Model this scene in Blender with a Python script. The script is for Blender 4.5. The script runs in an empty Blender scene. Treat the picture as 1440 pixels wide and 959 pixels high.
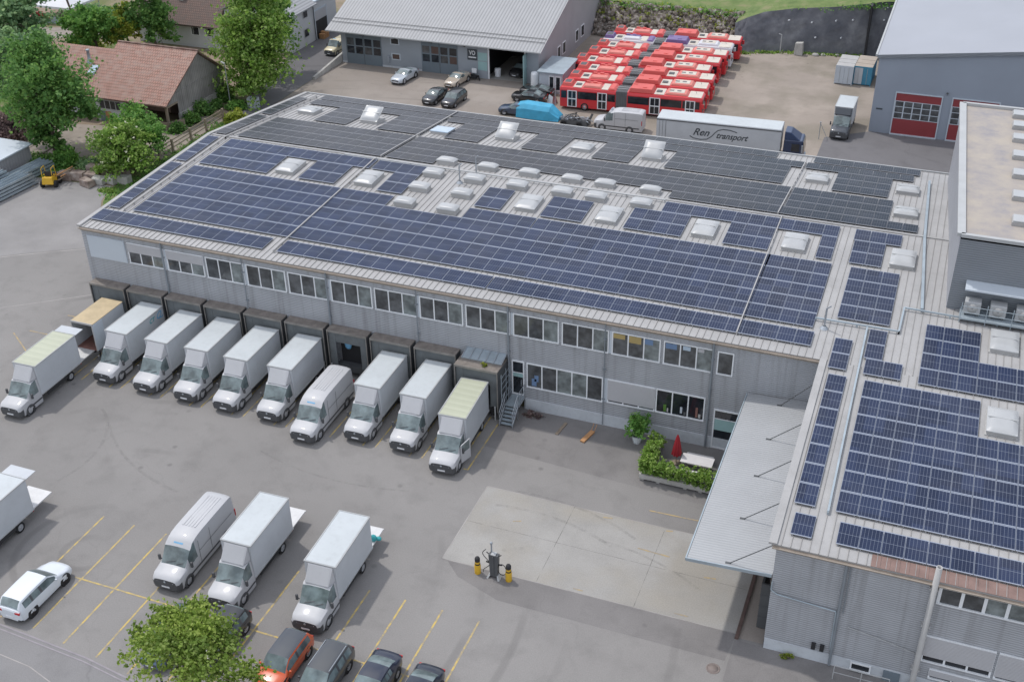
import bpy, math, random
import numpy as np
from mathutils import Vector, Matrix
random.seed(7)
scene = bpy.context.scene
COL = scene.collection
PI = math.pi
rad = math.radians

# ------------------------------------------------------------------ materials
def _nodes(name):
    m = bpy.data.materials.new(name); m.use_nodes = True
    nt = m.node_tree; nt.nodes.clear()
    out = nt.nodes.new('ShaderNodeOutputMaterial')
    b = nt.nodes.new('ShaderNodeBsdfPrincipled')
    nt.links.new(b.outputs[0], out.inputs[0])
    return m, nt, b
def nd(nt, t, **kw):
    n = nt.nodes.new(t)
    for k, v in kw.items(): setattr(n, k, v)
    return n
def pos(nt): return nd(nt, 'ShaderNodeNewGeometry').outputs['Position']
def noise(nt, vec, scale, detail=3.0, rough=0.55):
    n = nd(nt, 'ShaderNodeTexNoise'); n.inputs['Scale'].default_value = scale
    n.inputs['Detail'].default_value = detail; n.inputs['Roughness'].default_value = rough
    nt.links.new(vec, n.inputs['Vector']); return n.outputs['Fac']
def ramp(nt, fac, stops):
    r = nd(nt, 'ShaderNodeValToRGB'); e = r.color_ramp.elements
    while len(e) < len(stops): e.new(0.5)
    for el, (p, c) in zip(e, stops):
        el.position = p; el.color = (c[0], c[1], c[2], 1) if len(c) == 3 else c
    nt.links.new(fac, r.inputs[0]); return r.outputs[0]
def mix(nt, fac, a, b, mode='MIX'):
    n = nd(nt, 'ShaderNodeMix', data_type='RGBA', blend_type=mode)
    for sock, v in ((n.inputs[0], fac), (n.inputs[6], a), (n.inputs[7], b)):
        if isinstance(v, (int, float)): sock.default_value = v
        elif isinstance(v, tuple): sock.default_value = (v[0], v[1], v[2], 1)
        else: nt.links.new(v, sock)
    return n.outputs[2]
def math_n(nt, op, a, b=None, c=None):
    n = nd(nt, 'ShaderNodeMath', operation=op)
    for i, v in enumerate((a, b, c)):
        if v is None: continue
        if isinstance(v, (int, float)): n.inputs[i].default_value = v
        else: nt.links.new(v, n.inputs[i])
    return n.outputs[0]
def sep(nt, vec):
    s = nd(nt, 'ShaderNodeSeparateXYZ'); nt.links.new(vec, s.inputs[0]); return s.outputs
def bump(nt, b, h, strength, dist=0.02):
    n = nd(nt, 'ShaderNodeBump'); n.inputs['Strength'].default_value = strength
    n.inputs['Distance'].default_value = dist
    nt.links.new(h, n.inputs['Height']); nt.links.new(n.outputs[0], b.inputs['Normal'])
def g3(c, k): return tuple(max(0.0, min(1.0, v * k)) for v in c)

def mat(name, col, rough=0.6, metal=0.0, var=0.08, scale=0.8, spec=0.5, dirt=0.0, coat=0.0, alpha_none=None):
    """plain surface with slight uneven tone and optional grime specks"""
    m, nt, b = _nodes(name)
    p = pos(nt)
    c = ramp(nt, noise(nt, p, scale, 4), [(0.3, g3(col, 1 - var)), (0.7, g3(col, 1 + var))])
    if dirt:
        d = ramp(nt, noise(nt, p, scale * 4.3, 6, 0.7), [(0.48, (0, 0, 0)), (0.68, (1, 1, 1))])
        f = math_n(nt, 'MULTIPLY', d, dirt)
        c = mix(nt, f, c, (0.10, 0.09, 0.075))
    nt.links.new(c, b.inputs['Base Color'])
    b.inputs['Roughness'].default_value = rough; b.inputs['Metallic'].default_value = metal
    b.inputs['Specular IOR Level'].default_value = spec
    if coat: b.inputs['Coat Weight'].default_value = coat; b.inputs['Coat Roughness'].default_value = 0.08
    return m
def paint(name, col, rough=0.35, coat=0.6, dirt=0.0): return mat(name, col, rough, 0, 0.03, 0.6, 0.5, dirt, coat)
def stripes(name, col, axis, period, depth=0.35, rough=0.5, var=0.06, metal=0.0, duty=0.5, dirt=0.0, streak=0.0):
    """corrugated sheet: profile as bump plus a fold line tone"""
    m, nt, b = _nodes(name); p = pos(nt); s = sep(nt, p)[axis]
    fr = math_n(nt, 'FRACT', math_n(nt, 'DIVIDE', s, period))
    tri = math_n(nt, 'ABSOLUTE', math_n(nt, 'SUBTRACT', fr, 0.5))
    c = ramp(nt, noise(nt, p, 0.5, 5), [(0.3, g3(col, 1 - var)), (0.7, g3(col, 1 + var))])
    line = ramp(nt, tri, [(0.0, g3((1, 1, 1), 1 - depth)), (duty * 0.5, (1, 1, 1))])
    c = mix(nt, 1.0, c, line, 'MULTIPLY')
    if streak:
        mp = nd(nt, 'ShaderNodeMapping'); mp.inputs['Scale'].default_value = (3.0, 3.0, 0.12)
        nt.links.new(p, mp.inputs[0])
        d = ramp(nt, noise(nt, mp.outputs[0], 1.0, 4), [(0.5, (0, 0, 0)), (0.75, (1, 1, 1))])
        c = mix(nt, math_n(nt, 'MULTIPLY', d, streak), c, (0.12, 0.115, 0.11))
    if dirt:
        d = ramp(nt, noise(nt, p, 1.7, 6, 0.7), [(0.45, (0, 0, 0)), (0.7, (1, 1, 1))])
        c = mix(nt, math_n(nt, 'MULTIPLY', d, dirt), c, (0.16, 0.14, 0.11))
    nt.links.new(c, b.inputs['Base Color'])
    b.inputs['Roughness'].default_value = rough; b.inputs['Metallic'].default_value = metal
    bump(nt, b, ramp(nt, tri, [(0.1, (0, 0, 0)), (0.4, (1, 1, 1))]), 0.5, 0.03)
    return m
def asphalt(name, col, blot=0.5, warm=None, crack=0.14, coarse=0.06):
    m, nt, b = _nodes(name); p = pos(nt)
    c = ramp(nt, noise(nt, p, coarse, 5, 0.6), [(0.3, g3(col, 0.86)), (0.7, g3(col, 1.12))])
    if warm: c = mix(nt, ramp(nt, noise(nt, p, 0.16, 4), [(0.45, (0, 0, 0)), (0.62, (1, 1, 1))]), c, warm)
    d = ramp(nt, noise(nt, p, 0.45, 6, 0.62), [(0.50, (0, 0, 0)), (0.75, (1, 1, 1))])
    c = mix(nt, math_n(nt, 'MULTIPLY', d, blot), c, g3(col, 0.62))
    f = ramp(nt, noise(nt, p, 14.0, 2), [(0.2, (0.86, 0.86, 0.86)), (0.8, (1.1, 1.1, 1.1))])
    c = mix(nt, 1.0, c, f, 'MULTIPLY')
    sv = nd(nt, 'ShaderNodeTexVoronoi'); sv.inputs['Scale'].default_value = 0.55; sv.inputs['Randomness'].default_value = 1.0
    nt.links.new(p, sv.inputs['Vector'])          # scattered oil drips
    sp_ = ramp(nt, sv.outputs['Distance'], [(0.05, (1, 1, 1)), (0.13, (0, 0, 0))])
    sk_ = ramp(nt, noise(nt, p, 0.12, 2), [(0.48, (0, 0, 0)), (0.6, (1, 1, 1))])
    c = mix(nt, math_n(nt, 'MULTIPLY', math_n(nt, 'MULTIPLY', sp_, sk_), 0.5), c, g3(col, 0.5))
    if crack:
        v = nd(nt, 'ShaderNodeTexVoronoi', feature='DISTANCE_TO_EDGE'); v.inputs['Scale'].default_value = 0.10
        nz = nd(nt, 'ShaderNodeTexNoise'); nz.inputs['Scale'].default_value = 0.4
        nt.links.new(p, nz.inputs['Vector'])
        ad = nd(nt, 'ShaderNodeVectorMath', operation='MULTIPLY_ADD'); ad.inputs[1].default_value = (3, 3, 3)
        nt.links.new(nz.outputs['Color'], ad.inputs[0]); nt.links.new(p, ad.inputs[2])
        nt.links.new(ad.outputs[0], v.inputs['Vector'])
        cr = ramp(nt, v.outputs['Distance'], [(0.0, (1, 1, 1)), (0.006, (0, 0, 0))])
        c = mix(nt, math_n(nt, 'MULTIPLY', cr, crack), c, g3(col, 0.62))
        # faint arcs left by turning tyres
        w = nd(nt, 'ShaderNodeTexWave', wave_type='RINGS', rings_direction='Z')
        w.inputs['Scale'].default_value = 0.11; w.inputs['Distortion'].default_value = 3.0
        w.inputs['Detail'].default_value = 2; w.inputs['Detail Scale'].default_value = 0.25
        mp = nd(nt, 'ShaderNodeMapping'); mp.inputs['Location'].default_value = (44, -40, 0)
        nt.links.new(p, mp.inputs[0]); nt.links.new(mp.outputs[0], w.inputs['Vector'])
        a = ramp(nt, w.outputs['Fac'], [(0.90, (0, 0, 0)), (0.985, (1, 1, 1))])
        k = ramp(nt, noise(nt, p, 0.09, 3), [(0.52, (0, 0, 0)), (0.62, (1, 1, 1))])
        c = mix(nt, math_n(nt, 'MULTIPLY', math_n(nt, 'MULTIPLY', a, k), 0.35), c, g3(col, 0.55))
    nt.links.new(c, b.inputs['Base Color']); b.inputs['Roughness'].default_value = 0.92
    b.inputs['Specular IOR Level'].default_value = 0.25
    bump(nt, b, noise(nt, p, 40, 2), 0.25, 0.01)
    return m
def foliage(name, c1, c2, c3):
    m, nt, b = _nodes(name)
    gi = nd(nt, 'ShaderNodeNewGeometry')
    c = ramp(nt, gi.outputs['Random Per Island'], [(0.0, c1), (0.55, c2), (1.0, c3)])
    big = ramp(nt, noise(nt, gi.outputs['Position'], 0.55, 3), [(0.35, (0.72, 0.78, 0.8)), (0.68, (1.18, 1.15, 1.0))])
    c = mix(nt, 1.0, c, big, 'MULTIPLY')
    nt.links.new(c, b.inputs['Base Color']); b.inputs['Roughness'].default_value = 0.6
    b.inputs['Specular IOR Level'].default_value = 0.25
    t = nd(nt, 'ShaderNodeBsdfTranslucent'); nt.links.new(c, t.inputs['Color'])
    ms = nd(nt, 'ShaderNodeMixShader'); ms.inputs[0].default_value = 0.42
    nt.links.new(b.outputs[0], ms.inputs[1]); nt.links.new(t.outputs[0], ms.inputs[2])
    out = [n for n in nt.nodes if n.type == 'OUTPUT_MATERIAL'][0]
    nt.links.new(ms.outputs[0], out.inputs[0])
    return m
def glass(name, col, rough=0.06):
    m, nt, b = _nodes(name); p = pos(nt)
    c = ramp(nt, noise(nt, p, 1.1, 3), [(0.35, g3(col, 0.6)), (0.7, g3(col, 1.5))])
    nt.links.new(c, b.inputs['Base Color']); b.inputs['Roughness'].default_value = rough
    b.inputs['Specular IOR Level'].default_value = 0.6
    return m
def solar(name, cell, line, spec=0.13):
    m, nt, b = _nodes(name)
    uv = nd(nt, 'ShaderNodeUVMap'); s = sep(nt, uv.outputs[0])
    def grid(v, n, w):
        f = math_n(nt, 'FRACT', math_n(nt, 'MULTIPLY', v, n))
        a = math_n(nt, 'ABSOLUTE', math_n(nt, 'SUBTRACT', f, 0.5))
        return math_n(nt, 'GREATER_THAN', a, 0.5 - w)
    gx = grid(s[0], 6, 0.05)
    gy = grid(s[1], 2, 0.016)
    bx = grid(s[0], 1, 0.018); by = grid(s[1], 1, 0.034)
    gf = grid(s[1], 12, 0.03)
    p = pos(nt)
    sn = nd(nt, 'ShaderNodeVectorMath', operation='SNAP'); sn.inputs[1].default_value = (1.105, 1.73, 50)
    nt.links.new(p, sn.inputs[0])
    wn = nd(nt, 'ShaderNodeTexWhiteNoise'); nt.links.new(sn.outputs[0], wn.inputs['Vector'])
    c = ramp(nt, wn.outputs['Value'], [(0, g3(cell, 0.8)), (1, g3(cell, 1.25))])
    c = mix(nt, math_n(nt, 'MULTIPLY', gf, 0.18), c, line)
    c = mix(nt, math_n(nt, 'MULTIPLY', gx, 0.5), c, line)
    c = mix(nt, math_n(nt, 'MULTIPLY', gy, 0.7), c, line)
    c = mix(nt, math_n(nt, 'MAXIMUM', math_n(nt, 'MULTIPLY', bx, 0.75), by), c, g3(line, 1.25))
    du = ramp(nt, noise(nt, p, 0.35, 5), [(0.45, (0, 0, 0)), (0.75, (1, 1, 1))])
    c = mix(nt, math_n(nt, 'MULTIPLY', du, 0.06), c, (0.30, 0.28, 0.25))
    nt.links.new(c, b.inputs['Base Color'])
    b.inputs['Roughness'].default_value = 0.2; b.inputs['Specular IOR Level'].default_value = spec
    return m

M = {}
M['asphalt'] = asphalt('asphalt', (0.25, 0.24, 0.231), 0.45)
M['asphalt_old'] = asphalt('asphalt_old', (0.225, 0.22, 0.22), 0.35, None, 0.35)
M['gravel_light'] = asphalt('gravel_light', (0.275, 0.265, 0.26), 0.3, None, 0.0, 0.2)
M['asphalt_dark'] = asphalt('asphalt_dark', (0.165, 0.16, 0.165), 0.4, None, 0.3)
M['asphalt_patch'] = asphalt('asphalt_patch', (0.215, 0.205, 0.20), 0.55, None, 0.2, 0.2)
M['apron'] = asphalt('apron', (0.30, 0.265, 0.235), 0.35, (0.27, 0.235, 0.205), 0.3)
M['dirt'] = asphalt('dirt', (0.33, 0.285, 0.245), 0.4, (0.25, 0.22, 0.18), 0.0, 0.12)
M['soil'] = asphalt('soil', (0.28, 0.22, 0.165), 0.5, (0.14, 0.16, 0.06), 0.0, 0.2)
M['concrete'] = asphalt('concrete', (0.34, 0.33, 0.312), 0.3, (0.325, 0.305, 0.27), 0.0, 0.15)
M['concrete_wall'] = mat('concrete_wall', (0.42, 0.41, 0.385), 0.85, 0, 0.14, 0.9, 0.3, 0.25)
M['seam'] = mat('seam', (0.36, 0.34, 0.325), 0.9, 0, 0.2, 1.0, 0.2)
M['kerb'] = mat('kerb', (0.29, 0.27, 0.285), 0.9, 0, 0.12, 2.0, 0.2)
def faint(name, col, amount):
    m, nt, b = _nodes(name); p = pos(nt)
    f = ramp(nt, noise(nt, p, 1.3, 6, 0.7), [(0.40, (0, 0, 0)), (0.62, (1, 1, 1))])
    nt.links.new(mix(nt, 1.0, col, col), b.inputs['Base Color']); b.inputs['Roughness'].default_value = 0.9
    tr_ = nd(nt, 'ShaderNodeBsdfTransparent'); ms = nd(nt, 'ShaderNodeMixShader')
    nt.links.new(math_n(nt, 'MULTIPLY', f, amount), ms.inputs[0]); nt.links.new(tr_.outputs[0], ms.inputs[1]); nt.links.new(b.outputs[0], ms.inputs[2])
    out = [n for n in nt.nodes if n.type == 'OUTPUT_MATERIAL'][0]; nt.links.new(ms.outputs[0], out.inputs[0]); return m
M['tyre_mark'] = faint('tyre_mark', (0.12, 0.115, 0.11), 0.13)
M['concrete_stain'] = faint('concrete_stain', (0.17, 0.16, 0.15), 0.7)
M['tar'] = mat('tar', (0.13, 0.125, 0.125), 0.85, 0, 0.1, 1.0, 0.3)
# worn yellow paint
def worn(name, col, under):
    m, nt, b = _nodes(name); p = pos(nt)
    f = ramp(nt, noise(nt, p, 2.2, 6, 0.7), [(0.42, (0.0, 0.0, 0.0)), (0.58, (1, 1, 1))])
    c = mix(nt, math_n(nt, 'MULTIPLY', f, 0.85), col, under)
    nt.links.new(c, b.inputs['Base Color']); b.inputs['Roughness'].default_value = 0.85
    return m
M['yellow_line'] = worn('yellow_line', (0.56, 0.41, 0.12), (0.26, 0.24, 0.21))
M['yellow_faint'] = worn('yellow_faint', (0.45, 0.33, 0.15), (0.25, 0.235, 0.215))
M['clad'] = stripes('clad', (0.41, 0.425, 0.45), 2, 0.145, 0.34, 0.5, 0.08, 0.0, 0.7, 0, 0.4)
M['clad_dark'] = stripes('clad_dark', (0.23, 0.25, 0.275), 2, 0.16, 0.28, 0.5, 0.05, 0.0, 0.6)
M['clad_v'] = stripes('clad_v', (0.36, 0.37, 0.40), 1, 0.25, 0.2, 0.5, 0.05)
M['hall_wall'] = mat('hall_wall', (0.29, 0.325, 0.38), 0.6, 0, 0.05, 0.25, 0.4)
M['hall_roof'] = mat('hall_roof', (0.34, 0.355, 0.39), 0.5, 0, 0.04, 0.15, 0.4)
M['roof'] = mat('roof', (0.375, 0.37, 0.365), 0.55, 0, 0.09, 0.35, 0.4, 0.12)
M['roof_seam'] = mat('roof_seam', (0.30, 0.29, 0.28), 0.55, 0, 0.08, 0.5, 0.4)
M['roof_red'] = mat('roof_red', (0.225, 0.15, 0.13), 0.7, 0, 0.18, 1.2, 0.3, 0.1)
M['gutter'] = mat('gutter', (0.36, 0.31, 0.26), 0.6, 0.2, 0.15, 1.5, 0.4, 0.1)
M['trim'] = mat('trim', (0.42, 0.43, 0.43), 0.45, 0, 0.06, 0.8)
M['tar_trim'] = mat('tar_trim', (0.09, 0.09, 0.095), 0.7, 0, 0.1, 1)
M['plinth'] = mat('plinth', (0.52, 0.55, 0.58), 0.8, 0, 0.07, 0.8, 0.3, 0.14)
M['white_frame'] = mat('white_frame', (0.74, 0.76, 0.78), 0.45, 0, 0.04, 0.8)
M['blind'] = stripes('blind', (0.47, 0.47, 0.485), 2, 0.09, 0.10, 0.6, 0.03)
M['light_panel'] = mat('light_panel', (0.50, 0.55, 0.60), 0.5, 0, 0.03, 0.4)
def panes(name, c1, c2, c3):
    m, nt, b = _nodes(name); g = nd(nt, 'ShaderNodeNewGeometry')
    c = ramp(nt, g.outputs['Random Per Island'], [(0.0, c1), (0.6, c2), (1.0, c3)])  # pane tones painted to suggest reflections and light from inside
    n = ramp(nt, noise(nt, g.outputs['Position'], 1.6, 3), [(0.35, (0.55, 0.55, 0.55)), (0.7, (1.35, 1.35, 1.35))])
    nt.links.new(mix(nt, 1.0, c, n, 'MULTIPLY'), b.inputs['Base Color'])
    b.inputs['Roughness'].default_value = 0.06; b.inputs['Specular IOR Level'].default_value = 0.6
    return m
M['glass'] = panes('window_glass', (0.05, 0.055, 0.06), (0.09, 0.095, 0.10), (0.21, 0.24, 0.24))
M['glass_dark'] = glass('glass_dark', (0.02, 0.024, 0.03))
M['glass_car'] = glass('glass_car', (0.15, 0.19, 0.195), 0.05)  # reflected sky is put into this lighter base colour
M['interior_yellow'] = mat('interior_yellow', (0.38, 0.29, 0.12), 0.5)
M['interior_blue'] = mat('interior_blue', (0.14, 0.22, 0.36), 0.5)
M['mint'] = mat('mint', (0.30, 0.46, 0.46), 0.4)
M['dark_steel'] = mat('dark_steel', (0.10, 0.105, 0.11), 0.55, 0.2, 0.12, 1)
M['steel'] = mat('steel', (0.38, 0.41, 0.44), 0.4, 0.5, 0.08, 1)
M['zinc'] = mat('zinc', (0.36, 0.42, 0.46), 0.45, 0.3, 0.12, 1)
M['pipe'] = mat('pipe', (0.26, 0.29, 0.32), 0.45, 0.3, 0.08, 1)
M['steel_brown'] = mat('steel_brown', (0.24, 0.225, 0.205), 0.65, 0.1, 0.2, 1.5)
M['curtain'] = mat('curtain', (0.155, 0.17, 0.175), 0.75, 0, 0.14, 1.1, 0.3, 0.2)
M['black'] = mat('black', (0.022, 0.022, 0.024), 0.7, 0, 0.1, 1)
M['dock_roof'] = mat('dock_roof', (0.22, 0.195, 0.175), 0.8, 0, 0.22, 1.8, 0.2, 0.3)
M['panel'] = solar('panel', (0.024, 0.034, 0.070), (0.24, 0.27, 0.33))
M['panel_dark_reflection'] = solar('panel_dark_reflection', (0.018, 0.022, 0.033), (0.16, 0.165, 0.18), 0.08)  # darker reflection of the far slope is put into these colours
M['panel_frame'] = mat('panel_frame', (0.40, 0.41, 0.43), 0.4, 0.3)
M['dome'] = mat('dome', (0.42, 0.43, 0.435), 0.35, 0, 0.05, 1.2, 0.5)
M['dome_blue'] = mat('dome_blue', (0.42, 0.52, 0.62), 0.15, 0, 0.05, 1.2, 0.6)
M['curb'] = mat('curb', (0.42, 0.415, 0.405), 0.6, 0, 0.06, 1)
M['curb_warm'] = mat('curb_warm', (0.40, 0.345, 0.29), 0.7, 0, 0.08, 1)
M['flat_roof'] = None
def mottled(name, cols, scale):
    m, nt, b = _nodes(name); p = pos(nt)
    c = ramp(nt, noise(nt, p, scale, 6, 0.65), [(0.32, cols[0]), (0.5, cols[1]), (0.66, cols[2])])
    nt.links.new(c, b.inputs['Base Color']); b.inputs['Roughness'].default_value = 0.85
    return m
M['flat_roof'] = mottled('flat_roof', [(0.27, 0.26, 0.275), (0.36, 0.325, 0.295), (0.41, 0.365, 0.31)], 0.5)
M['rock'] = mottled('rock', [(0.05, 0.042, 0.036), (0.17, 0.145, 0.12), (0.46, 0.43, 0.40)], 1.9)
M['shotcrete'] = mottled('shotcrete', [(0.085, 0.09, 0.105), (0.135, 0.14, 0.155), (0.21, 0.215, 0.225)], 0.35)
M['grass'] = mottled('grass', [(0.05, 0.09, 0.02), (0.09, 0.15, 0.03), (0.2, 0.19, 0.08)], 0.5)
M['meadow'] = mottled('meadow', [(0.08, 0.13, 0.03), (0.13, 0.18, 0.05), (0.20, 0.20, 0.09)], 0.6)
M['van_white'] = paint('van_white', (0.47, 0.475, 0.49), 0.5, 0.15, 0.05)
M['box_white'] = mat('box_white', (0.50, 0.525, 0.55), 0.45, 0, 0.05, 0.7, 0.4, 0.05)
M['box_roof'] = mat('box_roof', (0.50, 0.535, 0.55), 0.45, 0, 0.05, 0.5, 0.4, 0.09)
M['box_roof_green'] = stripes('box_roof_green', (0.44, 0.46, 0.35), 1, 0.62, 0.10, 0.5, 0.05, 0, 0.2)
M['box_roof_beige'] = mat('box_roof_beige', (0.50, 0.40, 0.25), 0.6, 0, 0.12, 1.2, 0.3, 0.1)
M['bumper'] = mat('bumper', (0.075, 0.077, 0.082), 0.6, 0, 0.1, 1)
M['tyre'] = mat('tyre', (0.018, 0.018, 0.019), 0.85, 0, 0.1, 3)
M['rim'] = mat('rim', (0.45, 0.46, 0.48), 0.35, 0.4, 0.05, 3)
M['rim_black'] = mat('rim_black', (0.035, 0.03, 0.03), 0.4, 0.2, 0.05, 3)
M['lamp'] = mat('lamp', (0.55, 0.57, 0.6), 0.12, 0.2, 0.05, 3)
M['tail'] = mat('tail', (0.45, 0.02, 0.025), 0.25)
M['plate'] = mat('plate', (0.75, 0.76, 0.78), 0.5)
M['chassis'] = mat('chassis', (0.04, 0.04, 0.042), 0.7, 0.1, 0.1, 2)
M['lift'] = mat('lift', (0.62, 0.62, 0.62), 0.5, 0.1, 0.07, 2, 0.5, 0.12)
M['logo'] = mat('logo', (0.16, 0.38, 0.58), 0.5)
M['logo_teal'] = mat('logo_teal', (0.04, 0.34, 0.36), 0.5)
M['ink'] = mat('ink', (0.06, 0.07, 0.08), 0.6)
M['red'] = paint('bus_red', (0.60, 0.028, 0.035), 0.4, 0.4)
M['red_roof'] = mat('bus_red_roof', (0.62, 0.10, 0.085), 0.5, 0, 0.08, 0.7)
M['red_pale'] = mat('bus_red_pale', (0.64, 0.20, 0.165), 0.55, 0, 0.1, 0.8)
M['bus_cream'] = mat('bus_cream', (0.58, 0.53, 0.46), 0.55, 0, 0.08, 1, 0.4, 0.1)
M['bus_white'] = mat('bus_white', (0.60, 0.60, 0.63), 0.5, 0, 0.06, 1)
M['bus_purple'] = mat('bus_purple', (0.17, 0.12, 0.28), 0.5, 0, 0.06, 1)
M['bellow_grey'] = mat('bellow_grey', (0.15, 0.155, 0.16), 0.8, 0, 0.12, 2)
M['bellows'] = stripes('bellows', (0.10, 0.105, 0.11), 0, 0.17, 0.6, 0.8, 0.08)
M['tile'] = None
def tiles(name, a, b_, c_):
    m, nt, b = _nodes(name); p = pos(nt)
    mp = nd(nt, 'ShaderNodeMapping'); mp.inputs['Scale'].default_value = (1, 1, 1)
    tc = nd(nt, 'ShaderNodeUVMap'); nt.links.new(tc.outputs[0], mp.inputs[0])
    br = nd(nt, 'ShaderNodeTexBrick'); br.offset = 0.5
    for k, v in (('Scale', 1.0), ('Mortar Size', 0.035), ('Brick Width', 0.30), ('Row Height', 0.42), ('Bias', 0.0)):
        br.inputs[k].default_value = v
    br.inputs['Color1'].default_value = (*a, 1); br.inputs['Color2'].default_value = (*b_, 1)
    br.inputs['Mortar'].default_value = (*g3(a, 0.35), 1)
    nt.links.new(mp.outputs[0], br.inputs['Vector'])
    f = ramp(nt, noise(nt, p, 1.3, 5, 0.65), [(0.42, (0, 0, 0)), (0.66, (1, 1, 1))])
    c = mix(nt, math_n(nt, 'MULTIPLY', f, 0.7), br.outputs['Color'], c_)
    nt.links.new(c, b.inputs['Base Color']); b.inputs['Roughness'].default_value = 0.85
    bump(nt, b, br.outputs['Fac'], -0.6, 0.04)
    return m
M['tile'] = tiles('tile', (0.40, 0.225, 0.175), (0.33, 0.19, 0.15), (0.34, 0.255, 0.215))
M['tile_dark'] = tiles('tile_dark', (0.17, 0.11, 0.09), (0.14, 0.095, 0.08), (0.10, 0.08, 0.07))
M['planks'] = stripes('planks', (0.29, 0.275, 0.265), 1, 0.32, 0.5, 0.85, 0.22, 0, 0.25, 0, 0.4)
M['wood'] = mat('wood', (0.26, 0.21, 0.16), 0.85, 0, 0.2, 3)
M['wood_orange'] = mat('wood_orange', (0.45, 0.24, 0.11), 0.8, 0, 0.15, 3)
M['render_wall'] = mat('render_wall', (0.55, 0.56, 0.57), 0.85, 0, 0.05, 0.6, 0.3, 0.06)
M['shop_wall'] = mat('shop_wall', (0.31, 0.34, 0.375), 0.7, 0, 0.05, 0.4)
M['shop_side'] = stripes('shop_side', (0.34, 0.335, 0.35), 1, 0.4, 0.08, 0.6, 0.05)
M['shop_door'] = mat('shop_door', (0.155, 0.19, 0.22), 0.55, 0, 0.06, 0.8)
M['shop_roof'] = stripes('shop_roof', (0.33, 0.335, 0.345), 0, 0.42, 0.42, 0.5, 0.05, 0, 0.55)
M['canopy'] = stripes('canopy', (0.36, 0.37, 0.38), 1, 0.20, 0.20, 0.45, 0.05, 0, 0.5)
M['maroon'] = mat('maroon', (0.26, 0.045, 0.05), 0.5, 0, 0.05, 1)
M['trunk'] = mat('bark', (0.12, 0.095, 0.075), 0.9, 0, 0.25, 4)
M['leaf_dark'] = foliage('leaf_dark', (0.090, 0.194, 0.057), (0.151, 0.310, 0.081), (0.258, 0.414, 0.122))
M['leaf_mid'] = foliage('leaf_mid', (0.099, 0.230, 0.056), (0.169, 0.359, 0.080), (0.279, 0.460, 0.129))
M['leaf_light'] = foliage('leaf_light', (0.135, 0.255, 0.047), (0.239, 0.383, 0.072), (0.415, 0.526, 0.191))
M['leaf_grey'] = foliage('leaf_grey', (0.145, 0.260, 0.128), (0.250, 0.398, 0.198), (0.383, 0.520, 0.279))
M['leaf_plane'] = foliage('leaf_plane', (0.140, 0.220, 0.035), (0.270, 0.380, 0.070), (0.430, 0.510, 0.160))
M['leaf_purple'] = foliage('leaf_purple', (0.160, 0.109, 0.116), (0.246, 0.174, 0.181), (0.362, 0.275, 0.275))
M['leaf_yellow'] = foliage('leaf_yellow', (0.232, 0.290, 0.036), (0.334, 0.392, 0.058), (0.464, 0.493, 0.116))
M['blossom'] = mat('blossom', (0.6, 0.6, 0.45), 0.7)
M['safety_yellow'] = mat('safety_yellow', (0.66, 0.40, 0.03), 0.5, 0, 0.05, 2)
M['umbrella_red'] = mat('umbrella_red', (0.36, 0.02, 0.03), 0.7)
M['table_white'] = mat('table_white', (0.62, 0.60, 0.60), 0.6)
M['terracotta'] = mat('pot', (0.55, 0.58, 0.60), 0.6)
M['tarp'] = mat('tarp', (0.05, 0.34, 0.53), 0.5, 0, 0.12, 1.5)
M['blue_box'] = mat('blue_box', (0.06, 0.25, 0.38), 0.5, 0, 0.1, 1.5)
M['iron'] = mat('iron', (0.20, 0.165, 0.15), 0.8, 0, 0.2, 2)
M['rust'] = mat('rust', (0.24, 0.12, 0.10), 0.8, 0, 0.2, 2)
M['brown_steel'] = mat('brown_steel', (0.10, 0.065, 0.055), 0.7, 0, 0.2, 2)

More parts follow.
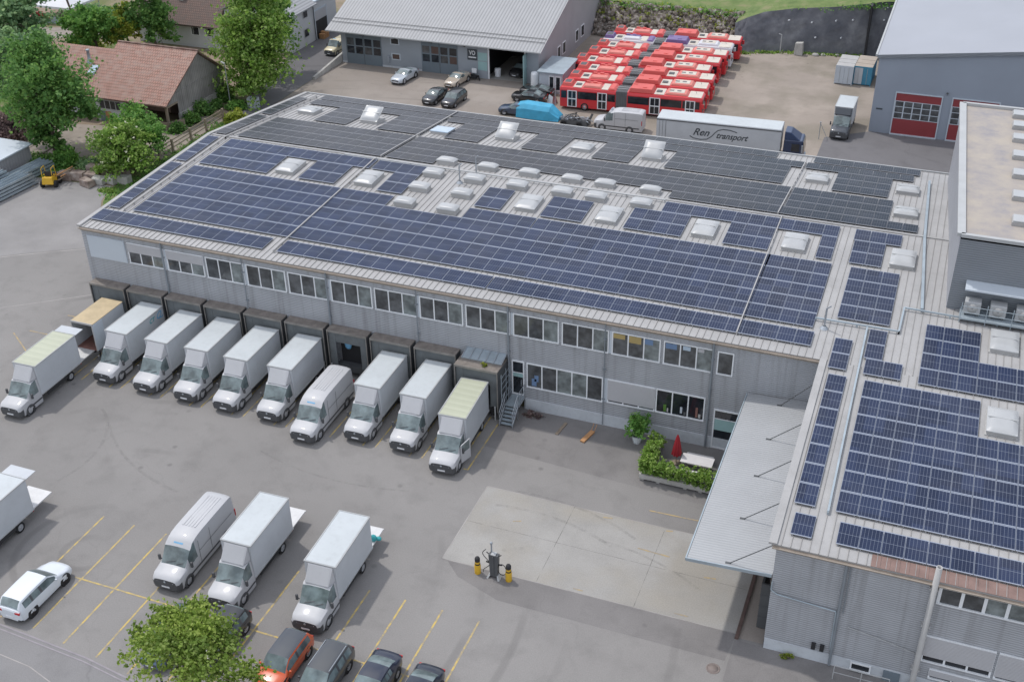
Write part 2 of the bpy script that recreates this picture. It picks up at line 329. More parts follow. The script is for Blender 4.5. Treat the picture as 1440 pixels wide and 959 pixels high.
# ------------------------------------------------------------------ mesh building
class MB:
    def __init__(s): s.v = []; s.f = []; s.m = []; s.uv = []; s.sm = []
    def face(s, pts, m=0, uv=None, smooth=False):
        n = len(s.v); s.v += [tuple(p) for p in pts]
        s.f.append(tuple(range(n, n + len(pts)))); s.m.append(m); s.sm.append(smooth)
        s.uv.append(uv or [(0, 0)] * len(pts)); return s
    def mesh_(s, vs, fs, m=0, smooth=False):
        n = len(s.v); s.v += [tuple(p) for p in vs]
        for f in fs:
            s.f.append(tuple(n + i for i in f)); s.m.append(m); s.sm.append(smooth); s.uv.append([(0, 0)] * len(f))
        return s
    def box(s, x0, x1, y0, y1, z0, z1, m=0):
        vs = [(x0, y0, z0), (x1, y0, z0), (x1, y1, z0), (x0, y1, z0), (x0, y0, z1), (x1, y0, z1), (x1, y1, z1), (x0, y1, z1)]
        return s.mesh_(vs, [(0, 3, 2, 1), (4, 5, 6, 7), (0, 1, 5, 4), (1, 2, 6, 5), (2, 3, 7, 6), (3, 0, 4, 7)], m)
    def hexa(s, b, t, m=0):       # bottom quad, top quad (ccw)
        return s.mesh_(list(b) + list(t), [(0, 3, 2, 1), (4, 5, 6, 7), (0, 1, 5, 4), (1, 2, 6, 5), (2, 3, 7, 6), (3, 0, 4, 7)], m)
    def bar(s, p0, p1, w, h, m=0):
        p0 = Vector(p0); p1 = Vector(p1); d = (p1 - p0).normalized()
        up = Vector((0, 0, 1)) if abs(d.z) < 0.95 else Vector((0, 1, 0))
        r = d.cross(up).normalized(); u = r.cross(d)
        q = [r * (-w / 2) + u * (-h / 2), r * (w / 2) + u * (-h / 2), r * (w / 2) + u * (h / 2), r * (-w / 2) + u * (h / 2)]
        return s.hexa([p0 + a for a in q], [p1 + a for a in q], m)
    def tube(s, p0, p1, r, n=8, m=0, r2=None, caps=True):
        p0 = Vector(p0); p1 = Vector(p1); d = (p1 - p0).normalized(); r2 = r if r2 is None else r2
        a = d.orthogonal().normalized(); b = d.cross(a)
        vs = [p0 + (a * math.cos(2 * PI * i / n) + b * math.sin(2 * PI * i / n)) * r for i in range(n)]
        vs += [p1 + (a * math.cos(2 * PI * i / n) + b * math.sin(2 * PI * i / n)) * r2 for i in range(n)]
        s.mesh_(vs, [(i, (i + 1) % n, n + (i + 1) % n, n + i) for i in range(n)], m, True)
        if caps:
            s.mesh_(vs[:n], [tuple(reversed(range(n)))], m); s.mesh_(vs[n:], [tuple(range(n))], m)
        return s
    def path(s, pts, r, n=6, m=0):
        for a, b in zip(pts, pts[1:]): s.tube(a, b, r, n, m)
        return s
    def prism(s, poly, z0, z1, m=0, mtop=None):
        n = len(poly); vs = [(x, y, z0) for x, y in poly] + [(x, y, z1) for x, y in poly]
        s.mesh_(vs, [(i, (i + 1) % n, n + (i + 1) % n, n + i) for i in range(n)] + [tuple(reversed(range(n)))], m)
        return s.mesh_(vs[n:], [tuple(range(n))], m if mtop is None else mtop)
    def ell(s, c, r, nu=12, nv=7, m=0, z0=-1.0):
        vs = []; fs = []
        for j in range(nv + 1):
            t = -PI / 2 + PI * j / nv; t = max(t, math.asin(z0))
            for i in range(nu):
                a = 2 * PI * i / nu
                vs.append((c[0] + r[0] * math.cos(t) * math.cos(a), c[1] + r[1] * math.cos(t) * math.sin(a), c[2] + r[2] * math.sin(t)))
        for j in range(nv):
            for i in range(nu):
                fs.append((j * nu + i, j * nu + (i + 1) % nu, (j + 1) * nu + (i + 1) % nu, (j + 1) * nu + i))
        return s.mesh_(vs, fs, m, True)
    def lathe(s, c, axis, prof, n=20, m=0):   # prof: (radius, offset along axis)
        ax = Vector(axis).normalized(); a = ax.orthogonal().normalized(); b = ax.cross(a); c = Vector(c)
        vs = []
        for r, o in prof:
            for i in range(n):
                t = 2 * PI * i / n; vs.append(c + ax * o + (a * math.cos(t) + b * math.sin(t)) * r)
        fs = [(j * n + i, j * n + (i + 1) % n, (j + 1) * n + (i + 1) % n, (j + 1) * n + i) for j in range(len(prof) - 1) for i in range(n)]
        return s.mesh_(vs, fs, m, True)
    def build(s, name, mats, parent=None, bevel=0.0, sharp=None, kind=None):
        me = bpy.data.meshes.new(name); me.from_pydata([tuple(map(float, p)) for p in s.v], [], s.f)
        if not isinstance(mats, (list, tuple)): mats = [mats]
        for mm in mats: me.materials.append(M[mm] if isinstance(mm, str) else mm)
        me.polygons.foreach_set('material_index', s.m); me.polygons.foreach_set('use_smooth', s.sm)
        u = me.uv_layers.new(name='UVMap'); flat = [c for q in s.uv for p in q for c in p]
        u.data.foreach_set('uv', flat)
        me.update()
        if sharp is not None: me.set_sharp_from_angle(angle=rad(sharp))
        o = bpy.data.objects.new(name, me); COL.objects.link(o)
        if parent is not None: o.parent = parent
        if bevel:
            b = o.modifiers.new('bevel', 'BEVEL'); b.width = bevel; b.segments = 2; b.limit_method = 'ANGLE'
            b.angle_limit = rad(40)
        if kind: o['kind'] = kind
        return o
def tag(o, label, cat, group=None):
    o['label'] = label; o['category'] = cat
    if group: o['group'] = group
    return o
def thing(name, label, cat, loc=(0, 0, 0), rotz=0.0, group=None):
    o = bpy.data.objects.new(name, None); COL.objects.link(o); o.empty_display_size = 0.3
    o.location = loc; o.rotation_euler = (0, 0, rotz)
    return tag(o, label, cat, group)
def copy_tree(o, parent=None):
    c = o.copy(); COL.objects.link(c)
    if parent is not None: c.parent = parent
    for ch in list(o.children): copy_tree(ch, c)
    return c
def dup(root, loc, rotz=0.0, label=None, group=None, scale=None):
    r = copy_tree(root); r.location = loc; r.rotation_euler = (0, 0, rotz)
    if label: r['label'] = label
    if group: r['group'] = group
    if scale: r.scale = scale
    return r
def text_part(name, body, size, mtx, material, parent=None, shear=0.0, extrude=0.004, sx=1.0):
    cu = bpy.data.curves.new(name, 'FONT'); cu.body = body; cu.size = size; cu.shear = shear
    cu.extrude = extrude; cu.offset = size * .018; cu.align_x = 'CENTER'; cu.align_y = 'CENTER'
    t = bpy.data.objects.new(name + '_tmp', cu); COL.objects.link(t)
    dg = bpy.context.evaluated_depsgraph_get(); me = bpy.data.meshes.new_from_object(t.evaluated_get(dg))
    bpy.data.objects.remove(t); bpy.data.curves.remove(cu)
    me.transform(Matrix.Scale(sx, 4, (1, 0, 0))); me.transform(mtx); me.name = name
    me.materials.clear(); me.materials.append(M[material])
    o = bpy.data.objects.new(name, me); COL.objects.link(o)
    if parent is not None: o.parent = parent
    return o
def sheet(name, poly, z, m, thick=None):
    b = MB(); b.face([(x, y, z) for x, y in poly]); return b.build(name, m, kind='structure')
# ------------------------------------------------------------------ ground, yard, markings
sheet('ground', [(-1500, -1500), (1500, -1500), (1500, 1500), (-1500, 1500)], -0.02, 'soil')
sheet('yard_asphalt', [(-140, 34.6), (-60, 34.6), (-45.0, 33.6), (-38.5, 33.2), (-33.4, 32.5), (-20, 30.5), (40, 22), (40, 63.6), (-60.5, 63.6), (-60.5, 78), (-73.2, 79.0), (-75.4, 82.2),
       (-76.6, 85.4), (-80.5, 85.0), (-84.2, 84.6), (-90, 85), (-140, 76)], 0.0, 'asphalt')
sheet('street', [(-140, 35.3), (-60, 35.3), (-45.0, 34.2), (-38.5, 33.85), (-33.4, 33.15), (-20, 31.1), (40, 22.6), (40, -30), (-140, -30)], -0.004, 'asphalt_old')
def strip(mb, pts, w, z, m=0):
    for (a, b) in zip(pts, pts[1:]):
        d = Vector((b[0] - a[0], b[1] - a[1])).normalized(); n = Vector((-d.y, d.x)) * (w / 2)
        mb.face([(a[0] - n.x, a[1] - n.y, z), (b[0] - n.x, b[1] - n.y, z), (b[0] + n.x, b[1] + n.y, z), (a[0] + n.x, a[1] + n.y, z)], m)
k = MB()
edge = [(-140, 34.45), (-60, 34.45), (-45.0, 33.4), (-38.5, 33.02), (-33.4, 32.32), (-20, 30.3), (40, 21.8)]
for a, b in zip(edge, edge[1:]): k.bar((a[0], a[1] + .16, 0.0), (b[0], b[1] + .16, 0.0), 0.11, 0.02); k.bar((a[0], a[1] - .1, 0.0), (b[0], b[1] - .1, 0.0), 0.09, 0.02)
k.build('kerb_strip', 'kerb', kind='structure')
s = MB()
strip(s, [(-89, 60.9), (-82, 65.5), (-75, 70.3), (-66, 75.8), (-61, 78.8)], 0.09, 0.004)
strip(s, [(-75.5, 58.2), (-68, 63.6), (-62, 68.2)], 0.07, 0.004)
strip(s, [(-47.5, 32.2), (-45.3, 31.9), (-41.0, 31.6), (-38.8, 31.0), (-33, 30.6)], 0.06, 0.004)
s.build('paving_seam', 'seam', kind='structure')
# concrete loading slab in front of the canopy
sheet('concrete_slab', [(-23.35, 47.15), (-5.62, 47.2), (-5.62, 54.3), (-23.35, 54.35)], 0.008, 'concrete')
j = MB()
for a, b in (((-23.4, 47.12), (-5.6, 47.17)), ((-23.4, 54.38), (-5.6, 54.33)), ((-23.38, 47.1), (-23.38, 54.4))): strip(j, [a, b], 0.05, 0.012)
j.build('slab_joint', 'seam', kind='structure')
sheet('asphalt_repair', [(-21.9, 46.0), (-19.0, 45.0), (-5.8, 45.0), (-5.6, 47.1), (-23.0, 47.05)], 0.004, 'asphalt_patch')
sheet('gravel_apron', [(-140, 66), (-89, 61.2), (-82, 65.8), (-75, 70.6), (-66, 76.1), (-61, 79.0), (-73.2, 79.0), (-75.4, 82.2), (-76.6, 85.3), (-84.2, 84.5), (-90, 85), (-140, 76)], 0.002, 'gravel_light')
sheet('service_strip', [(-25.2, 58.3), (-14.2, 57.6), (-8.6, 57.2), (-8.6, 63.3), (-25.2, 63.3)], 0.004, 'asphalt_patch')
sheet('ramp_strip', [(-5.55, 46.9), (-4.1, 46.9), (-4.1, 60), (-5.55, 60)], 0.006, 'apron')
sheet('wing_forecourt', [(-5.6, 43.6), (6, 43.0), (6, 46.6), (-5.6, 46.7)], 0.004, 'asphalt_patch')
# painted bay lines
y = MB(); zl = 0.008; w = 0.11
L0 = [(-42.75, 33.95, 43.25), (-40.37, 33.6, 43.25), (-38.0, 33.4, 43.2), (-35.65, 33.0, 43.2), (-33.3, 32.6, 43.2), (-30.95, 33.0, 43.2), (-28.6, 33.0, 43.2), (-26.25, 33.0, 43.2), (-23.95, 33.0, 43.2), (-21.62, 33.0, 43.2), (-19.33, 33.0, 43.15)]
for x, a, b in L0: strip(y, [(x, a), (x, b)], w, zl)
strip(y, [(-43.2, 38.15), (-19.9, 38.1)], w, zl + .002)
strip(y, [(-45.1, 34.0), (-45.1, 43.3)], w, zl)
for k_ in range(11):                      # two lines for each dock
    x = -60.7 + 3.5 * k_
    if k_ < 10: strip(y, [(x + .55, 55.6), (x + .55, 61.6)], 0.10, zl)
    if k_ > 0: strip(y, [(x - .35, 55.5), (x - .35, 61.6)], 0.10, zl)
strip(y, [(-25.56, 55.5), (-25.2, 55.5)], 0.1, zl + .002); strip(y, [(-25.25, 55.5), (-25.25, 61.0)], 0.1, zl)
y.build('parking_markings', 'yellow_line', kind='structure')
y = MB()
for a, b in (((-63.9, 63.0), (-61.2, 63.0)), ((-65.2, 60.0), (-60.6, 60.0)), ((-69.5, 57.3), (-66.5, 57.3)), ((-66.2, 59.3), (-63.0, 57.2)), ((-62.6, 66.2), (-61.6, 66.2)), ((-63.6, 57.0), (-62.4, 57.5)), ((-62.6, 56.8), (-63.2, 57.7)),
             ((-12.9, 55.6), (-9.6, 55.7)), ((-12.6, 52.0), (-10.6, 51.9)), ((-20.6, 51.7), (-20.1, 51.9)), ((-9.4, 53.8), (-8.9, 53.9)), ((-11.4, 54.1), (-11.0, 54.2)), ((-15.4, 54.0), (-14.8, 54.1)), ((-8.3, 50.9), (-7.6, 51.0)), ((-15.2, 47.4), (-14.6, 47.4)), ((-9.2, 47.5), (-8.4, 47.5))):
    strip(y, [a, b], 0.10, 0.0135)
y.build('faded_markings', 'yellow_faint', kind='structure')
# tyre marks left by turning lorries, slab joints and small repairs
def arc(mb, cx, cy, r, a0, a1, w, z, n=26):
    pts = [(cx + r * math.cos(rad(a0 + (a1 - a0) * i / n)), cy + r * math.sin(rad(a0 + (a1 - a0) * i / n))) for i in range(n + 1)]
    strip(mb, pts, w, z)
t_ = MB()
arc(t_, -56.2, 47.6, 6.4, 58, -22, .22, .006); arc(t_, -40, 62, 15.2, 222, 262, .2, .006)
arc(t_, -20, 40.5, 12.5, 100, 62, .22, .0105); arc(t_, -20, 40.5, 14.1, 96, 60, .2, .0105); arc(t_, -15.5, 38.5, 13.4, 88, 58, .18, .0105)
arc(t_, -33, 70, 18.5, 250, 285, .15, .006)
t_.build('tyre_marks', 'tyre_mark', kind='structure')
j2 = MB(); strip(j2, [(-17.4, 47.2), (-17.4, 54.3)], .03, .011); strip(j2, [(-11.5, 47.2), (-11.5, 54.3)], .03, .011); strip(j2, [(-23.3, 50.8), (-5.7, 50.75)], .03, .0112)
j2.build('slab_joint', 'concrete_stain', kind='structure')
# back yards
sheet('back_yard', [(-74.0, 98.0), (-73.0, 100), (-73.0, 127.0), (-46.5, 127.0), (-46.5, 110.0), (-11.5, 110.0), (-11.5, 98.0)], 0.004, 'apron')
sheet('gravel_yard', [(-46.5, 110.0), (-11.5, 110.0), (-11.5, 121.2), (-7.2, 124.4), (-7.2, 151), (-46.5, 151)], 0.006, 'dirt')
sheet('hall_forecourt', [(-11.5, 98.0), (30, 98.0), (30, 124.6), (-7.2, 124.6), (-11.5, 121.2)], 0.004, 'asphalt_dark')
sheet('hill_road', [(-73.0, 104), (-76.0, 106), (-77.2, 114), (-79.5, 122), (-80.6, 128), (-80.4, 138), (-82, 160), (-72.7, 160), (-72.7, 127.4), (-73.1, 118)], 0.010, 'asphalt_dark')
sheet('barn_yard', [(-118, 86), (-95, 88), (-79, 89), (-75.9, 92), (-75.9, 105), (-79, 105), (-80, 100), (-92, 98), (-118, 95)], 0.004, 'dirt')
sheet('garden_path', [(-100, 86.5), (-93, 88.5), (-88.5, 92), (-89.5, 93), (-94, 90.2), (-101, 88.4)], 0.008, 'apron')
sheet('back_lane', [(-150, 124), (-118, 122), (-106, 127), (-98, 134), (-99, 138), (-108, 131), (-119, 127), (-150, 130)], 0.006, 'apron')
# lawns as flat turf patches
for nm, poly in (('verge_grass', [(-73.0, 79.2), (-60.9, 78.2), (-60.9, 97.5), (-73.0, 103.6), (-75.8, 105), (-75.7, 92.0), (-76.3, 88), (-76.4, 85.3), (-75.2, 82.2)]),
                 ('garden_lawn', [(-150, 78), (-91, 86), (-100, 90), (-100, 122), (-150, 120)])):
    sheet(nm, poly, 0.006, 'grass')
# turf banks above the retaining wall
def terrain(name, rows, m):
    b = MB(); vs = [p for r in rows for p in r]; n = len(rows[0])
    fs = [(j * n + i, j * n + i + 1, (j + 1) * n + i + 1, (j + 1) * n + i) for j in range(len(rows) - 1) for i in range(n - 1)]
    b.mesh_(vs, fs, 0, True); return b.build(name, m, kind='structure')
rng = np.random.default_rng(3)
def wob(a): return float(rng.uniform(-a, a))
xs = list(np.linspace(-46.0, -26.5, 40))
rows = []
for t in np.linspace(0, 1, 16):
    rows.append([(x + wob(.15), 147.3 + 3.9 * t + wob(.3), max(0.0, 3.7 * t + wob(.6) * (0 < t < 1)) + (0 if t else -0.03)) for x in xs])
terrain('rubble_bank', rows, 'rock')
xs = list(np.linspace(-46, 30, 60)); rows = []
for t in np.linspace(0, 1, 12):
    rows.append([(x, 150.9 + 60 * t, float(np.interp(x, [-46, -33, -26, -22, -16, -9], [3.6, 3.6, 3.55, 4.9, 5.5, 6.6])) + wob(.25) + 6 * t) for x in xs])
terrain('meadow_bank', rows, 'meadow')
# ------------------------------------------------------------------ the warehouse and its wing
PROF = [(46.55, 7.52), (63.3, 8.48), (81.4, 9.1), (98.3, 7.08)]
def zr(Y): return float(np.interp(Y, [a for a, b in PROF], [b for a, b in PROF]))
XL, XV, XR = -60.8, -4.05, 14.0       # left gable, wing west wall, right end (hidden)
wh = thing('warehouse', 'long two storey grey corrugated metal warehouse with loading docks under a solar roof', 'warehouse', (XL, 63.4, 0))
wg = thing('wing_building', 'lower grey corrugated wing with red brown eave and tall flue pipe on its front', 'building', (XV, 46.7, 0))
def part(mb, name, mats, root, **k):       # world-coordinate mesh under an Empty root
    o = mb.build(name, mats, None, **k); o.parent = root
    o.matrix_parent_inverse = root.matrix_basis.inverted() if root.type == 'EMPTY' and root.parent is None else Matrix.Identity(4)
    return o
def sub(mb, name, mats, parent, **k):      # world-coordinate mesh under a part
    o = mb.build(name, mats, None, **k); o.parent = parent
    root = parent
    while root.parent: root = root.parent
    o.matrix_parent_inverse = root.matrix_basis.inverted() if parent is root else Matrix.Identity(4)
    return o
# walls
b = MB()
b.face([(XL, 63.4, 0.9), (XV, 63.4, 0.9), (XV, 63.4, 8.4), (XL, 63.4, 8.4)])
b.face([(XL, 98.0, 0), (XL, 81.4, 0), (XL, 63.4, 0), (XL, 63.4, 8.4), (XL, 81.4, 9.0), (XL, 98.0, 7.0)])
b.face([(XR, 98.0, 0), (XL, 98.0, 0), (XL, 98.0, 7.0), (XR, 98.0, 7.0)])
part(b, 'wall', 'clad', wh)
b = MB(); b.box(XL, -25.6, 63.36, 63.5, 0, 0.9); b.box(-24.1, XV, 63.34, 63.5, 0, 0.9)
part(b, 'plinth', 'plinth', wh)
b = MB()
b.face([(XV, 46.7, 0.72), (XR, 46.7, 0.72), (XR, 46.7, 7.45), (XV, 46.7, 7.45)])
b.face([(XV, 63.4, 0.0), (XV, 46.7, 0.0), (XV, 46.7, 7.45), (XV, 63.4, 8.4)])
part(b, 'wall', 'clad', wg)
b = MB(); b.box(XV + .02, -0.35, 46.66, 46.8, -.01, 0.74); b.box(-.35, XR, 46.665, 46.8, -.01, 0.74)
part(b, 'plinth', 'plinth', wg)
# roofs: sheet plus standing seams
def roof_sheet(x0, x1, ys, m='roof', pitch=0.46):
    b = MB()
    for ya, yb in zip(ys, ys[1:]):
        za, zb = zr(ya), zr(yb)
        b.hexa([(x0, ya, za - .12), (x1, ya, za - .12), (x1, yb, zb - .12), (x0, yb, zb - .12)], [(x0, ya, za), (x1, ya, za), (x1, yb, zb), (x0, yb, zb)], 0)
        n = int((x1 - x0) / pitch)
        for i in range(1, n):
            x = x0 + i * (x1 - x0) / n
            b.hexa([(x - .02, ya, za), (x + .02, ya, za), (x + .02, yb, zb), (x - .02, yb, zb)], [(x - .012, ya, za + .045), (x + .012, ya, za + .045), (x + .012, yb, zb + .045), (x - .012, yb, zb + .045)], 1)
    return b
part(roof_sheet(XL - .05, XR, [63.3, 81.4, 98.3]), 'roof', ['roof', 'roof_seam'], wh)
part(roof_sheet(XV - .25, XR, [46.55, 63.297]), 'roof', ['roof', 'roof_seam'], wg)
b = MB()   # rust red eave sheets of the wing, fading in from the left
for i in range(34):
    x = 0.6 + i * .46
    b.hexa([(x, 46.54, zr(46.54) + .02), (x + .45, 46.54, zr(46.54) + .02), (x + .45, 47.42, zr(47.42) + .02), (x, 47.42, zr(47.42) + .02)],
           [(x, 46.54, zr(46.54) + .03), (x + .45, 46.54, zr(46.54) + .03), (x + .45, 47.42, zr(47.42) + .03), (x, 47.42, zr(47.42) + .03)])
part(b, 'eave_sheet', 'roof_red', wg)
def gutter(x0, x1, y, z, root, name='gutter'):
    b = MB(); n = 7
    for i in range(n):
        a0 = PI * i / n + PI; a1 = PI * (i + 1) / n + PI
        q = [(x0, y + .11 * math.cos(a0), z + .11 * math.sin(a0)), (x1, y + .11 * math.cos(a0), z + .11 * math.sin(a0)), (x1, y + .11 * math.cos(a1), z + .11 * math.sin(a1)), (x0, y + .11 * math.cos(a1), z + .11 * math.sin(a1))]
        b.face(q, 0, None, True)
    b.bar((x0, y - .11, z + .01), (x1, y - .11, z + .01), .03, .03)
    return part(b, name, 'gutter', root)
gutter(XL, XV - .2, 63.17, 8.42, wh); gutter(XV - .2, XR, 46.42, 7.44, wg)
b = MB(); b.box(XL, XV, 63.28, 63.385, 8.16, 8.34); part(b, 'fascia', 'gutter', wh)
b = MB(); b.box(XV, XR, 46.58, 46.685, 7.2, 7.38); part(b, 'fascia', 'gutter', wg)
b = MB()      # verge flashings
for ya, yb in ((63.25, 81.4), (81.4, 98.35)):
    b.bar((XL - .02, ya, zr(ya) + .06), (XL - .02, yb, zr(yb) + .06), .34, .14)
part(b, 'verge_trim', 'roof', wh)
b = MB(); b.bar((XL, 98.36, zr(98.3) + .05), (XR, 98.36, zr(98.3) + .05), .12, .14); part(b, 'eave_trim', 'trim', wh)
b = MB(); b.bar((XV - .2, 46.5, zr(46.5) + .05), (XV - .2, 63.3, zr(63.3) + .05), .42, .12); part(b, 'verge_trim', 'roof', wg)
b = MB(); b.bar((XL + .3, 81.4, 9.13), (2, 81.4, 9.13), .22, .08); part(b, 'ridge_cap', 'roof', wh)
# pipes
for x in (-53.4, -46.35, -39.3, -32.2, -25.28, -18.35, -11.1):
    b = MB(); big = x in (-53.4, -39.3, -25.28, -11.1)
    b.tube((x, 63.27, .1 if x > -26 else 4.0), (x, 63.27, 8.35), .075 if big else .035, 8)
    for z in (2.2, 4.6, 7.0):
        if x > -26 or z > 4: b.box(x - .11, x + .11, 63.25, 63.4, z, z + .06)
    part(b, 'downpipe', 'pipe', wh)
b = MB(); b.tube((-.5, 46.56, .1), (-.5, 46.56, 7.3), .075, 8); b.tube((-.28, 46.6, 3.9), (-.28, 46.6, 7.2), .03, 6); part(b, 'downpipe', 'pipe', wg)
b = MB(); b.path([(-4.02, 46.62, 4.9), (-4.02, 46.58, 4.35), (-3.7, 46.58, 4.15), (-.62, 46.58, 3.95), (-.58, 46.58, 1.2)], .045, 6); part(b, 'conduit', 'zinc', wg)
b = MB(); b.path([(.1, 46.62, 3.05), (2.0, 46.6, 2.75), (3.6, 46.6, 2.4)], .025, 5); part(b, 'conduit', 'trim', wg)
for x in (-1.45, -1.0):
    b = MB(); b.box(x - .11, x + .11, 46.5, 46.69, .95, 1.33); b.tube((x, 46.48, 1.14), (x, 46.5, 1.14), .07, 10); part(b, 'wall_lamp', 'black', wg)
b = MB(); b.lathe((3.72, 46.36, 0), (0, 0, 1), [(.15, -.01), (.15, 8.62), (.11, 8.62), (.11, 8.1)], 14)
for z in (1.5, 4.6, 7.1): b.box(3.5, 3.94, 46.3, 46.69, z, z + .05)
part(b, 'flue_pipe', 'curb', wg)
# windows -------------------------------------------------------
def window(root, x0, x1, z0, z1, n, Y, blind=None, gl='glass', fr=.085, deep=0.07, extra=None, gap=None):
    """white frame with n lights; panes and blinds are its pieces"""
    f = MB(); y0, y1 = Y - deep, Y - .004
    f.box(x0, x1, y0 - .06, y1, z0 - .07, z0); f.box(x0, x1, y0, y1, z1, z1 + fr)
    W = (x1 - x0 - fr) / n
    for i in range(n + 1):
        xx = x0 + W * i; f.box(xx, xx + fr, y0, y1 - .001, z0, z1)
    fo = part(f, 'window', 'white_frame', root)
    p = MB()
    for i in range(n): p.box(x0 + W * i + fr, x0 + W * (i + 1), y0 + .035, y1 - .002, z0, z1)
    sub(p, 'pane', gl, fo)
    if blind is not None:
        q = MB(); q.box(x0 + .02, x1 - .02, y0 - .02, y0 + .02, blind, z1 + .02); sub(q, 'blind', 'blind', fo)
    if extra:
        for (a, c, za, zb, m) in extra:
            q = MB(); q.box(a, c, y0 + .02, y0 + .034, za, zb); sub(q, 'decoration', m, fo)
    return fo
Y0 = 63.4
b = MB(); b.box(-60.32, -56.92, 63.33, 63.396, 5.92, 7.75); b.box(-60.36, -56.88, 63.35, 63.397, 5.88, 7.79, 0)
part(b, 'closed_shutter', 'light_panel', wh)
for k_ in range(1, 14):
    x0 = -56.62 + 3.52 * (k_ - 1); x1 = x0 + 3.32
    bl = 6.95 if k_ in (1, 2) else None
    ex = None
    if k_ == 12: ex = [(-17.85, -17.0, 7.25, 7.6, 'interior_yellow'), (-16.75, -15.9, 7.1, 7.62, 'interior_yellow'), (-15.65, -15.1, 7.2, 7.6, 'interior_blue')]
    if k_ == 13: ex = [(-14.25, -13.5, 7.2, 7.6, 'interior_blue'), (-13.1, -12.6, 7.3, 7.6, 'dome_blue'), (-12.1, -11.7, 7.35, 7.6, 'blind')]
    window(wh, x0, x1, 6.05, 7.66, 3, Y0, bl, extra=ex)
for k_ in range(1, 7):       # light pilasters between window pairs
    x = -53.1 + 7.04 * (k_ - 1)
    b = MB(); b.box(x - .17, x + .07, 63.36, 63.397, 5.98, 7.74); part(b, 'pilaster', 'light_panel', wh)
window(wh, -10.82, -9.75, 6.05, 7.62, 1, Y0)
window(wh, -23.98, -18.42, 2.0, 3.84, 5, Y0, extra=[(-23.6, -23.25, 2.1, 2.7, 'interior_blue'), (-23.4, -23.1, 2.5, 3.0, 'interior_blue')])
window(wh, -18.1, -14.74, 2.08, 3.82, 3, Y0, blind=2.22)
window(wh, -14.7, -11.35, 2.1, 3.82, 3, Y0, gl='glass_dark', extra=[(-14.15, -13.95, 2.2, 2.75, 'leaf_dark'), (-13.9, -13.8, 2.2, 2.5, 'curb'), (-13.0, -12.85, 2.3, 2.8, 'light_panel'), (-12.75, -12.6, 2.2, 2.45, 'dark_steel'), (-11.95, -11.8, 2.2, 3.0, 'rust'), (-11.75, -11.6, 2.2, 2.5, 'curb')])
b = MB(); b.box(-18.42, -18.1, 63.35, 63.396, 1.98, 3.9); part(b, 'pilaster', 'light_panel', wh)
def door(root, x0, x1, z0, z1, Y, tr=.55, mid=True):
    f = MB(); y0, y1 = Y - .09, Y - .004; t = .09
    f.box(x0, x0 + t, y0, y1, z0, z1); f.box(x1 - t, x1, y0, y1, z0, z1); f.box(x0 + t, x1 - t, y0, y1, z1 - t, z1)
    f.box(x0 + t, x1 - t, y0, y1, z1 - tr - .05, z1 - tr); f.box(x0 + t, x1 - t, y0, y1, z0, z0 + .12)
    fo = part(f, 'door', 'white_frame', root)
    p = MB(); p.box(x0 + t, x1 - t, y0 + .04, y1 - .002, z1 - tr, z1 - t); p.box(x0 + t, x1 - t, y0 + .04, y1 - .002, z0 + .12, z0 + 1.5)
    sub(p, 'glass', 'glass_dark', fo)
    q = MB(); q.box(x0 + t, x1 - t, y0 + .03, y1 - .002, z0 + 1.5, z1 - tr - .05); sub(q, 'door_band', 'mint', fo)
    h = MB(); h.box(x1 - t - .14, x1 - t - .10, y0 - .06, y0 + .03, z0 + .8, z0 + 1.3); sub(h, 'handle', 'steel', fo)
    return fo
door(wh, -25.08, -24.15, 1.12, 3.95, Y0, .95)
door(wh, -10.72, -8.5, 0.05, 3.2, Y0, .7)
# wing front windows
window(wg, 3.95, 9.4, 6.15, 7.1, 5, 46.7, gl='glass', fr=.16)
window(wg, 3.85, 7.25, 2.1, 3.72, 3, 46.7, blind=2.42, gl='glass_dark', fr=.10)
window(wg, 7.38, 10.8, 2.1, 3.72, 3, 46.7, blind=2.2, gl='glass_dark', fr=.10)
window(wg, 0.55, 1.62, .22, .6, 1, 46.66, gl='glass_dark')
window(wg, 4.4, 7.8, 1.0, 1.5, 3, 46.7, blind=1.12)
b = MB(); b.box(2.25, 3.1, 46.58, 46.655, 0.0, .66); part(b, 'basement_door', 'shop_door', wg)
# sliding gate on the west side of the wing under the canopy
b = MB(); b.box(XV - .62, XV - .03, 48.0, 48.12, 0.05, 3.3); b.box(XV - .62, XV - .5, 48.12, 51.5, .05, 3.3)
for z in (.9, 1.7, 2.5): b.box(XV - .64, XV - .05, 47.98, 48.0, z, z + .04)
part(b, 'loading_gate', 'dark_steel', wg)
b = MB(); b.box(-5.62, -5.42, 46.75, 60, 0.0, .12); tag(b.build('dock_rail', 'brown_steel'), 'long rusty brown steel kerb rail on the ground beside the concrete slab', 'rail')
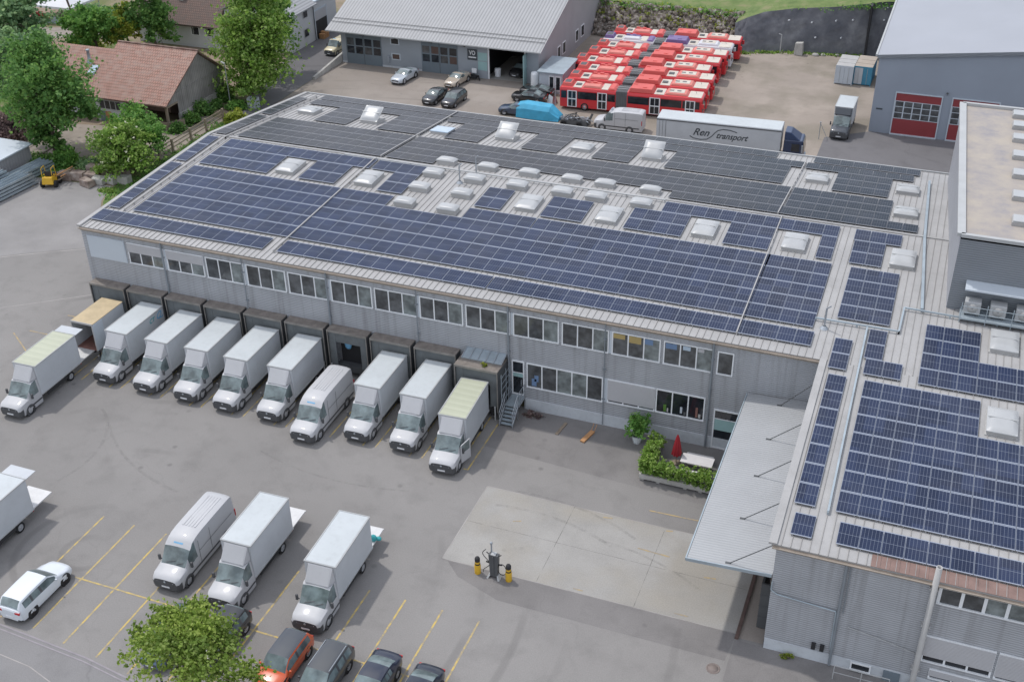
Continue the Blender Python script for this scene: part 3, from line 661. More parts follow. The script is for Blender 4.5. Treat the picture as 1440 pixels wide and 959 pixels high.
# canopy on the wing
cn = thing('canopy', 'light grey corrugated metal canopy hung by rods from the wing side', 'canopy', (XV, 46.7, 5))
b = MB(); b.hexa([(-8.62, 46.78, 4.93), (-4.08, 46.78, 5.18), (-4.08, 63.25, 5.18), (-8.62, 63.25, 4.93)], [(-8.62, 46.78, 4.99), (-4.08, 46.78, 5.24), (-4.08, 63.25, 5.24), (-8.62, 63.25, 4.99)])
part(b, 'roof_sheet', 'canopy', cn)
b = MB(); b.bar((-8.68, 46.74, 4.92), (-4.1, 46.74, 5.17), .06, .2); b.bar((-8.68, 46.74, 4.92), (-8.68, 63.25, 4.92), .07, .16); part(b, 'edge_gutter', 'zinc', cn)
for y in (62.4, 58.6, 54.8, 50.8, 47.0):
    b = MB(); b.tube((-6.45, y, 5.06), (-4.07, y, 7.2 if y < 60 else 7.7), .028, 6); b.box(-6.6, -6.3, y - .06, y + .06, 5.05, 5.14); part(b, 'tie_rod', 'dark_steel', cn)
for y in (50, 55, 60):
    b = MB(); b.bar((-8.4, y, 4.84), (-4.1, y, 5.08), .1, .16); part(b, 'beam', 'steel', cn)

# ------------------------------------------------------------------ solar panels
PW, PD = 1.105, 1.72
spots = []        # (x, y, array index)
def grid(x0, y0, nx, ny, arr, north=False):
    for i in range(nx):
        for j_ in range(ny): spots.append((x0 + PW * (i + .5), y0 + PD * (j_ + .5), arr, north))
A = ['in the narrow front row along the main roof eave', 'in the left big field of the main roof', 'in the broad middle field of the main roof', 'in the four wide field left of the right roof gap',
     'in the three wide block right of the roof gap', 'in the long single column on the wing roof', 'in the large field on the wing roof', 'in the front row along the red brown wing eave',
     'in the stepped block near the wing skylights', 'in the small L shaped group by the conduit', 'in the upper south rows around the skylights', 'in the lone pair at the wing roof corner', 'in the pair by the roof valley', 'in the left edge column']
grid(-60.6, 64.4, 14, 1, 0); grid(-43.95, 64.4, 15, 1, 0); grid(-27.3, 64.4, 16, 1, 0); grid(-9.65, 64.4, 4, 1, 0)
grid(-58.25, 66.6, 13, 5, 1)
for r in range(5):
    y = 66.6 + PD * r
    if r < 4: grid(-43.95, y, 15, 1, 2)
    else: grid(-43.95, y, 4, 1, 2); grid(-33.0, y, 5, 1, 2)
grid(-27.4, 66.6, 16, 5, 2)
grid(-9.85, 66.6, 4, 5, 3)
grid(-58.2, 75.72, 6, 2, 10); grid(-58.2, 79.16, 13, 1, 10); grid(-48.6, 75.72, 3, 2, 10)
grid(-43.6, 79.16, 4, 1, 10); grid(-41.4, 75.72, 2, 2, 10)
grid(-32.9, 75.6, 2, 2, 10); grid(-27.45, 75.6, 3, 2, 10); grid(-20.9, 75.72, 4, 2, 10); grid(-18.85, 79.16, 8, 1, 10); grid(-13.4, 75.72, 3, 2, 10)
grid(-10.05, 79.16, 4, 1, 10); grid(-6.72, 75.72, 1, 2, 10); grid(-4.5, 79.16, 3, 1, 10); grid(-4.4, 75.72, 2, 2, 10)
grid(-4.15, 68.3, 3, 4, 4)
grid(-60.55, 66.6, 1, 5, 13); grid(-60.55, 75.72, 1, 3, 13)
grid(-3.75, 49.8, 1, 7, 5); grid(-3.55, 47.4, 1, 1, 11); grid(-3.9, 62.45, 1, 2, 12)
grid(-1.95, 64.15, 1, 2, 9); grid(-1.8, 62.42, 2, 1, 9)
grid(1.4, 62.42, 3, 4, 8); grid(4.72, 62.42, 4, 2, 8)
grid(-1.6, 49.8, 6, 7, 6); grid(5.03, 49.8, 4, 5, 6)
grid(-1.25, 47.42, 10, 1, 7)
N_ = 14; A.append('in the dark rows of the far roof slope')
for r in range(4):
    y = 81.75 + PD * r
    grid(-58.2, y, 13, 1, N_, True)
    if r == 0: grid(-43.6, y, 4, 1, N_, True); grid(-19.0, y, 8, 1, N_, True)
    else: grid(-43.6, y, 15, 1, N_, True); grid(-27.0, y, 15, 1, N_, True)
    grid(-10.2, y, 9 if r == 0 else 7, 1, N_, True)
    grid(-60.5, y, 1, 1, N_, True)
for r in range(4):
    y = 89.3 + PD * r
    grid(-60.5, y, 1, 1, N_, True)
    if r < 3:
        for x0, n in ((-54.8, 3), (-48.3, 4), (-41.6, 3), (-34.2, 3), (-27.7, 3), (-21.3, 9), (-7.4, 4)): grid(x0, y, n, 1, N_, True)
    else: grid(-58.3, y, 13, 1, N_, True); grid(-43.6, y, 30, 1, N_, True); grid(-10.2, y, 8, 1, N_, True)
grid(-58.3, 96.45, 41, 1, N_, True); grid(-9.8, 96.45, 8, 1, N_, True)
def panel_at(mb, x, y, m=0):
    hx, hy = .54, .845
    z = lambda yy: zr(yy) + (.15 if y < 98 else .15)
    c = [(x - hx, y - hy), (x + hx, y - hy), (x + hx, y + hy), (x - hx, y + hy)]
    # keep the panel on one roof plane
    zs = [z(p[1]) for p in c]
    top = [(p[0], p[1], q) for p, q in zip(c, zs)]; bot = [(p[0], p[1], q - .04) for p, q in zip(c, zs)]
    mb.face(top, m, [(0, 0), (1, 0), (1, 1), (0, 1)])
    for i in range(4):
        j_ = (i + 1) % 4; mb.face([bot[i], bot[j_], top[j_], top[i]], 1)
camv = Vector((0, 0, 48))
spots.sort(key=lambda s: (Vector((s[0], s[1], zr(s[1]))) - camv).length)
near, far = spots[:300], spots[300:]
proto = {}
for x, y, arr, north in near:
    ya, yb = y - .845, y + .845; sl = math.atan2(zr(yb) - zr(ya), yb - ya)
    key = north
    if key not in proto:
        mb = MB(); hx, hy = .54, .845; top = [(-hx, -hy, .15), (hx, -hy, .15), (hx, hy, .15), (-hx, hy, .15)]; bot = [(p[0], p[1], .11) for p in top]
        mb.face(top, 0, [(0, 0), (1, 0), (1, 1), (0, 1)])
        for i in range(4): mb.face([bot[i], bot[(i + 1) % 4], top[(i + 1) % 4], top[i]], 1)
        for xx in (-.42, .42): mb.box(xx - .02, xx + .02, -hy, hy, -.02, .108, 1)
        o = mb.build('solar_panel', ['panel_dark_reflection' if north else 'panel', 'panel_frame']); proto[key] = o
    else:
        o = proto[key].copy(); COL.objects.link(o)
    o.location = (x, y, zr(y)); o.rotation_euler = (sl, 0, 0)
    tag(o, 'dark framed solar panel ' + A[arr], 'solar panel', 'solar panels ' + A[arr])
fm = MB(); fn = MB()
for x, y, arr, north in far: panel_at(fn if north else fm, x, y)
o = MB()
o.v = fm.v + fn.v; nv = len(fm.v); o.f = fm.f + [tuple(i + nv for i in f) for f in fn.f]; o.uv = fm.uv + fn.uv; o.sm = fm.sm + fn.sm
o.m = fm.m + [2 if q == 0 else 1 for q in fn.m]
fp = o.build('solar_panels', ['panel', 'panel_frame', 'panel_dark_reflection'], kind='stuff')
tag(fp, 'rows of dark solar panels covering the farther parts of the warehouse roof', 'solar panels')

# ------------------------------------------------------------------ roof domes
def dome_mesh(w, d, h, name_root, label, group, loc, opened=0.0, flat=False):
    t = thing('roof_dome', label, 'skylight', loc, 0, group)
    c = MB(); c.box(-w / 2, w / 2, -d / 2, d / 2, -.08, h); c.box(-w / 2 - .08, w / 2 + .08, -d / 2 - .08, d / 2 + .08, -.06, .06)
    c.build('curb', 'curb', t)
    n, mm = 10, 12; vs = []
    for i in range(n + 1):
        for j_ in range(mm + 1):
            u, v = -1 + 2 * i / n, -1 + 2 * j_ / mm
            zz = (.05 if flat else .19) * (max(0.0, (1 - u ** 4) * (1 - v ** 4))) ** .55
            vs.append((u * (w / 2 + .03), v * (d / 2 + .03), h + .05 + zz))
    fs = [(i * (mm + 1) + j_, (i + 1) * (mm + 1) + j_, (i + 1) * (mm + 1) + j_ + 1, i * (mm + 1) + j_ + 1) for i in range(n) for j_ in range(mm)]
    dm = MB(); dm.mesh_(vs, fs, 0, True); dm.box(-w / 2 - .04, w / 2 + .04, -d / 2 - .04, d / 2 + .04, h - .02, h + .052)
    do = dm.build('dome', 'dome_blue' if flat else 'dome', t)
    if d > 1.5 and not flat:
        r = MB(); r.box(-w / 2 - .02, w / 2 + .02, -.03, .03, h + .215, h + .255); r.build('rib', 'trim', do)
    if opened:
        do.rotation_euler = (opened, 0, 0)
        do.location = (0, -d / 2 + d / 2 * math.cos(opened) + h * math.sin(opened), h + d / 2 * math.sin(opened) - h * math.cos(opened))
        s_ = MB(); s_.tube((-.5, .2, h), (-.5, .35, h + .8), .03); s_.tube((.5, .2, h), (.5, .35, h + .8), .03); s_.build('stay', 'steel', t)
    return t
def slope(y): return math.atan2(zr(y + .5) - zr(y - .5), 1.0)
big = [(-50.2, 77.4, 'white roof dome left most in the south solar field'), (-42.9, 77.4, 'white roof dome between the left panel fields'), (-28.9, 77.3, 'large white roof dome left of the three wide solar block'),
       (-22.4, 77.3, 'large white roof dome right of the three wide solar block'), (-15.0, 77.4, 'large white roof dome in the notch of the right middle panels'), (-8.4, 77.4, 'large white roof dome left of the roof gap'),
       (-0.85, 77.3, 'large white roof dome close to the tall block wall'), (6.1, 68.6, 'large white roof dome on the wing below the cooling units'), (6.25, 60.1, 'large white roof dome in the notch of the wing solar field')]
for x, y, lb in big:
    t = dome_mesh(1.6, 2.3, .26, 'd', lb, 'large roof domes', (x, y, zr(y))); t.rotation_euler = (slope(y), 0, 0)
far_d = [(-56.7, 91.9, 'white roof dome at the far left roof corner', 0, False), (-49.9, 91.7, 'white roof dome with its lid tilted open on the far left slope', rad(34), False), (-42.5, 91.2, 'flat bluish roof light on the far slope', 0, True),
         (-36.4, 91.9, 'white roof dome with lid tilted open beside the bluish flat light', rad(38), False), (-29.2, 91.7, 'white closed roof dome on the far slope before the cyan tarpaulin', 0, False), (-22.8, 91.8, 'white roof dome with raised lid before the semi trailer', rad(40), False),
         (-8.8, 91.7, 'white closed roof dome on the far slope near the dark lorry', 0, False), (-1.6, 91.8, 'farther of two white domes near the tall block', 0, False), (-1.35, 85.9, 'nearer of two white domes near the tall block', 0, False)]
for x, y, lb, op, fl in far_d:
    t = dome_mesh(1.7, 1.75, .26, 'd', lb, 'far slope roof domes', (x, y, zr(y)), op, fl); t.rotation_euler = (slope(y), 0, 0)
small = [(x, 82.55) for x in (-38.2, -34.5, -30.85, -27.15, -24.35, -20.6)] + [(x, 79.85) for x in (-38.2, -34.55, -30.85, -27.05, -24.25, -20.6)] + [(x, 77.15) for x in (-38.2, -34.5)] + [(x, 74.35) for x in (-38.2, -34.5)]
names = ['first', 'second', 'third', 'fourth', 'fifth', 'last']
p0 = None
for i, (x, y) in enumerate(small):
    row = 'far' if y > 82 else 'second' if y > 79 else 'third' if y > 77 else 'nearest'
    nm = names[i % 6] if i < 12 else ('left', 'right')[i % 2]
    lb = 'small low white roof dome, %s from left in the %s small row' % (nm, row) if i < 12 else 'small low white roof dome, %s one of the pair in the %s row' % (nm, row)
    if p0 is None:
        p0 = dome_mesh(1.55, .9, .34, 'd', lb, 'small roof domes', (x, y, zr(y))); t = p0
    else: t = dup(p0, (x, y, zr(y)), 0, lb)
    t.rotation_euler = (slope(y), 0, 0)
# vent pipes and rails on the roof
for x, y, lb in ((-35.6, 79.2, 'slim bent vent pipe between the small roof domes'), (-34.9, 81.0, 'slim vent pipe at the ridge among the small domes'), (-4.75, 66.9, 'slender grey vent pipe at the roof valley corner')):
    b = MB(); z = zr(y); b.tube((0, 0, -.05), (0, 0, 1.5), .06, 8); b.tube((0, 0, 1.5), (.25, -.1, 1.75), .05, 8); b.lathe((0, 0, 0), (0, 0, 1), [(.3, 0), (.1, .2)], 10)
    o = b.build('vent_pipe', 'steel'); o.location = (x, y, z); tag(o, lb, 'vent pipe')
def rail_run(pts, lb, r=.055, m='zinc', posts=2.5):
    b = MB(); P = [(x, y, zr(y) + .2) for x, y in pts]
    for a, c in zip(P, P[1:]):
        b.bar(a, c, r * 2, r * 1.6)
        L = (Vector(c) - Vector(a)).length; n = max(1, int(L / posts))
        for i in range(n + 1):
            q = Vector(a).lerp(Vector(c), i / n); b.box(q.x - .05, q.x + .05, q.y - .05, q.y + .05, zr(q.y) - .01, q.z)
    tag(b.build('roof_conduit', m), lb, 'conduit')
rail_run([(-5.4, 67.7), (-.2, 67.75), (-.15, 70.75), (8.5, 70.6)], 'grey blue conduit stepping across the wing roof')
rail_run([(-2.15, 67.6), (-2.02, 56), (-1.95, 49.6)], 'grey blue conduit running down the wing roof between panel fields')
rail_run([(.95, 70.9), (.3, 81), (-.1, 95)], 'grey blue ladder conduit in the right roof gap', .09)
rail_run([(-44.15, 64.4), (-44.15, 81.2)], 'pale cable tray between the left and middle panel fields', .045, 'roof', 1.2)
rail_run([(-43.95, 81.7), (-43.95, 98)], 'pale cable tray on the far left slope', .045, 'roof', 1.2)
rail_run([(-9.92, 64.4), (-9.95, 66.5), (-10.0, 81.2)], 'pale cable tray left of the right panel field', .04, 'roof', 1.2)
rail_run([(-10.4, 81.7), (-10.4, 96.3)], 'pale cable tray on the far right slope', .04, 'roof', 1.2)
rail_run([(-58.9, 66.5), (-58.9, 81), (-58.9, 97)], 'pale cable tray beside the left edge panels', .04, 'roof', 1.2)
rail_run([(-47, 80.95), (-19, 80.95)], 'pale pipe along the ridge through the small domes', .05, 'trim', 3)

# ------------------------------------------------------------------ loading docks
def dock(x0, label, opened=False, deep=.86, proto_=None):
    t = thing('dock_shelter', label, 'dock shelter', (x0 + 1.62, 63.4, 0), 0, 'loading dock shelters')
    w = 1.62
    b = MB(); b.box(-w, w, -deep, -.01, 3.88, 3.97); b.build('roof', 'dock_roof', t)
    b = MB(); b.box(-w, w, -deep - .05, -deep, 3.82, 3.985); b.box(-w, -w + .07, -deep - .04, -deep, .6, 3.82); b.box(w - .07, w, -deep - .04, -deep, .6, 3.82); b.build('edge_trim', 'steel_brown', t)
    for s_ in (-1, 1): b = MB(); b.box(s_ * (w - .03) - .03, s_ * (w - .03) + .03, -deep, -.01, .0, 3.88); b.build('side_panel', 'dark_steel', t)
    b = MB()
    b.box(-w + .06, w - .06, -deep + .14, -deep + .18, 2.95 if opened else 2.7, 3.86); b.box(-w + .06, -w + .62, -deep + .12, -deep + .16, .9, 3.86); b.box(w - .62, w - .06, -deep + .12, -deep + .16, .9, 3.86)
    b.build('curtain', 'curtain', t)
    b = MB(); b.box(-1.0, 1.0, -.06, -.012, .95, 2.95); b.build('gate', 'black' if opened else 'dark_steel', t)  # at the open dock a black sheet stands in for the dark opening
    b = MB(); b.box(-1.2, 1.2, -deep + .2, -.02, .45, .95); b.build('leveller', 'dark_steel', t)
    for sx in (-1, 1):
        b = MB(); b.box(sx * 1.2 - .09, sx * 1.2 + .09, -deep - .1, -deep + .1, .35, .95); b.tube((sx * 1.42, -deep - .12, .02), (sx * 1.42, -deep - .12, 1.15), .06, 8, 1); b.build('buffer', ['black', 'trim'], t)
    return t
order = ['behind the beige roofed box', 'behind the lorry with blue lettering', 'third from left', 'fourth from left', 'fifth from left', 'sixth from left', 'standing open above the high roof van', 'eighth from left', 'ninth from left', 'at the right end beside the steel stairs']
d0 = None
for i in range(10):
    lb = 'grey loading dock shelter with brown roof, ' + order[i]
    x0 = -60.4 + 3.52 * i
    if i == 6:
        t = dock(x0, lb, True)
        b = MB(); b.ell((-.25, -.3, 2.6), (.3, .12, .38), 10, 6); o = b.build('warning_disc', 'logo', t)
    elif i == 9: t = dock(-28.65, lb, False, 1.95)
    elif d0 is None: d0 = dock(x0, lb); t = d0
    else: t = dup(d0, (x0 + 1.62, 63.4, 0), 0, lb)
gr = MB(); gr.hexa([(-28.5, 62.35, 3.99), (-25.45, 62.35, 3.99), (-25.45, 63.38, 4.25), (-28.5, 63.38, 4.25)], [(-28.5, 62.35, 4.05), (-25.45, 62.35, 4.05), (-25.45, 63.38, 4.31), (-28.5, 63.38, 4.31)])
for i in range(6): gr.bar((-28.45 + i * .6, 62.35, 4.07), (-28.45 + i * .6, 63.38, 4.33), .06, .05, 1)
tag(gr.build('glass_awning', ['zinc', 'steel']), 'sloping glass panel awning above the right end dock', 'awning')
# steel stairs
st = thing('steel_stairs', 'galvanised steel stairs with railings up to the mint door', 'stairs', (-24.62, 62, 0))
b = MB(); b.box(-25.1, -24.1, 61.9, 63.3, 1.02, 1.09); part(b, 'landing', 'zinc', st)
b = MB()
for i in range(5): z = .17 + .17 * i; y = 60.85 + .22 * i; b.box(-25.02, -24.18, y, y + .24, z, z + .04)
part(b, 'tread', 'zinc', st)
for x in (-25.08, -24.12):
    b = MB(); b.bar((x, 60.8, .12), (x, 61.95, 1.05), .05, .2); b.bar((x, 61.9, 1.02), (x, 63.3, 1.02), .05, .16)
    for z in (.55, 1.05): b.path([(x, 60.8, .1 + z), (x, 61.9, 1.05 + z), (x, 63.3, 1.05 + z)], .025, 6)
    for y, z in ((60.8, 0.0), (61.35, .5), (61.9, .0), (62.6, 1.05), (63.25, .0)): b.tube((x, y, z), (x, y, (1.15 if y < 61 else 1.6 if y < 61.5 else 2.1)), .025, 6)
    part(b, 'railing', 'steel', st)
b = MB()      # tall cage of the landing beside the right end dock
for x, y in ((-25.2, 61.6), (-25.2, 62.5), (-25.2, 63.3)): b.tube((x, y, 0), (x, y, 3.7), .025, 6)
for z in (1.4, 1.9, 2.4, 2.9, 3.4): b.tube((-25.2, 61.6, z), (-25.2, 63.3, z), .02, 6)
part(b, 'side_guard', 'zinc', st)
b = MB(); b.box(-.11, .11, -.75, .75, .0, .05); o = b.build('plank', 'wood'); o.location = (-20.9, 61.9, .02); o.rotation_euler = (0, 0, rad(-8)); tag(o, 'loose pale plank lying on the asphalt below the lower windows', 'plank')
b = MB(); b.box(-.16, .16, -.7, .7, .0, .12); b.tube((-.12, .7, .06), (-.12, 1.05, .5), .02); b.tube((.12, .7, .06), (.12, 1.05, .5), .02); o = b.build('pallet_jack', 'wood_orange'); o.location = (-18.9, 61.6, .02); o.rotation_euler = (0, 0, rad(-14)); tag(o, 'small orange brown pallet truck lying by the plinth', 'pallet truck')
# patio: planter hedge, umbrella, table, pot
leafr = np.random.default_rng(11)
def leaf_cloud(mb, centers, n, size, spread, up=.35, m=0, rng=leafr):
    """n leaf faces gathered round the given clump centres"""
    centers = np.asarray(centers); idx = rng.integers(0, len(centers), n)
    c = centers[idx] + rng.normal(0, 1, (n, 3)) * np.asarray(spread)
    d = rng.normal(0, 1, (n, 3)); d[:, 2] = np.abs(d[:, 2]) + up; d /= np.linalg.norm(d, axis=1)[:, None]
    t = np.cross(d, rng.normal(0, 1, (n, 3))); t /= np.linalg.norm(t, axis=1)[:, None] + 1e-9
    u = np.cross(d, t); s = size * rng.uniform(.6, 1.35, (n, 1))
    q = np.stack([c - t * s - u * s * .55, c + t * s * .2 - u * s * .8, c + t * s + u * s * .1, c - t * s * .1 + u * s * .75], 1)
    for k in range(n): mb.face(q[k], m)
pl = thing('hedge_planter', 'clipped green hedge growing in a long L shaped concrete trough on the patio', 'hedge', (-12, 59, 0))
b = MB(); b.box(-14.35, -8.9, 58.35, 58.95, .14, .5); b.box(-14.35, -13.75, 58.95, 62.2, .14, .5)
for x in (-14.25, -13.2, -11.4, -10.4, -9.2): b.box(x, x + .22, 58.4, 58.9, 0, .14)
for y in (60.2, 61.8): b.box(-14.3, -13.8, y, y + .2, 0, .14)
part(b, 'trough', 'concrete_wall', pl)
b = MB(); cs = []
for i in range(420): cs.append((leafr.uniform(-14.45, -8.9), leafr.uniform(58.25, 59.15), leafr.uniform(.5, 1.5)))
for i in range(240): cs.append((leafr.uniform(-14.5, -13.6), leafr.uniform(58.9, 62.2), leafr.uniform(.5, 1.5)))
leaf_cloud(b, cs, 7500, .075, (.07, .07, .06)); part(b, 'hedge', 'leaf_light', pl)
pt = thing('potted_plant', 'bushy green plant in a pale pot against the wall plinth', 'plant', (-15.55, 62.2, 0))
b = MB(); b.lathe((-15.55, 62.2, 0), (0, 0, 1), [(.24, 0), (.38, .62), (.33, .62), (.3, .5), (0, .5)], 16); part(b, 'pot', 'terracotta', pt)
b = MB(); cs = [(-15.55 + leafr.normal(0, .3), 62.2 + leafr.normal(0, .3), leafr.uniform(.8, 2.1)) for i in range(90)]; leaf_cloud(b, cs, 1500, .10, (.1, .1, .1)); b.tube((-15.55, 62.2, .5), (-15.55, 62.2, 1.6), .03, 6, 1); part(b, 'foliage', ['leaf_mid', 'trunk'], pt)
um = thing('parasol', 'closed dark red parasol standing on the patio behind the hedge', 'parasol', (-12.5, 60.9, 0))
b = MB(); b.tube((-12.5, 60.9, 0), (-12.5, 60.9, 2.3), .03, 8); b.tube((-12.5, 60.9, 0), (-12.5, 60.9, .08), .3, 14); part(b, 'pole', 'wood', um)
b = MB(); prof = [(.30, .75), (.27, .95), (.2, 1.5), (.1, 2.1), (.02, 2.35)]; nn = 16; vs = []
for r, z in prof:
    for i in range(nn): rr = r * (1 + (.22 if i % 2 else -.1)); vs.append((-12.5 + rr * math.cos(2 * PI * i / nn), 60.9 + rr * math.sin(2 * PI * i / nn), z))
b.mesh_(vs, [(j_ * nn + i, j_ * nn + (i + 1) % nn, (j_ + 1) * nn + (i + 1) % nn, (j_ + 1) * nn + i) for j_ in range(4) for i in range(nn)]); part(b, 'canopy', 'umbrella_red', um)
tb = thing('patio_table', 'long pale patio table beside the dark red parasol', 'table', (-11, 60.7, 0))
b = MB(); b.box(-12.1, -10.0, 60.2, 61.2, .72, .77); part(b, 'tabletop', 'table_white', tb, bevel=.01)
for x in (-11.9, -10.2):
    for y in (60.35, 61.05): b = MB(); b.box(x - .04, x + .04, y - .04, y + .04, 0, .72); part(b, 'leg', 'steel', tb)
for y, lb in ((59.75, 'nearer'), (61.6, 'farther')):
    bt = thing('bench', 'plain pale bench on the %s side of the patio table' % lb, 'bench', (-11, y, 0))
    b = MB(); b.box(-11.95, -10.15, y - .16, y + .16, .42, .46); part(b, 'seat', 'table_white', bt)
    for x in (-11.8, -10.3): b = MB(); b.box(x - .03, x + .03, y - .14, y + .14, 0, .42); part(b, 'leg', 'steel', bt)
# charging station and bollards
ch = thing('charging_station', 'dark vehicle charging pillar with hanging cables between two yellow bollards', 'charging station', (-19.85, 46.75, 0))
b = MB(); b.hexa([(-20.08, 46.6, .12), (-19.62, 46.6, .12), (-19.62, 46.95, .12), (-20.08, 46.95, .12)], [(-20.16, 46.62, 1.75), (-19.54, 46.62, 1.75), (-19.54, 46.92, 1.75), (-20.16, 46.92, 1.75)]); b.box(-19.9, -19.8, 46.55, 46.62, .3, 1.7); part(b, 'cabinet', 'dark_steel', ch, bevel=.03)
b = MB(); b.box(-20.0, -19.7, 46.6, 46.9, 1.752, 1.8); part(b, 'cap', 'trim', ch)
for sx in (-1, 1):
    b = MB(); b.hexa([(-19.85 + sx * .3, 46.45, 0), (-19.85 + sx * .42, 46.45, 0), (-19.85 + sx * .42, 47.0, 0), (-19.85 + sx * .3, 47.0, 0)], [(-19.85 + sx * .2, 46.6, .22), (-19.85 + sx * .28, 46.6, .22), (-19.85 + sx * .28, 46.9, .22), (-19.85 + sx * .2, 46.9, .22)]); part(b, 'foot', 'trim', ch)
    b = MB(); b.tube((-19.85 + sx * .24, 46.75, 1.0), (-19.85 + sx * .5, 46.75, 1.05), .05); b.tube((-19.85 + sx * .24, 46.75, 1.62), (-19.85 + sx * .46, 46.75, 1.8), .03)
    pts = [(-19.85 + sx * (.48 + .22 * math.sin(2.6 * PI * t)), 46.72, 2.0 - 1.8 * t if sx < 0 else 1.75 - 1.2 * t) for t in np.linspace(0, 1, 14)]
    if sx > 0: pts = [(-19.85 + .5 + .26 * math.sin(a), 46.72, .72 + .42 * math.cos(a)) for a in np.linspace(-.2, 2 * PI * .85, 14)]
    b.path(pts, .022, 6); part(b, 'cable', 'black', ch)
b = MB(); b.tube((-20.05, 46.9, 1.75), (-20.05, 46.9, 2.35), .05, 8); b.ell((-20.05, 46.88, 2.42), (.09, .09, .1)); part(b, 'beacon', 'steel', ch)
def bollard(x, y, lb):
    t = thing('bollard', lb, 'bollard', (x, y, 0), 0, 'yellow bollards at the charging station')
    b = MB(); b.lathe((0, 0, 0), (0, 0, 1), [(.19, 0), (.19, .62), (.15, .72), (.15, .98)], 18); b.build('post', 'safety_yellow', t)
    b = MB(); b.lathe((0, 0, 0), (0, 0, 1), [(.165, .66), (.165, .78)], 18); b.lathe((0, 0, 0), (0, 0, 1), [(.158, .92), (.158, 1.12), (.12, 1.2), (0, 1.23)], 18); b.build('band', 'black', t)
    return t
bollard(-20.9, 46.72, 'yellow bollard with black top left of the charging station'); bollard(-18.95, 46.75, 'yellow bollard with black top right of the charging station')
b = MB(); b.lathe((0, 0, 0), (0, 0, 1), [(0, .006), (.27, .006), (.27, .002), (.31, .002), (.31, .008), (.38, .008), (.38, 0)], 24); o = b.build('manhole_cover', 'iron'); o.location = (-6.25, 44.25, 0.004); tag(o, 'round brown iron manhole cover set in the asphalt near the wing', 'manhole cover')
rl = thing('guard_railing', 'white tube railing by the basement window of the wing', 'railing', (0, 45.6, 0))
for x in (-.2, 1.2, 2.6): b = MB(); b.tube((x, 45.75, 0), (x, 45.75, 1.0), .025, 6); part(b, 'post', 'trim', rl)
b = MB(); b.tube((-.2, 45.75, 1.0), (2.6, 45.75, 1.0), .025, 6); b.tube((-.2, 45.75, .5), (2.6, 45.75, .5), .02, 6); part(b, 'rail', 'trim', rl)
# ------------------------------------------------------------------ tall block with cooling units, flat roof
tl = thing('tall_block', 'tall grey clad block with beige flat roof rising behind the wing roof', 'building', (2.5, 72, 0))
ZT = 14.2
foot = [(2.42, 71.95), (22, 71.95), (22, 96.3), (1.3, 96.3)]
b = MB()
for i, m in ((0, 0), (1, 0), (2, 0), (3, 1)):
    p, q = foot[i], foot[(i + 1) % 4]; b.face([(p[0], p[1], 0), (q[0], q[1], 0), (q[0], q[1], ZT - .1), (p[0], p[1], ZT - .1)], m)
part(b, 'wall', ['clad_dark', 'clad_v'], tl)
b = MB(); b.prism(foot, ZT - .35, ZT - .18); part(b, 'roof', 'flat_roof', tl)
b = MB()
for i in range(4):
    p, q = foot[i], foot[(i + 1) % 4]; b.bar((p[0], p[1], ZT - .06), (q[0], q[1], ZT - .06), .5 if i == 3 else .3, .22)
part(b, 'parapet', 'trim', tl)
for x in (1.9, 2.15):
    b = MB(); b.tube((x - (.25 if x < 2 else 0), 79, 9.0), (x - .55, 95, 7.4), .03, 6); part(b, 'conduit', 'dark_steel', tl)
for i, y in enumerate((95.4, 93.0, 90.3, 86.9, 83.4, 79.6, 75.6)):
    t = thing('roof_light', 'white rectangular roof light on the beige flat roof, %s from the far end' % ['first', 'second', 'third', 'fourth', 'fifth', 'sixth', 'seventh'][i], 'skylight', (5.9 + .02 * (95 - y) * .8, y - .4, ZT - .18), 0, 'roof lights on the tall block')
    b = MB(); b.box(-.85, .85, -.6, .6, 0, .25); b.build('curb', 'roof', t)
    b = MB(); b.box(-.8, .8, -.55, .55, .25, .36); b.build('dome', 'dome', t, bevel=.05)
gl = thing('unit_gallery', 'grey steel gallery with hood carrying cooling units on the tall block', 'gallery', (5, 71.3, 9))
b = MB(); b.box(3.25, 9, 70.35, 71.9, 8.98, 9.08); part(b, 'deck', 'zinc', gl)
b = MB(); b.hexa([(3.3, 71.0, 10.75), (9, 71.0, 10.75), (9, 71.93, 10.95), (3.3, 71.93, 10.95)], [(3.3, 71.0, 10.85), (9, 71.0, 10.85), (9, 71.93, 11.05), (3.3, 71.93, 11.05)]); part(b, 'hood', 'light_panel', gl)
b = MB()
for x in (3.3, 4.85, 6.4, 7.95): b.tube((x, 70.4, 8.5), (x, 70.4, 10.2), .03, 6); b.bar((x, 70.4, 8.95), (x, 71.9, 8.7), .06, .1)
for z in (9.5, 9.95): b.tube((3.3, 70.4, z), (9, 70.4, z), .022, 6)
part(b, 'railing', 'zinc', gl)
for i, x in enumerate((3.95, 5.5, 7.05)):
    u = thing('cooling_unit', 'white boxy cooling unit, %s on the gallery' % ['left most', 'second from left', 'third from left'][i], 'cooling unit', (x, 71.2, 9.08), 0, 'cooling units on the gallery')
    b = MB(); b.box(-.5, .5, -.38, .38, .12, 1.0); b.build('housing', 'dome', u, bevel=.05)
    b = MB(); b.lathe((0, -.385, .56), (0, -1, 0), [(.32, 0), (.32, .02), (.05, .03)], 16); b.build('fan_grille', 'curb', u)
    b = MB(); b.box(-.42, -.34, -.3, .3, 0, .12); b.box(.34, .42, -.3, .3, 0, .12); b.build('foot', 'dark_steel', u)
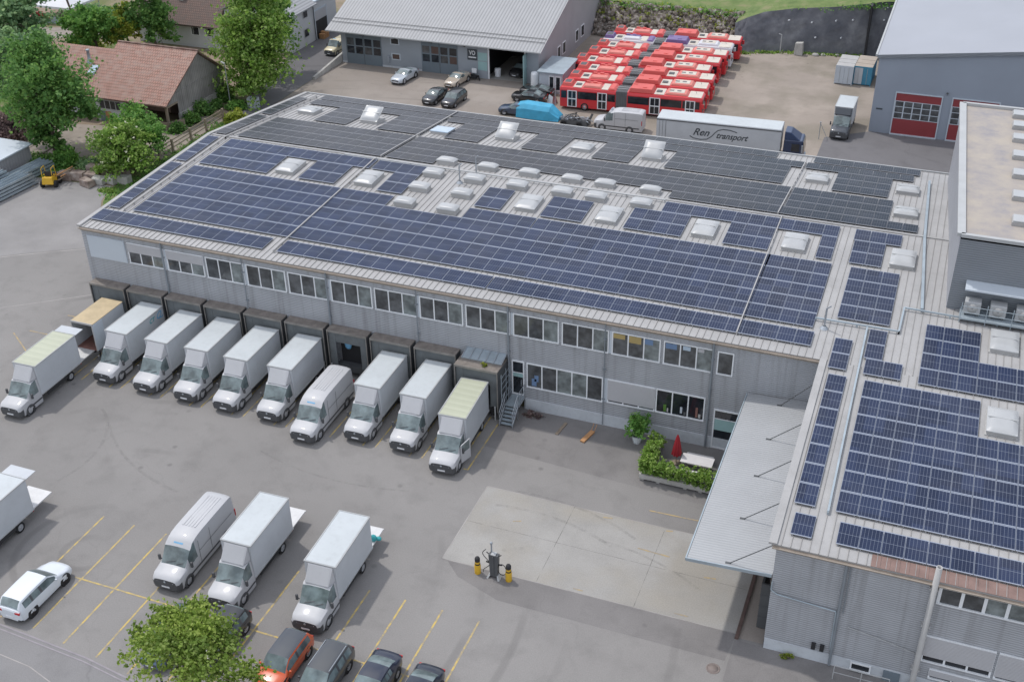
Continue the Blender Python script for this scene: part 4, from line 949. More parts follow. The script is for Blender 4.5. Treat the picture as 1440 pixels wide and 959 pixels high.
# ------------------------------------------------------------------ grey blue hall
hl = thing('grey_hall', 'big plain blue grey hall with maroon roller doors and pale roof', 'hall', (-7.3, 124.5, 0))
za, zb_ = 8.35, 12.3
def hz(x): return 8.35 + (x + 7.3) * .125
b = MB(); b.face([(-7.3, 124.5, 0), (25, 124.5, 0), (25, 124.5, hz(25)), (-7.3, 124.5, hz(-7.3))]); b.face([(-7.3, 175, 0), (-7.3, 124.5, 0), (-7.3, 124.5, hz(-7.3)), (-7.3, 175, hz(-7.3))])
b.face([(25, 124.5, 0), (25, 175, 0), (25, 175, hz(25)), (25, 124.5, hz(25))]); b.face([(25, 175, 0), (-7.3, 175, 0), (-7.3, 175, hz(-7.3)), (25, 175, hz(25))]); part(b, 'wall', 'hall_wall', hl)
b = MB(); b.hexa([(-7.5, 124.3, hz(-7.5)), (25, 124.3, hz(25)), (25, 175, hz(25)), (-7.5, 175, hz(-7.5))], [(-7.5, 124.3, hz(-7.5) + .15), (25, 124.3, hz(25) + .15), (25, 175, hz(25) + .15), (-7.5, 175, hz(-7.5) + .15)]); part(b, 'roof', 'hall_roof', hl)
b = MB(); b.bar((-7.62, 124.3, hz(-7.5) + .1), (-7.62, 175, hz(-7.5) + .1), .2, .22); part(b, 'gutter', 'trim', hl)
b = MB(); b.bar((-7.5, 124.26, hz(-7.5) - .02), (25, 124.26, hz(25) - .02), .08, .36); part(b, 'fascia', 'clad_dark', hl)
def roller(x0, x1, z1):
    f = MB(); f.box(x0 - .12, x0, 124.4, 124.497, 0, z1 + .12); f.box(x1, x1 + .12, 124.4, 124.497, 0, z1 + .12); f.box(x0, x1, 124.4, 124.497, z1, z1 + .12)
    f.box(x0 - .1, x1 + .1, 124.3, 124.497, 0, .12, 0)
    fo = part(f, 'roller_door', 'light_panel', hl)
    p = MB(); p.box(x0, x1, 124.46, 124.494, .12, 1.8); p.box(x0, x1, 124.46, 124.494, 3.75, z1); sub(p, 'door_panel', 'maroon', fo)
    g = MB(); g.box(x0, x1, 124.465, 124.494, 1.8, 3.75, 0)
    for i in range(6): xx = x0 + (x1 - x0) * i / 5; g.box(max(x0, xx - .06), min(x1, xx + .06), 124.455, 124.464, 1.8, 3.75, 1)
    for z in (1.8, 2.43, 3.08, 3.69): g.box(x0, x1, 124.452, 124.4545, z, z + .07, 1)
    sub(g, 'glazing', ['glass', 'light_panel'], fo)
roller(-5.0, -.45, 4.6); roller(.7, 5.2, 4.6)
b = MB(); b.box(-.02, .02, 124.3, 124.5, 4.9, 5.2); b.box(-.1, .1, 124.2, 124.35, 5.1, 5.2); part(b, 'floodlight', 'dark_steel', hl)
b = MB(); b.box(-6.85, -6.2, 124.47, 124.497, 2.55, 2.72); part(b, 'number_plate', 'ink', hl)
# ------------------------------------------------------------------ vehicles (front at y=0 facing -y, wheels on z=0)
def loft(stations, tagf, sharp=40, cap0='cap_front', cap1='cap_back'):
    """half rings (x,z) from sill to roof centre, mirrored; returns tag -> MB"""
    out = {}
    def get(t): return out.setdefault(t, MB())
    n = len(stations[0][1])
    # shared-vertex grids so smooth shading works inside one tag
    grids = {}
    def vid(t, i, j, side):
        k = (t, i, j, side if j < n - 1 else 1)
        if k not in grids:
            mb = get(t); y, ring = stations[i]; x, z = ring[j]
            mb.v.append((x * (1 if j == n - 1 else side), y, z)); grids[k] = len(mb.v) - 1
        return grids[k]
    for i in range(len(stations) - 1):
        for j in range(n - 1):
            t = tagf(i, j)
            if t is None: continue
            for side in (1, -1):
                q = [vid(t, i, j, side), vid(t, i + 1, j, side), vid(t, i + 1, j + 1, side), vid(t, i, j + 1, side)]
                if side < 0: q.reverse()
                mb = get(t); mb.f.append(tuple(q)); mb.m.append(0); mb.sm.append(True); mb.uv.append([(0, 0)] * 4)
    for idx, t in ((0, cap0), (len(stations) - 1, cap1)):
        if t is None: continue
        y, ring = stations[idx]; mb = get(t)
        pts = [(x, y, z) for x, z in ring] + [(-x, y, z) for x, z in reversed(ring[:-1])]
        if idx == 0: pts = pts
        else: pts = list(reversed(pts))
        mb.face(pts, 0)
    return out
def halves(mb):
    out = []
    for sg_ in (1, -1):
        q = MB(); idx = {}
        for f in mb.f:
            if sum(mb.v[i][0] for i in f) * sg_ <= 0: continue
            g = []
            for i in f:
                if i not in idx: idx[i] = len(q.v); q.v.append(mb.v[i])
                g.append(idx[i])
            q.f.append(tuple(g)); q.m.append(0); q.sm.append(True); q.uv.append([(0, 0)] * len(g))
        out.append(q)
    return out
def wheel(parent, x, y, r, w=.22, rim='rim', side=1):
    t = MB(); s = 1 if x > 0 else -1
    t.lathe((0, 0, 0), (s, 0, 0), [(r * .62, -w / 2), (r * .94, -w / 2), (r, -w * .3), (r, w * .3), (r * .95, w / 2), (r * .64, w / 2)], 22)
    o = t.build('wheel', 'tyre', parent); o.location = (x, y, r)
    q = MB(); q.lathe((0, 0, 0), (s, 0, 0), [(r * .66, -w * .4), (r * .66, w * .46), (r * .6, w * .38), (r * .28, w * .26), (r * .2, w * .44), (0, w * .45)], 18)
    for k in range(5):
        a = 2 * PI * k / 5; q.bar((s * w * .36, math.cos(a) * r * .2, math.sin(a) * r * .2), (s * w * .4, math.cos(a) * r * .62, math.sin(a) * r * .62), .035, .06)
    q.build('rim', rim, o)
    return o
def cab_rings(L, roofz, kind):
    R = [(0.00, [(.66, .30), (.76, .46), (.76, .74), (.70, .90), (.58, .96), (.3, .98), (0, .985)]),
         (0.10, [(.84, .24), (.90, .46), (.90, .76), (.83, .99), (.68, 1.05), (.35, 1.08), (0, 1.09)]),
         (0.35, [(.90, .24), (.95, .50), (.95, .82), (.89, 1.08), (.74, 1.14), (.38, 1.17), (0, 1.18)]),
         (0.98, [(.93, .24), (.965, .55), (.965, .88), (.93, 1.17), (.80, 1.26), (.40, 1.29), (0, 1.30)]),
         (1.06, [(.93, .24), (.965, .55), (.965, .88), (.93, 1.19), (.81, 1.31), (.41, 1.35), (0, 1.36)]),
         (1.34, [(.935, .24), (.968, .55), (.968, .88), (.935, 1.20), (.82, 1.66), (.42, 1.71), (0, 1.72)]),
         (1.66, [(.94, .24), (.97, .55), (.97, .88), (.94, 1.20), (.84, 2.06), (.43, 2.12), (0, 2.13)]),
         (1.78, [(.94, .24), (.97, .55), (.97, .88), (.94, 1.20), (.85, 2.14), (.44, 2.22), (0, 2.24)])]
    return R
def van_front_tags(ys, extra=None):
    def f(i, j):
        y0, y1 = ys[i], ys[i + 1]
        if y1 <= .36 and j <= 1: return 'bumper'
        if .9 < y0 < 1.7 and j >= 4 and y1 < 1.7: return 'windscreen'
        if 1.3 <= y0 and y1 <= 2.14 and j == 3: return 'side_window'
        return 'body'
    return f
def van_details(t, body_mat, L, logo=True, plate_txt=True):
    for sx in (-1, 1):
        b = MB(); b.hexa([(sx * .52, -.012, .80), (sx * .86, .10, .80), (sx * .90, .34, .86), (sx * .56, .02, .86)][::sx], [(sx * .50, .02, .96), (sx * .80, .12, .99), (sx * .85, .36, 1.06), (sx * .54, .06, 1.0)][::sx]); b.build('headlight', 'lamp', t)
        b = MB(); b.box(sx * 1.0 - .04, sx * 1.0 + .04, 1.28, 1.36, 1.22, 1.26); b.box(sx * 1.10 - .07, sx * 1.10 + .07, 1.22, 1.34, 1.18, 1.56); b.build('mirror', 'bumper', t, bevel=.03)
        b = MB(); b.box(sx * .972 - .014, sx * .972 + .014, .95, L, .56, .68); b.build('side_moulding', 'bumper', t)
    b = MB(); b.box(-.56, .56, -.015, .05, .60, .80); b.build('grille', 'bumper', t, bevel=.02)
    b = MB(); b.lathe((0, -.018, .83), (0, -1, 0), [(.075, 0), (.075, .012), (0, .014)], 14); b.build('badge', 'steel', t)
    b = MB(); b.box(-.26, .26, -.022, .0, .42, .52); b.build('number_plate', 'plate', t)
    b = MB(); b.bar((-.5, 1.02, 1.36), (.1, 1.16, 1.5), .03, .02); b.bar((.2, 1.02, 1.36), (.62, 1.14, 1.46), .03, .02); b.build('wiper', 'bumper', t)
def box_lorry(label, roof='box_roof', L=6.85, cabm='van_white', boxm='box_white', group='white box lorries', lift=None, stripe=None, defl=True, front=2.33, W=.975, H=3.22):
    t = thing('box_lorry', label, 'lorry', (0, 0, 0), 0, group)
    R = cab_rings(0, 0, 0)
    R += [(2.14, [(.94, .24), (.97, .55), (.97, .88), (.94, 1.20), (.85, 2.18), (.44, 2.26), (0, 2.28)]), (front - .02, [(.94, .24), (.97, .55), (.97, .88), (.94, 1.20), (.85, 2.16), (.44, 2.24), (0, 2.26)])]
    ys = [r[0] for r in R]
    P = loft(R, van_front_tags(ys), cap0='bumper')
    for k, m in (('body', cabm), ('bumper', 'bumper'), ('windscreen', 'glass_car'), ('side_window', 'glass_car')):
        nm = 'cab' if k == 'body' else k
        for piece in (halves(P[k]) if k == 'side_window' else [P[k]]): piece.build(nm, m, t, sharp=42)
    if 'cap_back' in P: P['cap_back'].build('cab_back', cabm, t)
    van_details(t, cabm, front - .05)
    if defl:
        d = MB(); f = front - .02
        d.hexa([(-.74, 1.70, 2.22), (.74, 1.70, 2.22), (.88, f, 2.22), (-.88, f, 2.22)], [(-.66, 2.26, 3.10), (.66, 2.26, 3.10), (.82, f, 3.16), (-.82, f, 3.16)])
        o = d.build('wind_deflector', cabm, t, bevel=.025)
        lg = MB(); lg.hexa([(-.3, 1.765, 2.275), (.3, 1.765, 2.275), (.3, 1.785, 2.275), (-.3, 1.785, 2.275)], [(-.3, 1.80, 2.36), (.3, 1.80, 2.36), (.3, 1.82, 2.36), (-.3, 1.82, 2.36)]); lg.build('logo', 'logo', o)
    b = MB(); b.box(-W, W, front, L, .82, H - .02); b.build('cargo_box', boxm, t, bevel=.03)
    r = MB(); r.box(-W + .05, W - .05, front + .06, L - .06, H - .021, H + .004); r.build('box_roof', roof, t)
    for s in (-1, 1): e = MB(); e.box(s * W - .03, s * W + .03, front - .01, L + .01, .80, .88); e.build('lower_rail', 'trim', t)
    e = MB()
    for s in (-1, 1): e.box(s * W - .03, s * W + .03, front - .01, L + .01, H - .07, H + .012)
    e.box(-W, W, front - .02, front + .03, H - .07, H + .012); e.box(-W, W, L - .03, L + .02, H - .07, H + .012); e.build('box_edge', 'trim', t)
    c = MB(); c.box(-.42, .42, 1.5, L - .2, .5, .8); c.box(-.9, -.86, 3.0, 5.2, .4, .75); c.box(.86, .9, 3.0, 5.2, .4, .75); c.build('chassis', 'chassis', t)
    for x in (-1, 1):
        wheel(t, x * .84, .98, .36); wheel(t, x * .80, 5.55, .36, .26)
        a = MB(); a.lathe((x * .955, .98, .36), (x, 0, 0), [(.46, 0), (.46, .02), (.3, .021)], 20); a.build('wheel_arch', 'bumper', t)
        g = MB(); g.box(x * .78 - .12, x * .78 + .12, L - .02, L + .03, .62, .76); g.build('tail_light', 'tail', t)
    if lift == 'open':
        p = MB(); p.box(-.93, .93, L + .04, L + 1.65, .80, .88); p.box(-.93, .93, L + 1.62, L + 1.75, .80, .84); o = p.build('tail_lift', 'lift', t)
        q = MB(); q.box(-.7, -.6, L - .2, L + .5, .5, .78); q.box(.6, .7, L - .2, L + .5, .5, .78); q.build('lift_arm', 'chassis', o)
    if lift == 'flap':
        p = MB(); p.box(-.93, .93, L + .04, L + 1.72, .80, .88); p.build('tail_lift', 'lift', t)
        p = MB(); p.box(-.95, .95, L + .02, L + .95, H - .1, H - .06); p.build('rear_flap', 'box_white', t)
    return t
GT = 'white box lorries'
l2 = box_lorry('white box lorry directly right of the front row van, tail lift folded out', lift='open')
l2.location = (-33.42, 38.72, 0); l2.rotation_euler = (0, 0, rad(1.5))
l3 = dup(l2, (-27.98, 38.85, 0), rad(2.2), 'white box lorry ending the front row, teal sack on its lift')
l0 = box_lorry('white box lorry with open tail lift and raised flap, behind the white SUV', lift='flap'); l0.location = (-49.9, 34.75, 0)
d1 = box_lorry('white box lorry at far left with its lift against the beige roofed box', 'box_roof_green', lift='flap'); d1.location = (-58.02, 49.75, 0); d1.rotation_euler = (0, 0, rad(1.5))
dk = box_lorry('white box lorry parked third from the left at the docks'); dk.location = (-51.0, 55.55, 0)
for x, y, r, lb in ((-47.5, 55.6, 1.5, 'white box lorry parked fourth from the left at the docks'), (-44.12, 55.5, 1.0, 'white box lorry parked fifth from the left at the docks'), (-40.52, 55.55, 1.5, 'white box lorry at the docks directly left of the high roof van'),
                    (-33.62, 55.55, 1.0, 'white box lorry at the docks directly right of the high roof van'), (-30.15, 55.55, 1.0, 'white box lorry at the docks, next to the lorry with open driver door')):
    dup(dk, (x, y, 0), rad(r), lb)
d2 = box_lorry('white box lorry with blue lettering on its rear side, second at the docks', 'box_roof'); d2.location = (-54.6, 55.6, 0)
mt = Matrix.Translation((.981, 5.95, 2.62)) @ Matrix.Rotation(PI / 2, 4, 'Z') @ Matrix.Rotation(PI / 2, 4, 'X')
lt = text_part('lettering', 'CT', .5, Matrix.Translation((.981, 5.35, 2.7)) @ Matrix.Rotation(PI / 2, 4, 'Z') @ Matrix.Rotation(PI / 2, 4, 'X'), 'logo_teal', d2, .3)
lt = text_part('lettering', 'O', .75, Matrix.Translation((.981, 6.15, 2.72)) @ Matrix.Rotation(PI / 2, 4, 'Z') @ Matrix.Rotation(PI / 2, 4, 'X'), 'logo', d2, .5)
lt = text_part('lettering', '~', .9, Matrix.Translation((.983, 6.35, 2.5)) @ Matrix.Rotation(PI / 2, 4, 'Z') @ Matrix.Rotation(PI / 2, 4, 'X'), 'logo', d2, .3)
d10 = box_lorry('greenish roofed white box lorry with open driver door at the last dock', 'box_roof_green'); d10.location = (-26.62, 54.3, 0); d10.rotation_euler = (0, 0, rad(3.0))
b = MB(); b.box(0, .05, 0, .95, .45, 1.2); b.box(0, .05, 0, .06, 1.2, 1.85); b.bar((.025, .06, 1.85), (.025, .9, 1.95), .05, .05); b.box(0, .05, .86, .95, 1.2, 1.95); o = b.build('open_door', 'van_white', d10); o.location = (.98, 1.15, 0); o.rotation_euler = (0, 0, rad(-20))
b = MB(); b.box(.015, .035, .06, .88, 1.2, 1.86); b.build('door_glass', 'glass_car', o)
b = MB(); b.ell((0, 0, .22), (.22, .17, .24), 12, 7); b.ell((.25, .15, .12), (.2, .15, .14), 10, 6); o = b.build('sack', 'logo_teal'); o.location = (-27.45, 46.25, .88); tag(o, 'teal green sack lying on the tail lift of the right front lorry', 'sack')
# box body left standing at the first dock
sb = thing('swap_body', 'box body with beige roof and open front standing at the left end dock', 'swap body', (-57.9, 58.2, 0))
b = MB(); W = .98
b.box(-W, -W + .05, 0, 3.7, .95, 3.2); b.box(W - .05, W, 0, 3.7, .95, 3.2); b.box(-W, W, 3.65, 3.7, .95, 3.2); b.build('side_wall', 'box_white', sb)
b = MB(); b.box(-W, W, 0, 3.7, 3.2, 3.25); b.build('roof', 'box_roof_beige', sb)
b = MB(); b.box(-W + .05, W - .05, .02, 3.65, .9, .95); b.build('floor', 'rust', sb)
b = MB(); b.box(-W - .01, -W + .08, -.03, .03, .9, 3.25); b.box(W - .08, W + .01, -.03, .03, .9, 3.25); b.box(-W, W, -.04, .03, 3.12, 3.27); b.build('front_frame', 'curb', sb)
b = MB(); b.box(W + .0, W + .05, -.02, 1.1, .95, 3.15); b.build('door', 'light_panel', sb)
b = MB(); b.box(-.5, .5, .2, 3.5, .55, .9); b.build('subframe', 'chassis', sb)
for x in (-.85, .85):
    for y in (.3, 3.3): b = MB(); b.tube((x, y, 0), (x, y, .9), .05, 8); b.build('leg', 'chassis', sb)
# panel vans
def panel_van(label, L=6.35, roofz=2.62, group='white panel vans', body='van_white', rearw=True):
    t = thing('panel_van', label, 'van', (0, 0, 0), 0, group)
    R = cab_rings(0, 0, 0); z = roofz
    for y, dz, s in ((1.95, -.24, 1), (2.14, -.15, 1), (2.45, -.07, 1), (2.9, -.02, 1), (4.2, 0, 1), (L - .35, -.01, 1), (L - .08, -.06, .985), (L, -.14, .96)):
        zz = z + dz; w = s
        R.append((y, [(.94 * w, .26), (.97 * w, .55), (.97 * w, .9), (.945 * w, 1.25), (.82 * w, zz - .10), (.5 * w, zz - .015), (0, zz)]))
    ys = [r[0] for r in R]
    P = loft(R, van_front_tags(ys), cap0='bumper', cap1='body')
    for k, m in (('body', body), ('bumper', 'bumper'), ('windscreen', 'glass_car'), ('side_window', 'glass_car')):
        for piece in (halves(P[k]) if k == 'side_window' else [P[k]]): piece.build(k, m, t, sharp=48)
    van_details(t, body, L - .3)
    rr = MB()
    for i in range(5):
        x = -.4 + i * .2; rr.box(x - .05, x + .05, 3.0, L - .5, z - .03, z + .004)
    rr.build('roof_rib', body, t)
    lg = MB(); lg.hexa([(-.3, 1.79, 2.25), (.3, 1.79, 2.25), (.3, 1.81, 2.25), (-.3, 1.81, 2.25)], [(-.3, 1.86, 2.31), (.3, 1.86, 2.31), (.3, 1.88, 2.31), (-.3, 1.88, 2.31)]); lg.build('logo', 'logo', t)
    for x in (-1, 1):
        wheel(t, x * .86, .98, .36); wheel(t, x * .86, L - 1.35, .36)
        for yy in (.98, L - 1.35):
            a = MB(); a.lathe((x * .958, yy, .36), (x, 0, 0), [(.45, 0), (.45, .02), (.3, .021)], 20); a.build('wheel_arch', 'bumper', t)
        g = MB(); g.box(x * .91 - .05, x * .91 + .05, L - .06, L + .01, 1.0, 1.5); g.build('tail_light', 'tail', t)
        q = MB(); q.box(x * .968 - .006, x * .968 + .006, 2.35, 2.37, .6, 2.3); q.box(x * .968 - .006, x * .968 + .006, 3.55, 3.57, .6, 2.3); q.box(x * .971 - .006, x * .971 + .006, 2.4, L - .4, 1.52, 1.54); q.build('panel_line', 'dark_steel', t)
    return t
v1 = panel_van('white high roof panel van at the left of the front row'); v1.location = (-37.28, 38.95, 0); v1.rotation_euler = (0, 0, rad(1.5))
v2 = dup(v1, (-37.05, 54.2, 0), rad(1.0), 'white high roof panel van backed up to the open dock between box lorries')
vb = panel_van('white panel van behind the warehouse left of the semi trailer', 5.4, 2.35, 'vans'); vb.location = (-35.6, 116.3, 0); vb.rotation_euler = (0, 0, rad(-88)); vb['group'] = 'vans behind the warehouse'
M['van_cream'] = paint('van_cream', (0.62, 0.55, 0.36))
vc = panel_van('cream panel van with dark bumper standing at the corner of the workshop', 4.8, 2.05, 'vans', 'van_cream'); vc.location = (-75.35, 128.2, 0); vc.rotation_euler = (0, 0, rad(-4)); vc.scale = (.82, .9, .82); vc['group'] = 'vans behind the warehouse'
M['lorry_dark'] = paint('lorry_dark', (0.05, 0.058, 0.07))
dl = box_lorry('dark grey lorry with white roofed box parked on the gravel by the hall', 'box_roof', 5.9, 'lorry_dark', 'box_white', 'lorries behind the warehouse', None, None, False, 2.2, .95, 2.95); dl.location = (-10.05, 120.7, 0); dl.rotation_euler = (0, 0, rad(-1))
b = MB(); b.hexa([(-.8, 1.74, 2.23), (.8, 1.74, 2.23), (.9, 2.18, 2.23), (-.9, 2.18, 2.23)], [(-.8, 2.05, 2.9), (.8, 2.05, 2.9), (.9, 2.18, 2.9), (-.9, 2.18, 2.9)]); b.build('wind_deflector', 'lorry_dark', dl, bevel=.05)
# cars
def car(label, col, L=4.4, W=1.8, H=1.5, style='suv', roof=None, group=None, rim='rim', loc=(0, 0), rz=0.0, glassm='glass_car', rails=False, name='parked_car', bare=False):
    t = thing(name, label, 'car', (loc[0], loc[1], 0), rz, group)
    w = W / 2
    sil = {'suv': dict(c=.27, a=.43, r=.90, e=.972, belt=.62, tail=.70), 'hatch': dict(c=.24, a=.39, r=.89, e=.972, belt=.61, tail=.68), 'sedan': dict(c=.29, a=.46, r=.69, e=.86, belt=.66, tail=.72), 'coupe': dict(c=.33, a=.49, r=.62, e=.88, belt=.68, tail=.72)}[style]
    cy, ay, ry, ey = (sil[k] * L for k in 'care'); bz = sil['belt'] * H; tz = sil['tail'] * H
    hz = bz + .03
    S = []
    def st(y, wt, zb, zt, tw, z0=.2):
        zb = min(zb, zt - .03)
        S.append((y, [(w * wt * .86, z0 + .02), (w * wt * .97, z0 + .14), (w * wt, .52 * zb + .2), (w * wt * .955, zb), (w * (wt * .955 * .2 + tw * .8) * 1.01, zb + (zt - zb) * .80), (w * tw, zt), (w * tw * .9, zt + .022), (w * tw * .55, zt + .045), (0, zt + .06)]))
    st(0.0, .70, .50, .60, .55, .28); st(.10, .84, .58, .70, .68, .2); st(.32, .95, .66, .78, .76, .17); st(.75, 1.0, bz - .12, bz - .08, .80, .17)
    st(cy, 1.0, bz - .02, hz, .84, .17)
    for k in (1, 2): f = k / 3; st(cy + (ay - cy) * f, 1.0, bz, hz + (H - .05 - hz) * (f ** .85), .84 - .08 * f, .17)
    st(ay, 1.0, bz + .01, H - .05, .755, .17)
    for f in sorted((.30, .38, .66, .73, 1.0)): st(ay + (ry - ay) * f, 1.0, bz + .02 + .03 * f, H - .05 + (.03 * math.sin(PI * f) - .03 * f), .755 - .01 * f, .17)
    st(ry + (ey - ry) * .5, .985, bz + .05, (H - .08 + tz) / 2 + .07, .74, .17)
    st(ey, .96, tz - .04, tz + .02, .74, .2)
    if style in ('sedan', 'coupe'): st(L - .3, .95, tz - .05, tz + .03, .76, .2)
    st(L - .18, .93, tz - .07, tz - .02, .73, .21); st(L - .05, .84, tz - .13, tz - .07, .66, .25); st(L, .70, tz - .24, tz - .16, .54, .32)
    ys = [s[0] for s in S]
    pil = ay + (ry - ay) * .34
    def tg(i, j):
        y0, y1 = ys[i], ys[i + 1]
        if cy - .01 <= y0 and y1 <= ay + .01 and j >= 5: return 'windscreen'
        if ry - .01 <= y0 and y1 <= ey + .01 and j >= (6 if style in ('suv', 'hatch') else 5): return 'rear_window'
        fm = ((y0 + y1) / 2 - ay) / (ry - ay)
        if j == 3 and y0 >= cy + (ay - cy) * .3 and y1 <= ry + .01: return 'pillar' if .29 < fm < .385 else 'rear_pillar' if .65 < fm < .735 else 'side_window'
        if j >= 5 and ay - .01 <= y0 and y1 <= ry + .01: return 'roof'
        if j == 0: return 'sill'
        return 'body'
    P = loft(S, tg, cap0='body', cap1='body')
    cm = paint(label[:18] + '_paint', col, .3, .8) if not isinstance(col, str) else M[col]
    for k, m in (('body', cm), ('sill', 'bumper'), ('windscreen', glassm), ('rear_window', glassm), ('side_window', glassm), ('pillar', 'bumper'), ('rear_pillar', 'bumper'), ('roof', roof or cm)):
        if k in P:
            for piece in (halves(P[k]) if k in ('side_window', 'sill', 'pillar', 'rear_pillar') else [P[k]]): piece.build(k, m, t, sharp=38)
    for x in (-1, 1):
        for yy in (L * .19, L * .80):
            wheel(t, x * (w - .12), yy, .335, .22, rim)
            a = MB(); a.lathe((x * (w - .03), yy, .36), (x, 0, 0), [(.42, 0), (.42, .022), (.25, .023)], 20); a.build('wheel_arch', 'black', t)
        b = MB(); b.hexa([(x * w * .48, .02, .52), (x * w * .80, .14, .52), (x * w * .84, .4, .56), (x * w * .55, .10, .56)][::x], [(x * w * .48, .05, .68), (x * w * .74, .17, .70), (x * w * .79, .45, .74), (x * w * .55, .14, .70)][::x]); b.build('headlight', 'lamp', t)
        b = MB(); b.box(x * w * .68 - .16, x * w * .68 + .16, L - .08, L + .005, tz - .26, tz - .13); b.build('tail_light', 'tail', t)
        b = MB(); b.box(x * (w + .06) - .07, x * (w + .06) + .07, ay - .42, ay - .32, bz - .02, bz + .12); b.build('mirror', cm, t, bevel=.03)
        if rails: b = MB(); b.tube((x * w * .70, ay + .1, H - .01), (x * w * .69, ry - .1, H - .03), .025, 6); b.build('roof_rail', 'steel', t)
    b = MB(); b.box(-.25, .25, -.02, .03, .36, .45); b.build('number_plate', 'plate', t)
    b = MB(); b.box(-.25, .25, L - .03, L + .02, .5, .6); b.build('number_plate', 'plate', t)
    b = MB(); b.box(-w * .5, w * .5, -.015, .03, .48, .6); b.build('grille', 'bumper', t)
    return t
car('white electric SUV with black wheels parked alone at the left, rear to the street', (.66, .70, .74), 4.5, 1.78, 1.55, 'suv', rim='rim_black', loc=(-44.15, 38.35), rz=PI + rad(0), name='parked_car')
car('small black car with red tail lights half under the leafy tree', (.02, .021, .024), 4.2, 1.7, 1.45, 'hatch', loc=(-32.0, 34.45))
car('dark blue car almost hidden below the crown of the leafy tree', (.05, .09, .15), 4.2, 1.7, 1.45, 'hatch', loc=(-34.55, 33.6))
car('orange red hatchback with black roof parked beside the leafy tree', (.62, .10, .028), 3.9, 1.72, 1.45, 'hatch', roof='lorry_dark', loc=(-27.85, 34.35))
car('dark grey SUV with silver roof rails right of the orange red hatchback', (.055, .06, .066), 4.5, 1.78, 1.5, 'suv', loc=(-25.35, 33.75), rails=True)
car('dark navy saloon with greenish rear glass, second from right in the front row', (.018, .024, .045), 4.4, 1.75, 1.36, 'sedan', loc=(-22.65, 34.25))
car('dark navy car cut by the bottom picture edge, right most in the front row', (.016, .022, .036), 4.3, 1.72, 1.34, 'sedan', loc=(-20.1, 34.25))
car('silver sports saloon parked before the white wall of the workshop', (.46, .50, .54), 4.3, 1.75, 1.3, 'coupe', loc=(-62.45, 121.15), rz=rad(-6))
car('champagne gold coupe with a small open sunroof before the workshop', (.44, .38, .31), 4.1, 1.7, 1.3, 'coupe', loc=(-55.85, 122.1), rz=rad(-8))
car('black saloon nearest the roof edge, left of its black neighbour', (.018, .02, .022), 4.1, 1.72, 1.32, 'sedan', loc=(-55.9, 116.0), rz=rad(-4))
car('black estate car right of the black saloon at the roof edge', (.017, .019, .022), 4.1, 1.72, 1.4, 'suv', loc=(-53.4, 115.85), rz=rad(-3))
car('black car with dusty roof parked closest to the blue roofed cabin', (.014, .015, .017), 4.0, 1.7, 1.25, 'coupe', loc=(-47.1, 123.5), rz=rad(-90))
car('black car with a crumpled metal sheet behind it, near the cabin', (.014, .015, .017), 4.1, 1.7, 1.25, 'sedan', loc=(-47.35, 121.5), rz=rad(-90))
car('dark blue car half covered by a cyan tarpaulin', (.03, .05, .09), 4.3, 1.72, 1.35, 'sedan', loc=(-47.2, 117.0), rz=rad(-90))
b = MB()   # cyan tarpaulin in folded facets
xs = [-44.9, -44.0, -42.3, -41.0, -39.9]; prof = [(1.35, .9), (1.55, 1.0), (1.5, 1.0), (1.45, .95), (.45, .8)]
rings = []
for x, (h, ww) in zip(xs, prof): rings.append([(x, 117.0 - ww - .12, .05), (x, 117.0 - ww * .95, h * .72), (x, 117.0 - ww * .55, h), (x, 117.0 + ww * .6, h * 1.02), (x, 117.0 + ww, h * .7), (x, 117.0 + ww + .1, .05)])
for r0, r1 in zip(rings, rings[1:]):
    for i in range(5): b.face([r0[i], r0[i + 1], r1[i + 1], r1[i]])
b.face(list(reversed(rings[0]))); b.face(rings[-1])
tag(b.build('tarpaulin', 'tarp'), 'bright cyan tarpaulin draped over the rear of a parked car', 'tarpaulin')
sc = thing('scrap_pile', 'pile of grey and black wrecked car parts left of the white panel van', 'scrap', (-38, 116.4, 0))
rs = np.random.default_rng(5)
b = MB()
for i in range(26):
    x, y, z = -38 + rs.uniform(-1.7, 1.7), 116.5 + rs.uniform(-.7, .7), rs.uniform(.1, .9); d = Vector(rs.normal(0, 1, 3)).normalized() * rs.uniform(.3, .7)
    b.bar(Vector((x, y, z)) - d, Vector((x, y, z)) + d, rs.uniform(.06, .45), rs.uniform(.02, .08), int(rs.integers(0, 3)))
part(b, 'body_panel', ['light_panel', 'black', 'steel'], sc)
b = MB(); b.hexa([(-39.6, 115.7, 0), (-36.4, 115.7, 0), (-36.4, 117.2, 0), (-39.6, 117.2, 0)], [(-39.4, 115.8, .55), (-36.6, 115.8, .6), (-36.6, 117.1, .6), (-39.4, 117.1, .5)]); b.path([(-39.2, 115.9, .55), (-38.6, 115.95, 1.15), (-37.6, 115.95, 1.2), (-37.0, 115.9, .6)], .05); part(b, 'shell', 'dark_steel', sc)
for x in (-39.1, -37.3): b = MB(); b.lathe((x, 115.62, .3), (0, -1, 0), [(.12, 0), (.3, 0), (.3, .16), (.12, .16)], 14); part(b, 'tyre', 'tyre', sc)
